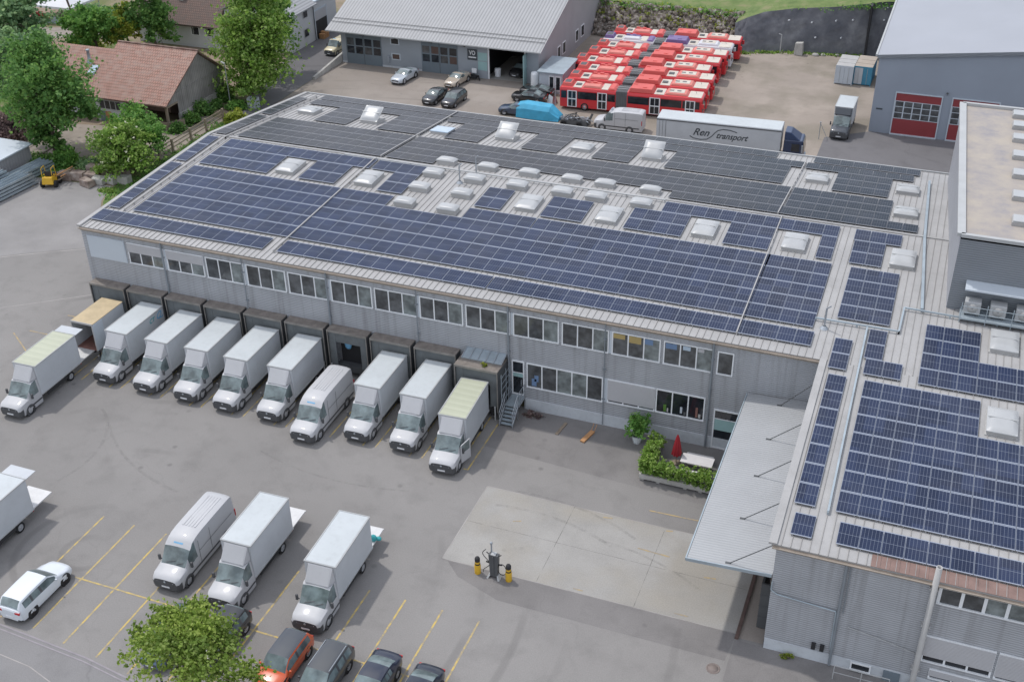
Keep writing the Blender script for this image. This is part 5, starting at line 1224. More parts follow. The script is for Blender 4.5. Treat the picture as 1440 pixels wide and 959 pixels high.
# articulated buses, rear at x=0, front at +x
def bus(label, pal, group='articulated buses'):
    t = thing('articulated_bus', label, 'bus', (0, 0, 0), 0, group)
    side, low, roofc, pale, cream = pal
    W = 1.17; H = 2.62; L = 16.2; a0, a1 = 6.45, 7.75
    def shell(x0, x1, nm, rear=False, front=False):
        b = MB(); yz = [(-W, .32), (-W, 2.3), (-W + .1, 2.56), (-W + .3, H), (W - .3, H), (W - .1, 2.56), (W, 2.3), (W, .32)]
        X = [x0, x0 + .12, x1 - .12, x1]; ins = [.1 if rear else 0, 0, 0, .14 if front else 0]
        vs = []
        for x, k in zip(X, ins):
            for y, z in yz: vs.append((x, y * (1 - k * .6), .32 + (z - .32) * (1 - k * .35)))
        n = len(yz)
        b.mesh_(vs, [(i * n + j, i * n + (j + 1) % n, (i + 1) * n + (j + 1) % n, (i + 1) * n + j) for i in range(3) for j in range(n)], 0)
        b.mesh_(vs[:n], [tuple(range(n))]); b.mesh_(vs[-n:], [tuple(reversed(range(n)))])
        return b.build(nm, side, t)
    shell(0, a0, 'rear_section', True); shell(a1, L, 'front_section', False, True)
    b = MB(); n = 14
    for i in range(n):
        x = a0 + (a1 - a0) * i / n; k = .02 if i % 2 else -.06
        b.box(x, x + (a1 - a0) / n, -W + .05 - k, W - .05 + k, .4, H - .02 + k)
    for y in (-.25, .3): b.box(a0 - .1, a1 + .1, y - .04, y + .04, H + .02, H + .06, 1)
    b.build('bellows', ['bellow_grey', 'trim'], t)
    for s in (-1, 1):
        y0, y1 = (s * W - .012, s * W + .012)
        for xa, xb in ((.15, .8), (2.05, 4.3), (5.5, 6.4), (7.85, 10.25), (11.55, 13.9), (14.0, 15.9)):
            b = MB(); b.box(xa, xb, y0, y1, 1.35, 2.2); b.build('window_band', 'glass_dark', t)
        for xa, xb in (((.88, 1.98), (4.36, 5.46), (10.3, 11.5), (14.3, 15.4)) if s < 0 else ()):
            f = MB(); f.box(xa, xb, y0 - .004, y1 + .004, .36, 2.28); fo = f.build('door', pale if False else 'white_frame', t)
            g = MB(); c = (xa + xb) / 2
            for za, zb in ((.45, 1.25), (1.38, 2.2)): g.box(xa + .12, c - .03, y0 - .012, y1 + .01, za, zb); g.box(c + .03, xb - .12, y0 - .012, y1 + .01, za, zb)
            g.build('door_glass', 'glass_dark', fo)
        for x in (2.9, 8.8, 13.3):
            w = MB(); w.lathe((0, 0, 0), (0, s, 0), [(.28, -.14), (.44, -.14), (.46, -.05), (.46, .05), (.44, .12), (.3, .12)], 20); wo = w.build('wheel', 'tyre', t); wo.location = (x, s * (W - .08), .46)
            q = MB(); q.lathe((0, 0, 0), (0, s, 0), [(.30, .0), (.30, .1), (.2, .05), (.12, .12), (0, .12)], 16); q.build('rim', 'rim', wo)
    # front and rear glass
    b = MB(); b.hexa([(L - .02, -W * .86, .95), (L + .02, -W * .86, .95), (L + .02, W * .86, .95), (L - .02, W * .86, .95)], [(L - .02, -W * .86, 2.3), (L + .03, -W * .86, 2.3), (L + .03, W * .86, 2.3), (L - .02, W * .86, 2.3)]); b.build('windscreen', 'glass_dark', t)
    for s in (-1, 1): b = MB(); b.box(L - .1, L + .2, s * 1.22 - .06, s * 1.22 + .06, 1.5, 2.0); b.build('mirror', side, t, bevel=.03)
    z = H
    b = MB(); b.hexa([(.1, -.85, z - .02), (1.35, -.85, z - .02), (1.35, .85, z - .02), (.1, .85, z - .02)], [(.25, -.72, z + .36), (1.2, -.72, z + .36), (1.2, .72, z + .36), (.25, .72, z + .36)]); o = b.build('vent_box', roofc, t)
    g = MB(); g.box(.38, 1.08, -.5, .5, z + .355, z + .375); g.build('grille', 'dark_steel', o)
    for xa, xb in ((1.5, 2.45), (4.75, 5.5), (10.75, 11.85), (14.55, 16.0)): b = MB(); b.box(xa, xb, -.98, .98, z - .01, z + .03); b.build('roof_panel', cream, t)
    for x in (1.95, 11.2): b = MB(); b.box(x - .3, x + .3, -.32, .32, z + .02, z + .10); b.build('roof_hatch', 'dark_steel', t)
    def pod(xa, xb, ya, yb, h, nm, m, top=None):
        b = MB(); c = .22
        b.hexa([(xa, ya, z - .01), (xb, ya, z - .01), (xb, yb, z - .01), (xa, yb, z - .01)], [(xa + c, ya + .12, z + h), (xb - c, ya + .12, z + h), (xb - c, yb - .12, z + h), (xa + c, yb - .12, z + h)]); o = b.build(nm, m, t, bevel=.06)
        if top: q = MB(); q.box(xa + c + .25, xb - c - .25, ya + .35, yb - .35, z + h - .01, z + h + .03); q.build('fan_cover', top, o)
    pod(2.55, 4.75, -.9, .15, .26, 'air_conditioner', pale); pod(2.6, 4.6, .3, .95, .2, 'roof_duct', roofc)
    for xx, yy in ((2.9, .6), (3.7, .62), (12.6, .0), (13.4, .0), (8.4, .5), (9.6, -.4)):
        b = MB(); b.box(xx - .22, xx + .22, yy - .16, yy + .16, z + .2, z + (.53 if 7.8 < xx < 10.7 else .29)); b.build('roof_vent', 'bellow_grey' if xx > 12 else roofc, t)
    b = MB(); b.tube((15.3, .3, z), (15.2, .3, z + .3), .02, 5); b.build('antenna', 'dark_steel', t)
    pod(5.5, 6.42, -1.0, 1.0, .2, 'joint_cover', roofc); pod(7.85, 10.7, -1.02, 1.02, .48, 'battery_box', roofc); pod(11.9, 14.5, -.9, .9, .24, 'air_conditioner', pale, 'bus_cream')
    return t
redp = ('red', 'red', 'red_roof', 'red_pale', 'bus_cream')
bb = bus('red articulated bus nearest the warehouse, its full side and white door frames in view', redp)
RX = rad(4.2)
bb.location = (-41.2, 121.35, 0); bb.rotation_euler = (0, 0, RX)
for x, y, lb in ((-41.35, 124.45, 'red articulated bus second from the warehouse side in the parked row'), (-41.4, 127.55, 'red articulated bus third from the warehouse side in the parked row'), (-42.5, 130.5, 'red articulated bus fourth in the parked row, set back beside the blue roofed cabin'),
                 (-42.0, 133.6, 'red articulated bus fifth from the warehouse side in the parked row'), (-41.8, 136.55, 'red articulated bus directly in front of the white and purple bus'), (-41.35, 142.7, 'red articulated bus farthest back against the rubble bank')):
    dup(bb, (x, y, 0), RX, lb)
wb = bus('white and purple articulated bus among the red ones, second from the rubble bank', ('bus_white', 'bus_purple', 'bus_purple', 'bus_white', 'bus_cream')); wb.location = (-41.8, 139.6, 0); wb.rotation_euler = (0, 0, RX)
# semi trailer and tractor
tr = thing('semi_trailer', 'long white curtain sided semi trailer with black script lettering', 'trailer', (-27.6, 112.75, 0), rad(2.9))
b = MB(); b.box(0, 12.7, -1.25, 1.25, 1.0, 3.78); b.build('body', 'box_white', tr, bevel=.04)
b = MB(); b.box(.05, 12.65, -1.2, 1.2, 3.775, 3.80); b.build('roof', 'box_roof', tr)
b = MB()
for s in (-1, 1): b.box(0, 12.72, s * 1.25 - .03, s * 1.25 + .03, 3.58, 3.68)
b.build('curtain_rail', 'dark_steel', tr)
b = MB(); b.box(0, .9, -1.262, -1.245, 1.0, 3.55)
for x in (.3, .62, .95): b.box(x, x + .03, -1.27, -1.25, 1.0, 3.55, 1)
b.build('rear_post', ['box_white', 'dark_steel'], tr)
b = MB(); b.box(.1, 12.4, -.5, .5, .75, 1.0); b.build('chassis', 'chassis', tr)
for x in (1.6, 2.9, 4.2):
    for s in (-1, 1):
        w = MB(); w.lathe((0, 0, 0), (0, s, 0), [(.3, -.15), (.48, -.15), (.5, 0), (.48, .15), (.3, .15)], 18); o = w.build('wheel', 'tyre', tr); o.location = (x, s * 1.0, .5)
base = lambda x, z: Matrix.Translation((x, -1.258, z)) @ Matrix.Rotation(PI / 2, 4, 'X')
text_part('lettering', 'Ren', 1.05, base(4.6, 2.66), 'ink', tr, .45)
text_part('lettering', 'transport', .9, base(7.75, 2.5), 'ink', tr, .45, sx=.92)
b = MB(); pts = []
for q in np.linspace(0, 1, 40):
    x = 3.6 + 5.6 * q; zz = 2.55 + .72 * math.sin((q - .42) * 2 * PI * .92) * (1 if True else 0); pts.append((x, -1.262, zz))
ctrl = [(3.5, 2.2), (3.9, 1.98), (4.6, 1.9), (5.3, 2.0), (5.75, 2.35), (6.05, 2.75), (6.35, 3.05), (6.9, 3.22), (7.6, 3.2), (8.3, 3.02)]
for p, q in zip(ctrl, ctrl[1:]): b.bar((p[0], -1.262, p[1]), (q[0], -1.262, q[1]), .012, .085)
b.build('swoosh', 'ink', tr)
M['tractor_blue'] = paint('tractor_blue', (.012, .03, .085))
tc = thing('truck_tractor', 'dark blue truck tractor coupled to the white semi trailer', 'truck', (-14.9, 113.45, 0), rad(2.9))
b = MB(); b.hexa([(.25, -1.15, .55), (2.35, -1.15, .55), (2.35, 1.15, .55), (.25, 1.15, .55)], [(.3, -1.1, 2.75), (2.15, -1.1, 2.75), (2.15, 1.1, 2.75), (.3, 1.1, 2.75)]); b.build('cab', 'tractor_blue', tc, bevel=.1)
b = MB(); b.hexa([(.3, -1.05, 2.74), (1.9, -1.05, 2.74), (1.9, 1.05, 2.74), (.3, 1.05, 2.74)], [(.3, -.85, 3.5), (.9, -.85, 3.45), (.9, .85, 3.45), (.3, .85, 3.5)]); b.build('wind_deflector', 'tractor_blue', tc, bevel=.06)
b = MB(); b.hexa([(2.32, -1.0, 1.5), (2.36, -1.0, 1.5), (2.36, 1.0, 1.5), (2.32, 1.0, 1.5)], [(2.16, -.98, 2.6), (2.23, -.98, 2.6), (2.23, .98, 2.6), (2.16, .98, 2.6)]); b.build('windscreen', 'glass_dark', tc)
for s in (-1, 1):
    b = MB(); b.box(1.1, 1.9, s * 1.15 - .02, s * 1.15 + .01, 1.6, 2.4); b.build('side_window', 'glass_dark', tc)
    b = MB(); b.box(2.1, 2.25, s * 1.38 - .05, s * 1.38 + .05, 1.6, 2.4); b.build('mirror', 'steel', tc, bevel=.02)
    for x in (1.5, -2.0):
        w = MB(); w.lathe((0, 0, 0), (0, s, 0), [(.3, -.15), (.48, -.15), (.5, 0), (.48, .15), (.3, .15)], 18); o = w.build('wheel', 'tyre', tc); o.location = (x, s * 1.0, .5)
b = MB(); b.box(-2.6, 2.1, -.4, .4, .5, .9); b.build('chassis', 'chassis', tc)
b = MB(); b.box(2.3, 2.45, -1.1, 1.1, .45, .8); b.build('bumper', 'steel', tc, bevel=.03)
# ------------------------------------------------------------------ workshop
ws = thing('workshop', 'grey workshop with ribbed metal gable roof and tall sectional doors', 'workshop', (-72.6, 126.9, 0))
X0, X1, YF = -72.6, -46.1, 126.9
b = MB()
b.face([(X0, YF, 0), (-52.6, YF, 0), (-52.6, YF, 4.6), (X0, YF, 4.6)]); b.face([(-52.6, YF, 3.95), (-47.75, YF, 3.95), (-47.75, YF, 4.6), (-52.6, YF, 4.6)]); b.face([(-47.75, YF, 0), (X1, YF, 0), (X1, YF, 4.6), (-47.75, YF, 4.6)])
b.face([(X0, 152, 0), (X0, YF, 0), (X0, YF, 4.6), (X0, 139.5, 8.9), (X0, 152, 4.6)])
b.face([(X1, YF, 0), (X1, 152, 0), (X1, 152, 4.6), (X1, 139.5, 8.9), (X1, YF, 4.6)], 1)
b.face([(X1, 152, 0), (X0, 152, 0), (X0, 152, 4.6), (X1, 152, 4.6)])
part(b, 'wall', ['shop_wall', 'shop_side'], ws)
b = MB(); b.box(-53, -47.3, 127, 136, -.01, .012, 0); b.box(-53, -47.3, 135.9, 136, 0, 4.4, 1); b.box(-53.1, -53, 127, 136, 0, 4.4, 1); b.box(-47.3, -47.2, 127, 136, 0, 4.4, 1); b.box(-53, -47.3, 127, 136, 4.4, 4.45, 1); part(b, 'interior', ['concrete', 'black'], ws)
b = MB(); sl = (8.9 - 4.6) / (139.5 - YF)
ya = YF - 1.1; zaa = 4.6 - 1.1 * sl + .12
b.hexa([(-74.1, ya, zaa - .1), (-45.4, ya, zaa - .1), (-45.4, 139.5, 9.0), (-74.1, 139.5, 9.0)], [(-74.1, ya, zaa), (-45.4, ya, zaa), (-45.4, 139.5, 9.12), (-74.1, 139.5, 9.12)])
b.hexa([(-74.1, 139.5, 9.0), (-45.4, 139.5, 9.0), (-45.4, 153, 4.5), (-74.1, 153, 4.5)], [(-74.1, 139.5, 9.12), (-45.4, 139.5, 9.12), (-45.4, 153, 4.62), (-74.1, 153, 4.62)])
part(b, 'roof', 'shop_roof', ws)
b = MB()
for y in (127.4, 128.1): z = 4.72 + (y - YF) * sl + .12; b.tube((-74, y, z), (-45.5, y, z), .035, 6)
part(b, 'snow_guard', 'dark_steel', ws)
b = MB(); b.bar((-74.1, ya - .06, zaa - .08), (-45.4, ya - .06, zaa - .08), .12, .14); part(b, 'gutter', 'trim', ws)
b = MB()
for x in (-69.3, -64.8, -60, -55.6, -50.4): b.bar((x, YF, 3.7), (x, ya + .1, zaa - .2), .1, .12)
part(b, 'bracket', 'dark_steel', ws)
def sect(x0, x1, z1, pat):
    b = MB(); b.box(x0, x1, YF - .05, YF - .004, 0, z1); o = part(b, 'sectional_door', 'shop_door', ws)
    g = MB(); n = 4; w = (x1 - x0) / n
    for i in range(n):
        for za, zb in ((1.35, 2.25), (2.4, 3.3)): g.box(x0 + w * i + .14, x0 + w * (i + 1) - .12, YF - .06, YF - .046, za, zb, pat[(i + (za > 2) * 2) % len(pat)])
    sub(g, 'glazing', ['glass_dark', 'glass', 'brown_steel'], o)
    q = MB(); q.box((x0 + x1) / 2 - .02, (x0 + x1) / 2 + .02, YF - .058, YF - .05, 0, z1); sub(q, 'joint', 'black', o)
sect(-71.9, -66.95, 4.15, [0, 0, 1, 0]); sect(-61.45, -56.6, 4.1, [0, 0, 1, 2])
for x, z in ((-65.05, 3.4), (-65.0, 1.48)):
    f = MB(); f.box(x - .62, x + .62, YF - .05, YF - .004, z - .42, z + .42); fo = part(f, 'window', 'light_panel', ws); g = MB(); g.box(x - .48, x + .48, YF - .056, YF - .045, z - .3, z + .3); sub(g, 'pane', 'glass_dark' if z > 2 else 'brown_steel', fo)
b = MB(); b.box(-66.2, -65.85, YF - .25, YF - .01, .7, 1.5); part(b, 'meter_box', 'shop_wall', ws)
b = MB(); b.box(X0, -61.5, YF - .03, YF - .006, 0, .25); b.box(-66.9, -61.5, YF - .032, YF - .007, 0, .25); part(b, 'plinth', 'plinth', ws)
for ya_, yb_, za, zb in ((133.65, 134.5, .95, 2.5), (135.6, 136.5, .95, 2.5), (140.7, 141.6, .95, 2.5), (143.0, 144.0, .95, 2.5)):
    f = MB(); f.box(X1 + .003, X1 + .06, ya_, yb_ + .3, za, zb); fo = part(f, 'window', 'white_frame', ws); g = MB(); g.box(X1 + .05, X1 + .065, ya_ + .13, yb_ + .17, za + .13, zb - .13); sub(g, 'pane', 'glass_dark', fo)
f = MB(); f.box(-52.62, -52.45, YF - .08, YF + .1, 0, 3.95); f.box(-47.9, -47.73, YF - .08, YF + .1, 0, 3.95); f.box(-52.45, -47.9, YF - .08, YF + .1, 3.8, 3.95); part(f, 'door_frame', 'white_frame', ws)
b = MB(); b.box(-53.95, -52.65, YF - .09, YF - .02, 0, 3.9, 0); b.box(-53.9, -52.7, YF - .1, YF - .088, 1.0, 2.1, 1); b.box(-53.9, -52.7, YF - .1, YF - .088, 2.2, 3.2, 1); part(b, 'open_door_leaf', ['shop_wall', 'mint'], ws)
b = MB(); b.box(-47.7, -47.6, YF - 1.1, YF - .05, 0, 3.7); part(b, 'open_door_leaf', 'mint', ws)
sg = MB(); sg.box(-55.28, -54.02, YF - .06, YF - .005, 2.15, 3.5); sg = sg.build('wall_sign', 'ink'); tag(sg, 'square black sign with white VO letters on the workshop wall', 'sign')
text_part('lettering', 'VO', .75, Matrix.Translation((-54.65, YF - .066, 3.02)) @ Matrix.Rotation(PI / 2, 4, 'X'), 'white_frame', sg, 0, sx=.75)
b = MB(); b.box(-55.15, -54.15, YF - .068, YF - .058, 2.42, 2.56); b.build('lettering_line', 'white_frame', sg)
q4 = thing('kart', 'small black kart frame standing in front of the workshop wall', 'kart', (-54.2, 126.1, 0))
b = MB(); b.path([(-55.0, 125.9, .05), (-54.9, 125.9, .6), (-54.2, 125.9, .75), (-53.5, 125.9, .6), (-53.4, 125.9, .05)], .09, 8); b.box(-54.6, -53.8, 125.8, 126.5, .25, .5); part(b, 'body', 'black', q4)
b = MB(); b.box(-54.5, -53.9, 126.2, 126.3, .8, 1.35); part(b, 'headrest', 'white_frame', q4)
car('dark car with pale bonnet stripes standing inside the open workshop', (.03, .03, .032), 3.8, 1.7, 1.3, 'coupe', loc=(-49.7, 127.9), rz=rad(-8))
b = MB(); b.lathe((0, 0, 0), (0, 0, 1), [(.38, 0), (.42, .9), (.4, 1.0), (0, 1.0)], 16); o = b.build('barrel', 'white_frame'); o.location = (-51.9, 128.2, .012); tag(o, 'white barrel just inside the open workshop door', 'barrel')
b = MB(); b.lathe((0, 0, 0), (0, 0, 1), [(.5, 0), (.5, 1.7), (.42, 1.95), (0, 2.05)], 16); o = b.build('gas_tank', 'white_frame'); o.location = (-46.1, 125.6, 0); tag(o, 'upright white tank beside the blue roofed cabin', 'tank')
cb = thing('site_cabin', 'small grey cabin with blue grey roof and white door frames at the workshop corner', 'cabin', (-43.9, 126, 0))
b = MB(); b.box(-45.2, -42.3, 124.6, 129.5, 0, 2.45); part(b, 'wall', 'light_panel', cb)
b = MB(); b.hexa([(-45.4, 124.3, 2.45), (-42.1, 124.3, 2.45), (-42.1, 129.8, 2.6), (-45.4, 129.8, 2.6)], [(-45.4, 124.3, 2.58), (-42.1, 124.3, 2.58), (-42.1, 129.8, 2.75), (-45.4, 129.8, 2.75)]); part(b, 'roof', 'zinc', cb)
for x in (-44.0, -43.2): f = MB(); f.box(x, x + .7, 124.55, 124.597, .3, 2.15); fo = part(f, 'door', 'white_frame', cb); g = MB(); g.box(x + .12, x + .58, 124.54, 124.552, .5, 2.0); sub(g, 'glass', 'glass_dark', fo)
b = MB(); b.face([(-43.0, 121.0, .02), (-42.2, 120.6, .02), (-42.3, 121.2, .9), (-42.9, 121.6, 1.0)]); b.face([(-42.2, 120.6, .02), (-41.9, 121.8, .02), (-42.2, 121.9, .8), (-42.3, 121.2, .9)]); tag(b.build('metal_sheet', 'steel'), 'crumpled grey metal sheet standing behind the black cars', 'metal sheet')
fp_ = MB(); fp_.tube((0, 0, 0), (0, 0, 2.7), .04, 8); o = fp_.build('pole', 'trim'); o.location = (-41.7, 120.3, 0); tag(o, 'thin white pole at the rear of the nearest red bus', 'pole')
# ------------------------------------------------------------------ retaining wall, containers, posts
rw = MB(); base = [(-26.6, 146.2), (-25.4, 146.4), (-23.5, 147.6), (-20, 148.6), (-15, 149.2), (-11.0, 150.0), (-9.2, 150.2), (-7, 150.6), (0, 151)]
top = [(-27.0, 148.2, 3.2), (-25.6, 148.6, 3.9), (-23.6, 149.3, 4.6), (-20, 149.9, 5.2), (-15, 150.4, 5.7), (-11.0, 151.0, 6.3), (-9.2, 151.1, 6.7), (-7, 151.4, 6.8), (0, 151.8, 7)]
N1_, N2_ = 60, 12; vs = []; rr = np.random.default_rng(2)
ts = np.linspace(0, len(base) - 1, N1_)
for t in ts:
    i = min(int(t), len(base) - 2); f = t - i
    bx = base[i][0] * (1 - f) + base[i + 1][0] * f; by = base[i][1] * (1 - f) + base[i + 1][1] * f
    tx, ty, tz = [top[i][k] * (1 - f) + top[i + 1][k] * f for k in range(3)]
    for s in range(N2_ + 1):
        g = s / N2_; vs.append((bx + (tx - bx) * g, by + (ty - by) * g + rr.normal(0, .10) * (0 < s < N2_), tz * g - (.05 if s == 0 else 0)))
rw.mesh_(vs, [(i * (N2_ + 1) + s, (i + 1) * (N2_ + 1) + s, (i + 1) * (N2_ + 1) + s + 1, i * (N2_ + 1) + s + 1) for i in range(N1_ - 1) for s in range(N2_)], 0, True)
for a, c, e in zip(top, top[1:], range(99)): rw.face([(a[0], a[1], a[2]), (c[0], c[1], c[2]), (c[0], 153.5, c[2] + .3), (a[0], 153.5, a[2] + .3)], 1)
rwo = rw.build('retaining_wall', ['shotcrete', 'meadow']); tag(rwo, 'dark grey sprayed concrete retaining wall with white anchor heads below the meadow', 'retaining wall')
b = MB()
for x, y, z in ((-20.4, 149.0, 3.9), (-17.6, 149.6, 3.7), (-14.7, 149.9, 4.1), (-12.7, 150.2, 4.3), (-16.9, 149.1, 2.0), (-13.8, 149.6, 2.1), (-9.0, 150.7, 4.5), (-8.4, 150.6, 2.6), (-8.0, 150.3, 1.0), (-8.8, 151.0, 6.0)): b.bar((x, y - .35, z + .1), (x + .05, y + .2, z), .14, .14)
b.build('drain_stub', 'white_frame', rwo)
b = MB(); b.box(-10.75, -10.5, 149.5, 151.3, 0, 6.4); b.build('joint_rib', 'black', rwo)
cg = np.random.default_rng(9); b = MB()
cs = [(cg.uniform(-46, -8), 0, 0) for _ in range(900)]; cs = [(x, 150.9 + cg.uniform(-.5, 1.2), float(np.interp(x, [-46, -33, -26, -22, -16, -9], [3.7, 3.7, 3.6, 4.9, 5.5, 6.5])) + cg.uniform(-.35, .08)) for x, _, _ in cs]
leaf_cloud(b, cs, 4200, .12, (.35, .4, .06)); o = b.build('bank_weeds', 'leaf_mid', kind='stuff'); tag(o, 'rough grass and weeds hanging over the top of the retaining wall', 'weeds')
b = MB(); cs = [(cg.uniform(-26, -11), 147.2 + cg.uniform(-.9, .3), .05) for _ in range(200)]; cs = [(x, float(np.interp(x, [-26, -23.5, -20, -11], [145.9, 147.2, 148.2, 149.6])) + cg.uniform(-.5, .2), .08) for x, _, _ in cs]
leaf_cloud(b, cs, 900, .14, (.25, .15, .08)); o = b.build('foot_weeds', 'leaf_light', kind='stuff'); tag(o, 'thin strip of weeds along the foot of the retaining wall', 'weeds')
b = MB(); cs = [(cg.uniform(-46, -27), 147.3 + 3.9 * q, 3.7 * q + .2) for q in cg.uniform(.45, 1.0, 120)]
leaf_cloud(b, cs, 1500, .12, (.3, .2, .15)); o = b.build('bank_scrub', 'leaf_yellow', kind='stuff'); tag(o, 'patchy yellow green scrub growing on the rubble bank behind the buses', 'scrub')
b = MB()
for i in range(420):
    q = cg.uniform(0.02, .98); r_ = cg.uniform(.1, .34); b.ell((cg.uniform(-46, -27), 147.2 + 3.9 * q, 3.7 * q + .05), (r_ * 1.3, r_, r_), 6, 4)
o = b.build('rubble', 'rock', kind='stuff'); tag(o, 'loose rough rubble stones covering the bank behind the buses', 'rubble')
def container(x, y, label, wallm, roofm, doorm):
    t = thing('storage_container', label, 'container', (x, y, 0), rad(-2), 'small containers by the wall')
    b = MB(); b.box(-1.0, 1.0, 0, 4.2, .08, 2.2)
    for i in range(9): b.box(-1.02, 1.02, .2 + i * .45, .32 + i * .45, .1, 2.15)
    b.build('body', wallm, t)
    b = MB(); b.box(-1.02, 1.02, -.02, 4.22, 2.2, 2.27); b.box(-1.03, 1.03, 1.2, 1.3, 2.27, 2.3); b.box(-1.03, 1.03, 2.6, 2.7, 2.27, 2.3); b.build('roof', roofm, t)
    for a, c in ((-.95, -.02), (.02, .95)): b = MB(); b.box(a, c, -.05, -.001, .15, 2.12); b.build('door', doorm if a < 0 else wallm, t)
    b = MB()
    for xx in (-.5, .5): b.tube((xx, -.07, .2), (xx, -.07, 2.1), .025, 6)
    b.build('lock_bar', 'trim', t)
    b = MB(); b.box(-1.04, -.95, -.06, .02, .0, 2.27); b.box(.95, 1.04, -.06, .02, 0, 2.27); b.box(-.95, .95, -.06, .02, 2.12, 2.27); b.build('frame', wallm, t)
container(-11.85, 138.45, 'light grey corrugated storage container against the retaining wall', 'light_panel', 'curb', 'light_panel'); container(-9.75, 138.85, 'blue storage container with one white door and beige roof beside the hall', 'blue_box', 'curb_warm', 'box_white')
b = MB(); b.hexa([(-.55, -.5, 0), (.55, -.5, 0), (.55, .5, 0), (-.55, .5, 0)], [(-.5, -.4, 1.55), (.45, -.4, 1.65), (.5, .4, 1.6), (-.45, .4, 1.5)]); o = b.build('concrete_block', 'concrete_wall', bevel=.08); o.location = (-18.6, 147.9, 0); tag(o, 'upright rough concrete block at the foot of the retaining wall', 'concrete block')
b = MB(); b.tube((0, 0, 0), (0, 0, 2.4), .06, 8); b.bar((0, 0, 2.4), (-.35, -.1, 2.5), .1, .08); o = b.build('lamp_post', 'trim'); o.location = (-20.9, 147.7, 0); tag(o, 'slim white lamp post in front of the retaining wall', 'lamp post')
b = MB(); b.tube((0, 0, 0), (0, 0, 1.9), .04, 8); b.tube((0, 0, 1.8), (.9, .1, .05), .03, 6); b.bar((-.1, 0, 1.9), (.1, 0, 1.9), .08, .08); o = b.build('gate_post', 'steel'); o.location = (-12.0, 120.5, 0); tag(o, 'grey braced gate post between the truck tractor and the dark lorry', 'post')
for i, (x, y, s) in enumerate(((-16.5, 148.1, .5), (-15.6, 148.4, .35), (-13.9, 148.9, .3))):
    b = MB(); b.ell((0, 0, .1), (s, s * .7, s * .5), 7, 5); o = b.build('stone', 'concrete_wall'); o.location = (x, y, 0); tag(o, ['biggest pale stone at the foot of the retaining wall', 'middle pale stone at the foot of the retaining wall', 'smallest pale stone at the foot of the retaining wall'][i], 'stone')
# ------------------------------------------------------------------ barn with annex
def roof_slab(b, p, th=.16, m=0):   # p: eaveL, eaveR, ridgeR, ridgeL ; uv in metres
    P = [Vector(q) for q in p]; e = (P[1] - P[0]); L = e.length; S = (P[3] - P[0]).length; dn = Vector((0, 0, th))
    b.face(P, m, [(0, 0), (L, 0), (L, S), (0, S)])
    B = [q - dn for q in P]; b.face(list(reversed(B)), m)
    for i in range(4): k = (i + 1) % 4; b.face([B[i], B[k], P[k], P[i]], m)
bn = thing('barn', 'old barn with red brown tiled roof and weathered grey plank gable', 'barn', (-80, 100, 0))
b = MB(); roof_slab(b, [(-90.0, 99.5, 2.95), (-79.5, 99.5, 2.95), (-79.5, 106.7, 7.0), (-90.3, 106.7, 7.0)]); roof_slab(b, [(-79.5, 112.2, 2.9), (-90.3, 112.2, 2.9), (-90.3, 106.7, 7.0), (-79.5, 106.7, 7.0)]); part(b, 'roof', 'tile', bn)
b = MB(); b.bar((-90.3, 106.7, 7.02), (-79.5, 106.7, 7.02), .25, .14); part(b, 'ridge_tile', 'tile', bn)
b = MB(); b.face([(-80, 102.2, 1.1), (-80, 111.3, 1.1), (-80, 111.3, 3.3), (-80, 106.7, 6.8), (-80, 100.1, 3.1), (-80, 100.1, 2.5), (-80, 102.2, 2.5)]); b.bar((-79.96, 101.0, 3.55), (-79.96, 111.2, 3.55), .05, .1); part(b, 'gable_wall', 'planks', bn)
b = MB(); b.box(-80.15, -79.9, 102.2, 111.3, 0, 1.15); part(b, 'plinth_wall', 'concrete_wall', bn)
b = MB(); b.box(-89.6, -85.6, 100.05, 100.3, 0, 2.9); b.box(-89.6, -89.4, 100.3, 111.3, 0, 2.95); b.box(-89.4, -80, 111.2, 111.4, 0, 2.9); part(b, 'wall', 'render_wall', bn)
b = MB(); b.box(-85.6, -80.2, 104.5, 104.6, 0, 3.2); b.box(-85.7, -85.6, 100.3, 104.55, 0, 2.9); part(b, 'recess', 'brown_steel', bn)
b = MB(); b.box(-83.2, -80.2, 100.9, 101.0, 1.7, 2.6); part(b, 'hayrack', 'brown_steel', bn)
for x in (-85.5, -82.8, -80.1): b = MB(); b.box(x - .12, x + .12, 100.1, 100.34, 0, 3.0); part(b, 'post', 'wood', bn)
b = MB(); b.box(-80.12, -79.95, 100.1, 102.2, 2.4, 2.6); part(b, 'beam', 'wood', bn)
f = MB(); f.box(-89.0, -86.0, 99.98, 100.045, 1.45, 2.55); fo = part(f, 'window', 'trim', bn)
g = MB()
for i in range(4): g.box(-88.9 + i * .73, -88.3 + i * .73, 99.96, 99.985, 1.55, 2.45)
sub(g, 'pane', 'glass_dark', fo)
b = MB(); b.box(-89.15, -88.45, 99.98, 100.045, 0, 1.2); part(b, 'door', 'shop_door', bn); b = MB(); b.box(-88.35, -87.6, 99.98, 100.04, 0, 1.2); part(b, 'door', 'wood_orange', bn)
b = MB(); b.bar((-83, 99.9, .5), (-80, 99.8, .5), .06, .9); b.bar((-80, 99.8, .5), (-78.9, 101.5, .5), .06, .9); part(b, 'paddock_boards', 'wood', bn)
an = thing('barn_annex', 'lower tiled annex with metal flue and small roof window left of the barn', 'barn annex', (-94, 105, 0))
b = MB(); roof_slab(b, [(-100, 99.6, 2.6), (-90.3, 99.6, 2.6), (-90.3, 106.2, 6.2), (-100, 106.2, 6.2)]); roof_slab(b, [(-90.3, 111.8, 2.6), (-100, 111.8, 2.6), (-100, 106.2, 6.2), (-90.3, 106.2, 6.2)]); part(b, 'roof', 'tile', an)
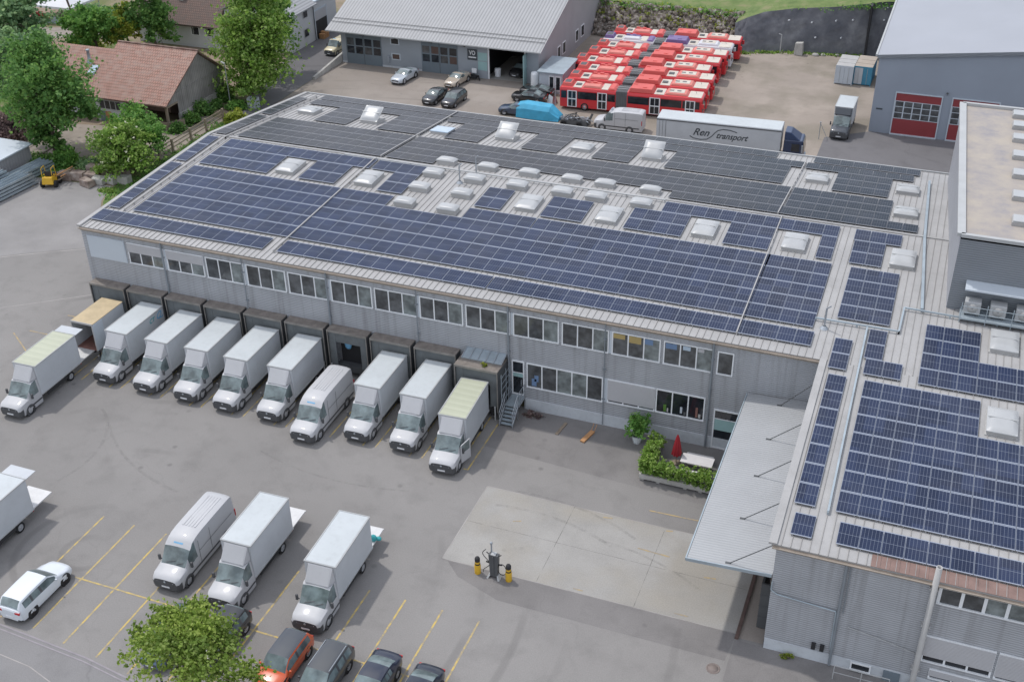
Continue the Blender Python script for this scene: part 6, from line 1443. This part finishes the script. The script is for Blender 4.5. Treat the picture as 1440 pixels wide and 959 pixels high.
b = MB(); b.box(-99.6, -90.4, 100.3, 111, 0, 2.9); part(b, 'wall', 'render_wall', an)
b = MB(); b.lathe((-92.8, 104.2, 4.9), (0, 0, 1), [(.45, 0), (.18, .6), (.16, 1.5), (.22, 1.5), (.22, 1.65), (0, 1.7)], 14); part(b, 'flue', 'zinc', an)
b = MB(); b.hexa([(-92.1, 102.6, 4.1), (-91.2, 102.6, 4.1), (-91.2, 103.7, 4.7), (-92.1, 103.7, 4.7)], [(-92.1, 102.6, 4.4), (-91.2, 102.6, 4.4), (-91.2, 103.7, 5.0), (-92.1, 103.7, 5.0)]); part(b, 'roof_window', 'dome_blue', an)
# fence
fn_ = thing('paddock_fence', 'weathered wooden post and rail fence between barn and warehouse', 'fence', (-75.9, 98, 0))
FP = [(-76.2, 90.2), (-75.95, 92.6), (-75.9, 94.9), (-75.87, 98.2), (-75.86, 101.1), (-75.8, 104.4)]
for x, y in FP: b = MB(); b.box(x - .1, x + .1, y - .1, y + .1, 0, 1.45); part(b, 'post', 'wood', fn_)
for p, q in zip(FP, FP[1:]):
    for z in (.45, .85, 1.25): b = MB(); b.bar((p[0] - .1, p[1], z), (q[0] - .1, q[1], z), .05, .12); part(b, 'rail', 'wood', fn_)
# white houses
h2 = thing('white_cottage', 'white rendered cottage with dark brown tiled roof behind the barn', 'house', (-93, 126, 0))
b = MB(); b.box(-103, -87.5, 126.1, 134, 0, 3.15); part(b, 'wall', 'render_wall', h2)
b = MB(); roof_slab(b, [(-103.4, 125.4, 3.1), (-86.9, 125.4, 3.1), (-86.9, 129.8, 5.5), (-103.4, 129.8, 5.5)]); roof_slab(b, [(-86.9, 134.6, 3.1), (-103.4, 134.6, 3.1), (-103.4, 129.8, 5.5), (-86.9, 129.8, 5.5)]); part(b, 'roof', 'tile_dark', h2)
for x in (-94.5, -92.3, -90.0):
    f = MB(); f.box(x, x + 1.3, 126.05, 126.096, 1.65, 2.75); fo = part(f, 'window', 'white_frame', h2); g = MB(); g.box(x + .12, x + .35, 126.03, 126.055, 1.72, 2.68, 1); g.box(x + .42, x + 1.2, 126.03, 126.055, 1.72, 2.68, 0); sub(g, 'pane', ['glass_dark', 'dark_steel'], fo)
b = MB(); b.box(-98, -97.2, 129, 129.8, 4.5, 6.4); part(b, 'chimney', 'concrete_wall', h2)
h3 = thing('garage_house', 'white two storey house with grey roof and open garage gate beside the lane', 'house', (-80.4, 130, 0))
b = MB(); b.box(-90, -80.4, 127.6, 140, 0, 5.0); part(b, 'wall', 'render_wall', h3)
b = MB(); roof_slab(b, [(-79.8, 127.2, 4.9), (-79.8, 134.1, 4.9), (-85.2, 134.1, 7.4), (-85.2, 127.2, 7.4)]); roof_slab(b, [(-90.6, 134.1, 4.9), (-90.6, 127.2, 4.9), (-85.2, 127.2, 7.4), (-85.2, 134.1, 7.4)]); part(b, 'roof', 'shop_roof', h3)
b = MB(); b.box(-90.3, -80.1, 134.0, 140.3, 4.95, 5.15); part(b, 'flat_roof', 'light_panel', h3)
for y, z in ((131.1, 3.55), (131.0, 1.05)):
    f = MB(); f.box(-80.395, -80.33, y, y + 1.2, z, z + 1.15); fo = part(f, 'window', 'trim', h3); g = MB(); g.box(-80.335, -80.32, y + .1, y + 1.1, z + .1, z + 1.05); sub(g, 'pane', 'glass_dark', fo)
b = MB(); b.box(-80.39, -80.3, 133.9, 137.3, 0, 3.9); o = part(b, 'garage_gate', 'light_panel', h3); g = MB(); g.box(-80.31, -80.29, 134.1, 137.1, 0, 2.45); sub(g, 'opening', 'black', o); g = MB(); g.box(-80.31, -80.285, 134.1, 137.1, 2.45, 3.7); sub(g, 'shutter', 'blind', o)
b = MB(); b.tube((-80.25, 133.7, 0), (-80.25, 133.7, 4.8), .06, 8); part(b, 'downpipe', 'dark_steel', h3)
b = MB()
for i in range(3): b.box(-80.2, -79.4, 134.4 + i * .5, 134.8 + i * .5, 0, .7 + .2 * (i % 2))
tag(b.build('timber_stack', 'wood_orange', bevel=.04), 'orange timber stack at the open garage gate', 'timber')
b = MB(); b.hexa([(-73.0, 119.8, 0), (-72.7, 119.8, 0), (-72.7, 127.6, 0), (-73.0, 127.6, 0)], [(-73.0, 119.8, .35), (-72.7, 119.8, .35), (-72.7, 127.6, 1.1), (-73.0, 127.6, 1.1)]); tag(b.build('ramp_wall', 'concrete_wall'), 'low sloping concrete wall between the lane and the workshop yard', 'wall')
b = MB(); b.box(-.6, .6, -.4, .4, 0, 1.2); o = b.build('utility_box', 'light_panel', bevel=.03); o.location = (-74.8, 109.2, 0); tag(o, 'pale grey utility cabinet at the fence corner by the linden', 'utility box')
lm = thing('street_lamp', 'slim grey street lamp standing at the barn gable', 'street lamp', (-77.35, 108.3, 0))
b = MB(); b.tube((0, 0, 0), (0, 0, 5.2), .07, 8, 0, .05); b.build('pole', 'steel', lm); b = MB(); b.bar((0, 0, 5.2), (-.5, .1, 5.35), .2, .1); b.build('lamp_head', 'trim', lm)
lm = thing('street_lamp', 'street lamp with pale round disc head inside the leafy front tree', 'street lamp', (-32.35, 32.0, 0))
b = MB(); b.tube((0, 0, 0), (0, 0, 3.8), .07, 8, 0, .05); b.build('pole', 'dark_steel', lm); b = MB(); b.lathe((0, 0, 3.8), (0, 0, 1), [(.1, 0), (.36, .12), (.36, .18), (.2, .3), (0, .33)], 18); b.build('lamp_head', 'dome_blue', lm)
# left side: shed, steel stacks, mini loader, stone wall
sd = thing('metal_shed', 'grey metal shed with pale flat roof cut by the left picture edge', 'shed', (-90, 85, 0))
b = MB(); b.box(-93, -87.9, 82.8, 87.2, 0, 2.2); part(b, 'wall', 'shop_side', sd); b = MB(); b.box(-93.2, -87.6, 82.5, 87.5, 2.2, 2.34); part(b, 'roof', 'light_panel', sd)
for i, (x, y, n, lb) in enumerate(((-85.3, 80.2, 4, 'front stack of grey galvanised steel channels by the asphalt edge'), (-86.2, 84.0, 3, 'rear stack of grey galvanised steel channels behind the mini loader'), (-87.6, 79.5, 5, 'left stack of grey steel channels before the metal shed'))):
    t = thing('steel_stack', lb, 'steel channels', (x, y, 0), rad(-6), 'stacks of steel channels')
    for k in range(n):
        b = MB(); z = .1 + k * .32; w = .62 - .04 * k
        for dx in (-w, 0, w):
            b.box(dx - .28, dx + .28, -4.2 + .2 * k, 3.4 - .15 * k, z, z + .05); b.box(dx - .28, dx - .24, -4.2 + .2 * k, 3.4 - .15 * k, z, z + .26); b.box(dx + .24, dx + .28, -4.2 + .2 * k, 3.4 - .15 * k, z, z + .26)
        b.build('channel_layer', 'zinc', t)
    b = MB()
    for y_ in (-3, 0, 2.6): b.box(-.95, .95, y_ - .06, y_ + .06, 0, .1)
    b.build('bearer', 'wood', t)
ml = thing('mini_loader', 'small yellow mini loader with timber on its forks', 'loader', (-82.6, 83.7, 0), rad(20))
b = MB(); b.hexa([(-.6, -1.0, .4), (.6, -1.0, .4), (.6, .5, .4), (-.6, .5, .4)], [(-.5, -.9, 1.15), (.5, -.9, 1.15), (.5, .3, .95), (-.5, .3, .95)]); b.build('body', 'safety_yellow', ml, bevel=.08)
b = MB(); b.box(-.35, .35, -.3, .2, 1.1, 1.2); b.box(-.35, .35, -.4, -.3, 1.1, 1.6); b.build('seat', 'black', ml)
b = MB()
for s in (-.5, .5): b.bar((s, -.2, 1.2), (s, 1.3, .45), .1, .14); b.path([(s, -.7, 1.1), (s, -.6, 2.0), (s, .2, 2.0), (s, .3, 1.0)], .035)
b.build('lift_arm', 'safety_yellow', ml)
for s in (-1, 1):
    for y in (-.6, .45): b = MB(); b.lathe((s * .68, y, .36), (s, 0, 0), [(.15, -.12), (.36, -.12), (.36, .12), (.15, .12), (0, .1)], 16); b.build('wheel', 'tyre', ml)
b = MB(); b.box(-.8, .8, 1.3, 1.4, .15, .8); b.box(-.6, -.5, 1.4, 2.4, .15, .2); b.box(.5, .6, 1.4, 2.4, .15, .2); b.build('fork', 'dark_steel', ml)
for i in range(6): 
    b = MB(); b.bar((-1.2, 0, 0), (1.2, 0, 0), .12, .08); o = b.build('timber_beam', 'wood' if i % 2 else 'wood_orange'); o.location = (-82.2 + i * .12, 84.6 + i * .16, .5 + .25 * (i % 3)); o.rotation_euler = (0, rad(-18 + 6 * i), rad(60 + 9 * i)); tag(o, 'loose timber beam leaning in the pile behind the mini loader', 'beam', 'timber beams behind the mini loader')
SW = [(-82.0, 85.3), (-80.8, 85.6), (-79.6, 86.0), (-78.2, 85.5), (-77.0, 86.0), (-75.9, 86.4), (-79.0, 84.7), (-80.4, 87.6), (-78.6, 87.6), (-77.0, 87.8)]
swl = ['left end', 'second from the left end', 'third from the left end', 'behind the forward block', 'second from the right end', 'right end', 'standing forward of the row', 'left in the rear row', 'middle of the rear row', 'right in the rear row']
for i, (x, y) in enumerate(SW):
    b = MB(); r_ = np.random.default_rng(i + 40); w, d, h = .65 + r_.uniform(-.05, .1), .45, .75 + r_.uniform(-.1, .2)
    j = lambda a: a + float(r_.uniform(-.07, .07))
    b.hexa([(j(-w), j(-d), 0), (j(w), j(-d), 0), (j(w), j(d), 0), (j(-w), j(d), 0)], [(j(-w), j(-d), j(h)), (j(w), j(-d), j(h)), (j(w), j(d), j(h)), (j(-w), j(d), j(h))])
    o = b.build('stone_block', 'rust' if False else 'concrete_wall' if i in (3, 4, 5) else 'stone_brown', bevel=.06) if 'stone_brown' in M else None
    if o is None:
        M['stone_brown'] = mottled('stone_brown', [(.16, .12, .10), (.27, .21, .18), (.38, .33, .29)], 1.6); o = b.build('stone_block', 'stone_brown', bevel=.06)
    o.location = (x, y, 0); o.rotation_euler = (0, 0, rad(float(r_.uniform(-14, 14)))); tag(o, 'rough stone block of the low wall below the trees, ' + swl[i], 'stone block', 'stone blocks of the low wall')
# garden pavilion
pv = thing('garden_pavilion', 'garden pavilion with pale tent roof and red flower boxes at the top left', 'pavilion', (-118.5, 131, 0))
b = MB(); c0 = (-126.0, 131.5); 
for i in range(4):
    a = [(-123.5, 128.5), (-116, 128.5), (-116, 135), (-123.5, 135)]; p, q = a[i], a[(i + 1) % 4]; b.face([(p[0], p[1], 2.5), (q[0], q[1], 2.5), (-119.7, 131.7, 4.2)]); b.face([(p[0], p[1], 2.2), (q[0], q[1], 2.2), (q[0], q[1], 2.5), (p[0], p[1], 2.5)])
part(b, 'roof', 'bus_white', pv)
for x in (-123.3, -116.2):
    for y in (128.7, 134.8): b = MB(); b.tube((x, y, 0), (x, y, 2.4), .07, 8); part(b, 'post', 'trim', pv)
b = MB(); b.box(-123.1, -116.5, 128.8, 129.0, 0, .9); part(b, 'parapet', 'zinc', pv)
b = MB(); cs = [(leafr.uniform(-123, -119.5), 128.7, leafr.uniform(.8, 1.3)) for _ in range(60)]; leaf_cloud(b, cs, 600, .12, (.2, .2, .12)); part(b, 'flowers', 'tail', pv)
b = MB(); b.tube((0, 0, 0), (-1.5, .6, 4.6), .14, 8); b.ell((-1.55, .62, 4.7), (.2, .2, .3), 8, 5); o = b.build('leaning_pole', 'brown_steel'); o.location = (-113.2, 126.2, 0); tag(o, 'dark leaning pole with yellow top below the garden pavilion', 'pole')
# ------------------------------------------------------------------ trees and shrubs
def crown(mb, blobs, n, size, seed, clumps=60, tight=.26):
    """tufts of leaves on and inside overlapping lobes; tuft size, reach and droop vary so that gaps stay open"""
    rng = np.random.default_rng(seed); vol = np.array([r[0] * r[1] * r[2] for _, r in blobs]) ** (2 / 3); vol = vol / vol.sum()
    for (c, r), f in zip(blobs, vol):
        k = max(7, int(clumps * f)); d = rng.normal(0, 1, (k, 3)); d /= np.linalg.norm(d, axis=1)[:, None]; d[:, 2] = np.where(d[:, 2] < -.45, -d[:, 2], d[:, 2])
        reach = np.where(rng.random((k, 1)) < .26, rng.uniform(1.0, 1.34, (k, 1)), rng.uniform(.55, 1.0, (k, 1)))
        cc = np.asarray(c) + d * reach * np.asarray(r)
        w = rng.uniform(.35, 1.6, k); w /= w.sum(); mean = float(np.mean(r))
        for i in range(k):
            sp = tight * mean * .5 * (.6 + .9 * float(rng.random())); m_ = max(4, int(n * f * w[i]))
            axis = d[i] * sp * .7
            pts = cc[i] + rng.normal(0, 1, (m_, 3)) * np.array([sp, sp, sp * .55]) + rng.normal(0, 1, (m_, 1)) * axis
            leaf_cloud(mb, pts, m_, size, (size * .4,) * 3, .25, 0, rng)
def tree(label, base, blobs, n, size, leafm, seed, clumps=80, tr=.22, group=None, blossom=0, cat='tree', name='tree', tight=.26):
    t = thing(name, label, cat, base, 0, group); bx, by, _ = base
    rel = [((c[0] - bx, c[1] - by, c[2]), r) for c, r in blobs]
    top = max(c[2] for c, r in rel); b = MB(); cen = np.mean([c for c, r in rel], axis=0)
    mid = (cen[0] * .3, cen[1] * .3, top * .45); b.tube((0, 0, -.05), mid, tr, 9, 0, tr * .75)
    for c, r in rel:
        b.tube(mid, (c[0] * .8 + mid[0] * .2, c[1] * .8 + mid[1] * .2, c[2]), tr * .55, 7, 0, tr * .15)
        rg = np.random.default_rng(seed + 7)
        for _ in range(4): d = rg.normal(0, .55, 3); b.tube((c[0] * .8, c[1] * .8, c[2]), (c[0] + d[0] * r[0], c[1] + d[1] * r[1], c[2] + d[2] * r[2]), tr * .2, 5, 0, tr * .05)
    b.build('trunk', 'trunk', t)
    m = MB(); crown(m, rel, n, size, seed, clumps, tight); m.build('crown', leafm, t)
    if blossom:
        q = MB(); rng = np.random.default_rng(seed + 1); cs = []
        for c, r in rel:
            for _ in range(blossom): d = rng.normal(0, 1, 3); d /= np.linalg.norm(d); d[2] = abs(d[2]); cs.append((c[0] + d[0] * r[0] * 1.02, c[1] + d[1] * r[1] * 1.02, c[2] + d[2] * r[2] * 1.02))
        leaf_cloud(q, cs, len(cs) * 3, .11, (.08, .08, .05), .8, 0, rng); q.build('blossom', 'blossom', t)
    return t
tree('tall dark green tree with rounded crown left of the barn', (-87.0, 89.8, 0), [((-87.2, 90.4, 7.2), (3.9, 3.9, 3.0)), ((-90.2, 92.2, 6.4), (2.9, 2.9, 2.6)), ((-85.0, 90.0, 6.3), (2.7, 2.7, 2.5)), ((-88.8, 91.8, 9.6), (2.7, 2.7, 2.1)), ((-86.8, 89.4, 4.2), (2.5, 2.5, 2.2)), ((-87.6, 89.4, 2.2), (1.8, 1.8, 1.5)), ((-84.6, 91.3, 4.6), (2.0, 2.0, 1.9)), ((-90.4, 91.2, 4.4), (2.0, 2.0, 1.8)), ((-86.2, 88.9, 1.5), (1.4, 1.3, 1.1))], 21000, .18, 'leaf_dark', 1, 260, .3, tight=.36)
tree('bright green elder bush in white blossom at the stone wall', (-76.9, 88.0, 0), [((-76.9, 88.1, 1.9), (2.6, 2.6, 1.8)), ((-78.5, 88.8, 2.7), (2.0, 2.0, 1.6)), ((-75.8, 87.7, 2.2), (1.8, 1.8, 1.6)), ((-77.2, 89.0, 3.7), (2.0, 2.0, 1.4)), ((-77.6, 87.5, 1.1), (1.7, 1.4, 1.1))], 11000, .14, 'leaf_light', 2, 150, .15, None, 22, tight=.36)
tree('mid green tree between the blossoming bush and the barn', (-78.2, 92.8, 0), [((-78.2, 92.8, 2.6), (2.2, 2.2, 1.8)), ((-77.0, 92.6, 2.0), (1.6, 1.6, 1.5)), ((-79.2, 93.4, 3.4), (1.7, 1.7, 1.4))], 8500, .14, 'leaf_mid', 3, 120, .15, tight=.36)
tree('big bright green linden beside the lane', (-76.6, 111.8, 0), [((-75.90, 111.90, 3.60), (3.85, 3.74, 3.2)), ((-76.50, 113.50, 7.20), (3.74, 3.63, 2.8)), ((-74.70, 111.50, 5.60), (3.08, 3.08, 2.6)), ((-78.30, 113.90, 4.80), (2.97, 2.97, 2.6)), ((-76.50, 114.90, 9.80), (3.08, 3.08, 2.4)), ((-74.90, 110.90, 2.20), (2.53, 2.53, 1.9)), ((-76.90, 115.30, 12.00), (2.42, 2.42, 1.8)), ((-73.90, 112.50, 8.20), (2.20, 2.20, 2.0)), ((-76.90, 110.50, 1.40), (2.09, 1.76, 1.4))], 23000, .17, 'leaf_light', 4, 290, .3, tight=.36)
tree('darker tree right behind the bright linden at the white garage house', (-79.2, 120.5, 0), [((-78.6, 120.0, 4.2), (2.3, 2.3, 2.8)), ((-78.6, 121.0, 7.2), (2.2, 2.2, 2.4)), ((-79.0, 122.0, 9.4), (1.9, 1.9, 1.8))], 9000, .17, 'leaf_mid', 5, 130, .25)
G5 = 'trees beyond the barn'
tree('grey green tree in the top left corner of the picture', (-109.0, 109.5, 0), [((-109.10, 109.50, 5.00), (4.2, 4, 3.8)), ((-106.80, 108.50, 7.00), (3.2, 3, 3)), ((-111.60, 111.00, 7.00), (3.5, 3.5, 3.2)), ((-105.80, 107.80, 4.00), (2.6, 2.6, 2.6)), ((-109.60, 112.00, 9.00), (3, 3, 2.6))], 13000, .22, 'leaf_grey', 6, 190, .28, G5)
tree('dark grey green tree at the left edge above the purple shrub', (-99.2, 98.6, 0), [((-99.2, 98.8, 4.2), (3, 3, 3)), ((-98.6, 99.4, 6.8), (2.6, 2.6, 2.4)), ((-101, 100, 6), (3, 3, 3))], 9000, .2, 'leaf_grey', 7, 130, .25, G5)
tree('rounded green tree behind the annex roof, left of the taller one by the cottage', (-102.5, 117, 0), [((-102.5, 117.0, 3.2), (2.8, 2.8, 2.4)), ((-101.4, 116.4, 5), (2.2, 2.2, 2)), ((-104.4, 117.6, 4.2), (2.4, 2.4, 2))], 8500, .19, 'leaf_mid', 8, 120, .22, G5)
tree('taller dark tree against the left side of the brown roofed cottage', (-96.6, 121, 0), [((-96.8, 121, 4), (2.8, 2.8, 3)), ((-97.6, 121.6, 7), (2.6, 2.6, 2.6)), ((-95.2, 120.6, 3.2), (2, 2, 2.2)), ((-98.4, 122.4, 9), (2.2, 2.2, 2))], 10500, .18, 'leaf_dark', 9, 150, .25, G5)
tree('pale olive tree between the two green trees behind the annex', (-99.6, 119.5, 0), [((-99.6, 119.5, 3.2), (2.2, 2.2, 2.2)), ((-100, 120.2, 5), (1.6, 1.6, 1.5))], 4500, .17, 'leaf_yellow', 10, 80, .18, G5)
tree('leafy plane tree at the bottom edge hiding parked cars', (-30.6, 30.9, 0), [((-30.45, 32.70, 4.85), (1.6, 1.5, 1.2)), ((-31.75, 33.60, 4.55), (1.25, 1.2, 1.0)), ((-30.10, 33.05, 4.65), (1.4, 1.2, 1.1)), ((-30.85, 31.50, 5.05), (1.9, 1.5, 1.3)), ((-30.60, 33.85, 4.55), (.85, .8, .7)), ((-32.45, 32.20, 4.15), (1.2, 1.1, .9)), ((-27.65, 32.00, 4.05), (1.2, 1.0, .8)), ((-31.15, 34.50, 4.65), (.7, .7, .6)), ((-28.75, 31.30, 4.75), (1.6, 1.4, 1.2)), ((-26.65, 31.20, 3.85), (1.0, .8, .6)), ((-32.85, 33.80, 4.15), (.7, .7, .5)), ((-28.90, 33.25, 4.25), (.9, .8, .7)), ((-25.75, 30.90, 3.65), (.7, .6, .5))], 16500, .09, 'leaf_plane', 11, 250, .14, tight=.42)
def shrub(label, x, y, rx, ry, rz, n, leafm, seed, size=.13, cat='shrub', z0=0, group=None, name='shrub'):
    t = thing(name, label, cat, (x, y, z0), 0, group); m = MB(); rng = np.random.default_rng(seed); k = max(10, n // 45)
    d = rng.normal(0, 1, (k, 3)); d /= np.linalg.norm(d, axis=1)[:, None]; d[:, 2] = np.abs(d[:, 2]); cc = d * rng.uniform(.45, 1.0, (k, 1)) * np.array([rx, ry, rz]); leaf_cloud(m, cc, n, size, (rx * .16, ry * .16, rz * .12), .2, 0, rng); m.build('foliage', leafm, t)
    s = MB()
    for _ in range(5): e = rng.normal(0, .4, 2); s.tube((0, 0, -.02), (e[0] * rx, e[1] * ry, rz * .7), .03, 5)
    s.build('stem', 'trunk', t); return t
shrub('rounded light green shrub above the stone wall by the mini loader', -84.6, 88.4, 1.3, 1.2, 1.9, 2800, 'leaf_mid', 21)
shrub('drooping dusky purple shrub at the left picture edge', -95.8, 92.6, 2.6, 2.4, 2.8, 6000, 'leaf_purple', 22)
for i, (x, y, r, z, lb) in enumerate(((-79.0, 100.0, 1.0, 1.0, 'clipped dark shrub nearest the barn corner porch'), (-78.8, 102.6, 1.0, 1.2, 'second clipped shrub along the plank gable'), (-79.0, 105.3, 1.1, 1.7, 'tallest clipped shrub along the plank gable'), (-78.9, 107.8, .8, 1.0, 'fourth clipped shrub beside the street lamp'), (-79.4, 110.2, 1.1, 1.8, 'shrub at the far end of the plank gable'))):
    shrub(lb, x, y, r, r, z, 1900, 'leaf_dark', 30 + i, .12, 'shrub', 0, 'shrubs along the barn gable')
shrub('yellow green shrub in the corner between fence and utility cabinet', -74.6, 104.9, 1.1, 1.3, 1.2, 2200, 'leaf_yellow', 40)
shrub('low green undergrowth between loader and big dark tree', -86.8, 87.4, 1.8, 1.2, .9, 2200, 'leaf_dark', 41)
shrub('olive undergrowth below the blossoming bush', -81.6, 88.6, 1.8, 1.1, .9, 1800, 'leaf_grey', 42)
shrub('yellow green shrub behind the annex roof ridge at the path', -106.5, 119.5, 2.6, 2.2, 2.2, 4200, 'leaf_yellow', 43, .16)
shrub('yellow green shrub poking over the barn ridge', -92.2, 113.6, 1.7, 1.3, 4.2, 3000, 'leaf_yellow', 44, .15)
shrub('green shrub under the linden at the lane', -76.6, 108.4, 1.2, 1.2, 1.0, 1700, 'leaf_mid', 45)
shrub('dark hedge in the garden behind the pavilion', -113.5, 131.5, 6, 2.0, 2.2, 5000, 'leaf_grey', 46, .2, 'hedge', 0, None, 'hedge')
shrub('small weed tuft at the white plinth of the wing', -2.6, 46.35, .45, .2, .25, 260, 'leaf_yellow', 47, .06)
shrub('small weed tuft on the roof of the right end dock', -26.6, 61.9, .2, .2, .3, 160, 'leaf_yellow', 48, .06, 'shrub', 3.97)
shrub('dry weeds on the ground right of the steel stairs', -23.3, 62.6, .7, .4, .35, 420, 'leaf_purple', 49, .07)
shrub('thin grass tuft between stone wall and warehouse corner', -76.0, 84.3, 1.2, .6, .25, 700, 'leaf_light', 50, .1)
shrub('pale dry bush on the bank left of the big dark tree', -93.0, 88.8, 1.8, 1.0, 1.0, 1500, 'leaf_purple', 51)
gm = MB(); rg = np.random.default_rng(77)
cs = [(x, y, .06) for x, y in zip(rg.uniform(-90, -83, 500), rg.uniform(85, 90, 500))] + [(x, y, .06) for x, y in zip(rg.uniform(-76.5, -70, 600), rg.uniform(83, 104, 600))] + [(x, y, .06) for x, y in zip(rg.uniform(-112, -96, 700), rg.uniform(86, 122, 700))]
leaf_cloud(gm, cs, 9000, .12, (.35, .35, .05), .1); o = gm.build('rough_grass', 'leaf_mid', kind='stuff'); tag(o, 'rough grass growing on the verge and in the garden beside the barn', 'grass')
# ------------------------------------------------------------------ camera and light
cam = bpy.data.cameras.new('camera'); co = bpy.data.objects.new('camera', cam); COL.objects.link(co)
cam.sensor_width = 36.0; cam.lens = 40.879; cam.clip_end = 4000; cam.clip_start = 0.5
R_, U_, F_ = (0.933344, 0.358663, -0.015192), (-0.177916, 0.498918, 0.848190), (-0.311794, 0.788950, -0.529474)
co.matrix_world = Matrix(((R_[0], U_[0], -F_[0], 0), (R_[1], U_[1], -F_[1], 0), (R_[2], U_[2], -F_[2], 48.0), (0, 0, 0, 1)))
scene.camera = co
# sun stands over the far left; shadows fall to the right and slightly towards the camera
sh = Vector((0.49, -0.22, -1.0)).normalized()
EL = math.asin(-sh.z); AZ = math.atan2(-sh.x, -sh.y)     # azimuth of the sun measured from +Y towards +X
sl_ = bpy.data.lights.new('sun', 'SUN'); sl_.energy = 2.0; sl_.angle = rad(2.0); sl_.color = (1.0, 0.965, 0.92)
so = bpy.data.objects.new('sun', sl_); COL.objects.link(so); so.rotation_euler = sh.to_track_quat('-Z', 'Y').to_euler()
w = bpy.data.worlds.new('World'); scene.world = w; w.use_nodes = True
nt = w.node_tree; bg = nt.nodes['Background']; sk = nt.nodes.new('ShaderNodeTexSky'); sk.sky_type = 'NISHITA'; sk.sun_disc = False
sk.sun_elevation = EL; sk.sun_rotation = AZ; sk.air_density = 1.0; sk.dust_density = 2.0; sk.ozone_density = 1.0; sk.altitude = 400
tcw = nt.nodes.new('ShaderNodeTexCoord')           # broken bright cloud over the blue
cn_ = nt.nodes.new('ShaderNodeTexNoise'); cn_.inputs['Scale'].default_value = 2.6; cn_.inputs['Detail'].default_value = 5; cn_.inputs['Roughness'].default_value = 0.6
nt.links.new(tcw.outputs['Generated'], cn_.inputs['Vector'])
cm_ = ramp(nt, cn_.outputs['Fac'], [(0.38, (0, 0, 0)), (0.56, (1, 1, 1))])
ct_ = ramp(nt, cn_.outputs['Fac'], [(0.42, (0.86, 0.90, 1.0)), (0.7, (0.66, 0.69, 0.76))])
sc_ = mix(nt, 1.0, ct_, (9.8, 9.7, 9.5), 'MULTIPLY')
nt.links.new(mix(nt, cm_, sk.outputs[0], sc_), bg.inputs[0]); bg.inputs[1].default_value = 0.15
vs_ = scene.view_settings; vs_.view_transform = 'Standard'; vs_.look = 'None'; vs_.gamma = 1.0; vs_.use_curve_mapping = False; vs_.exposure = 0.0
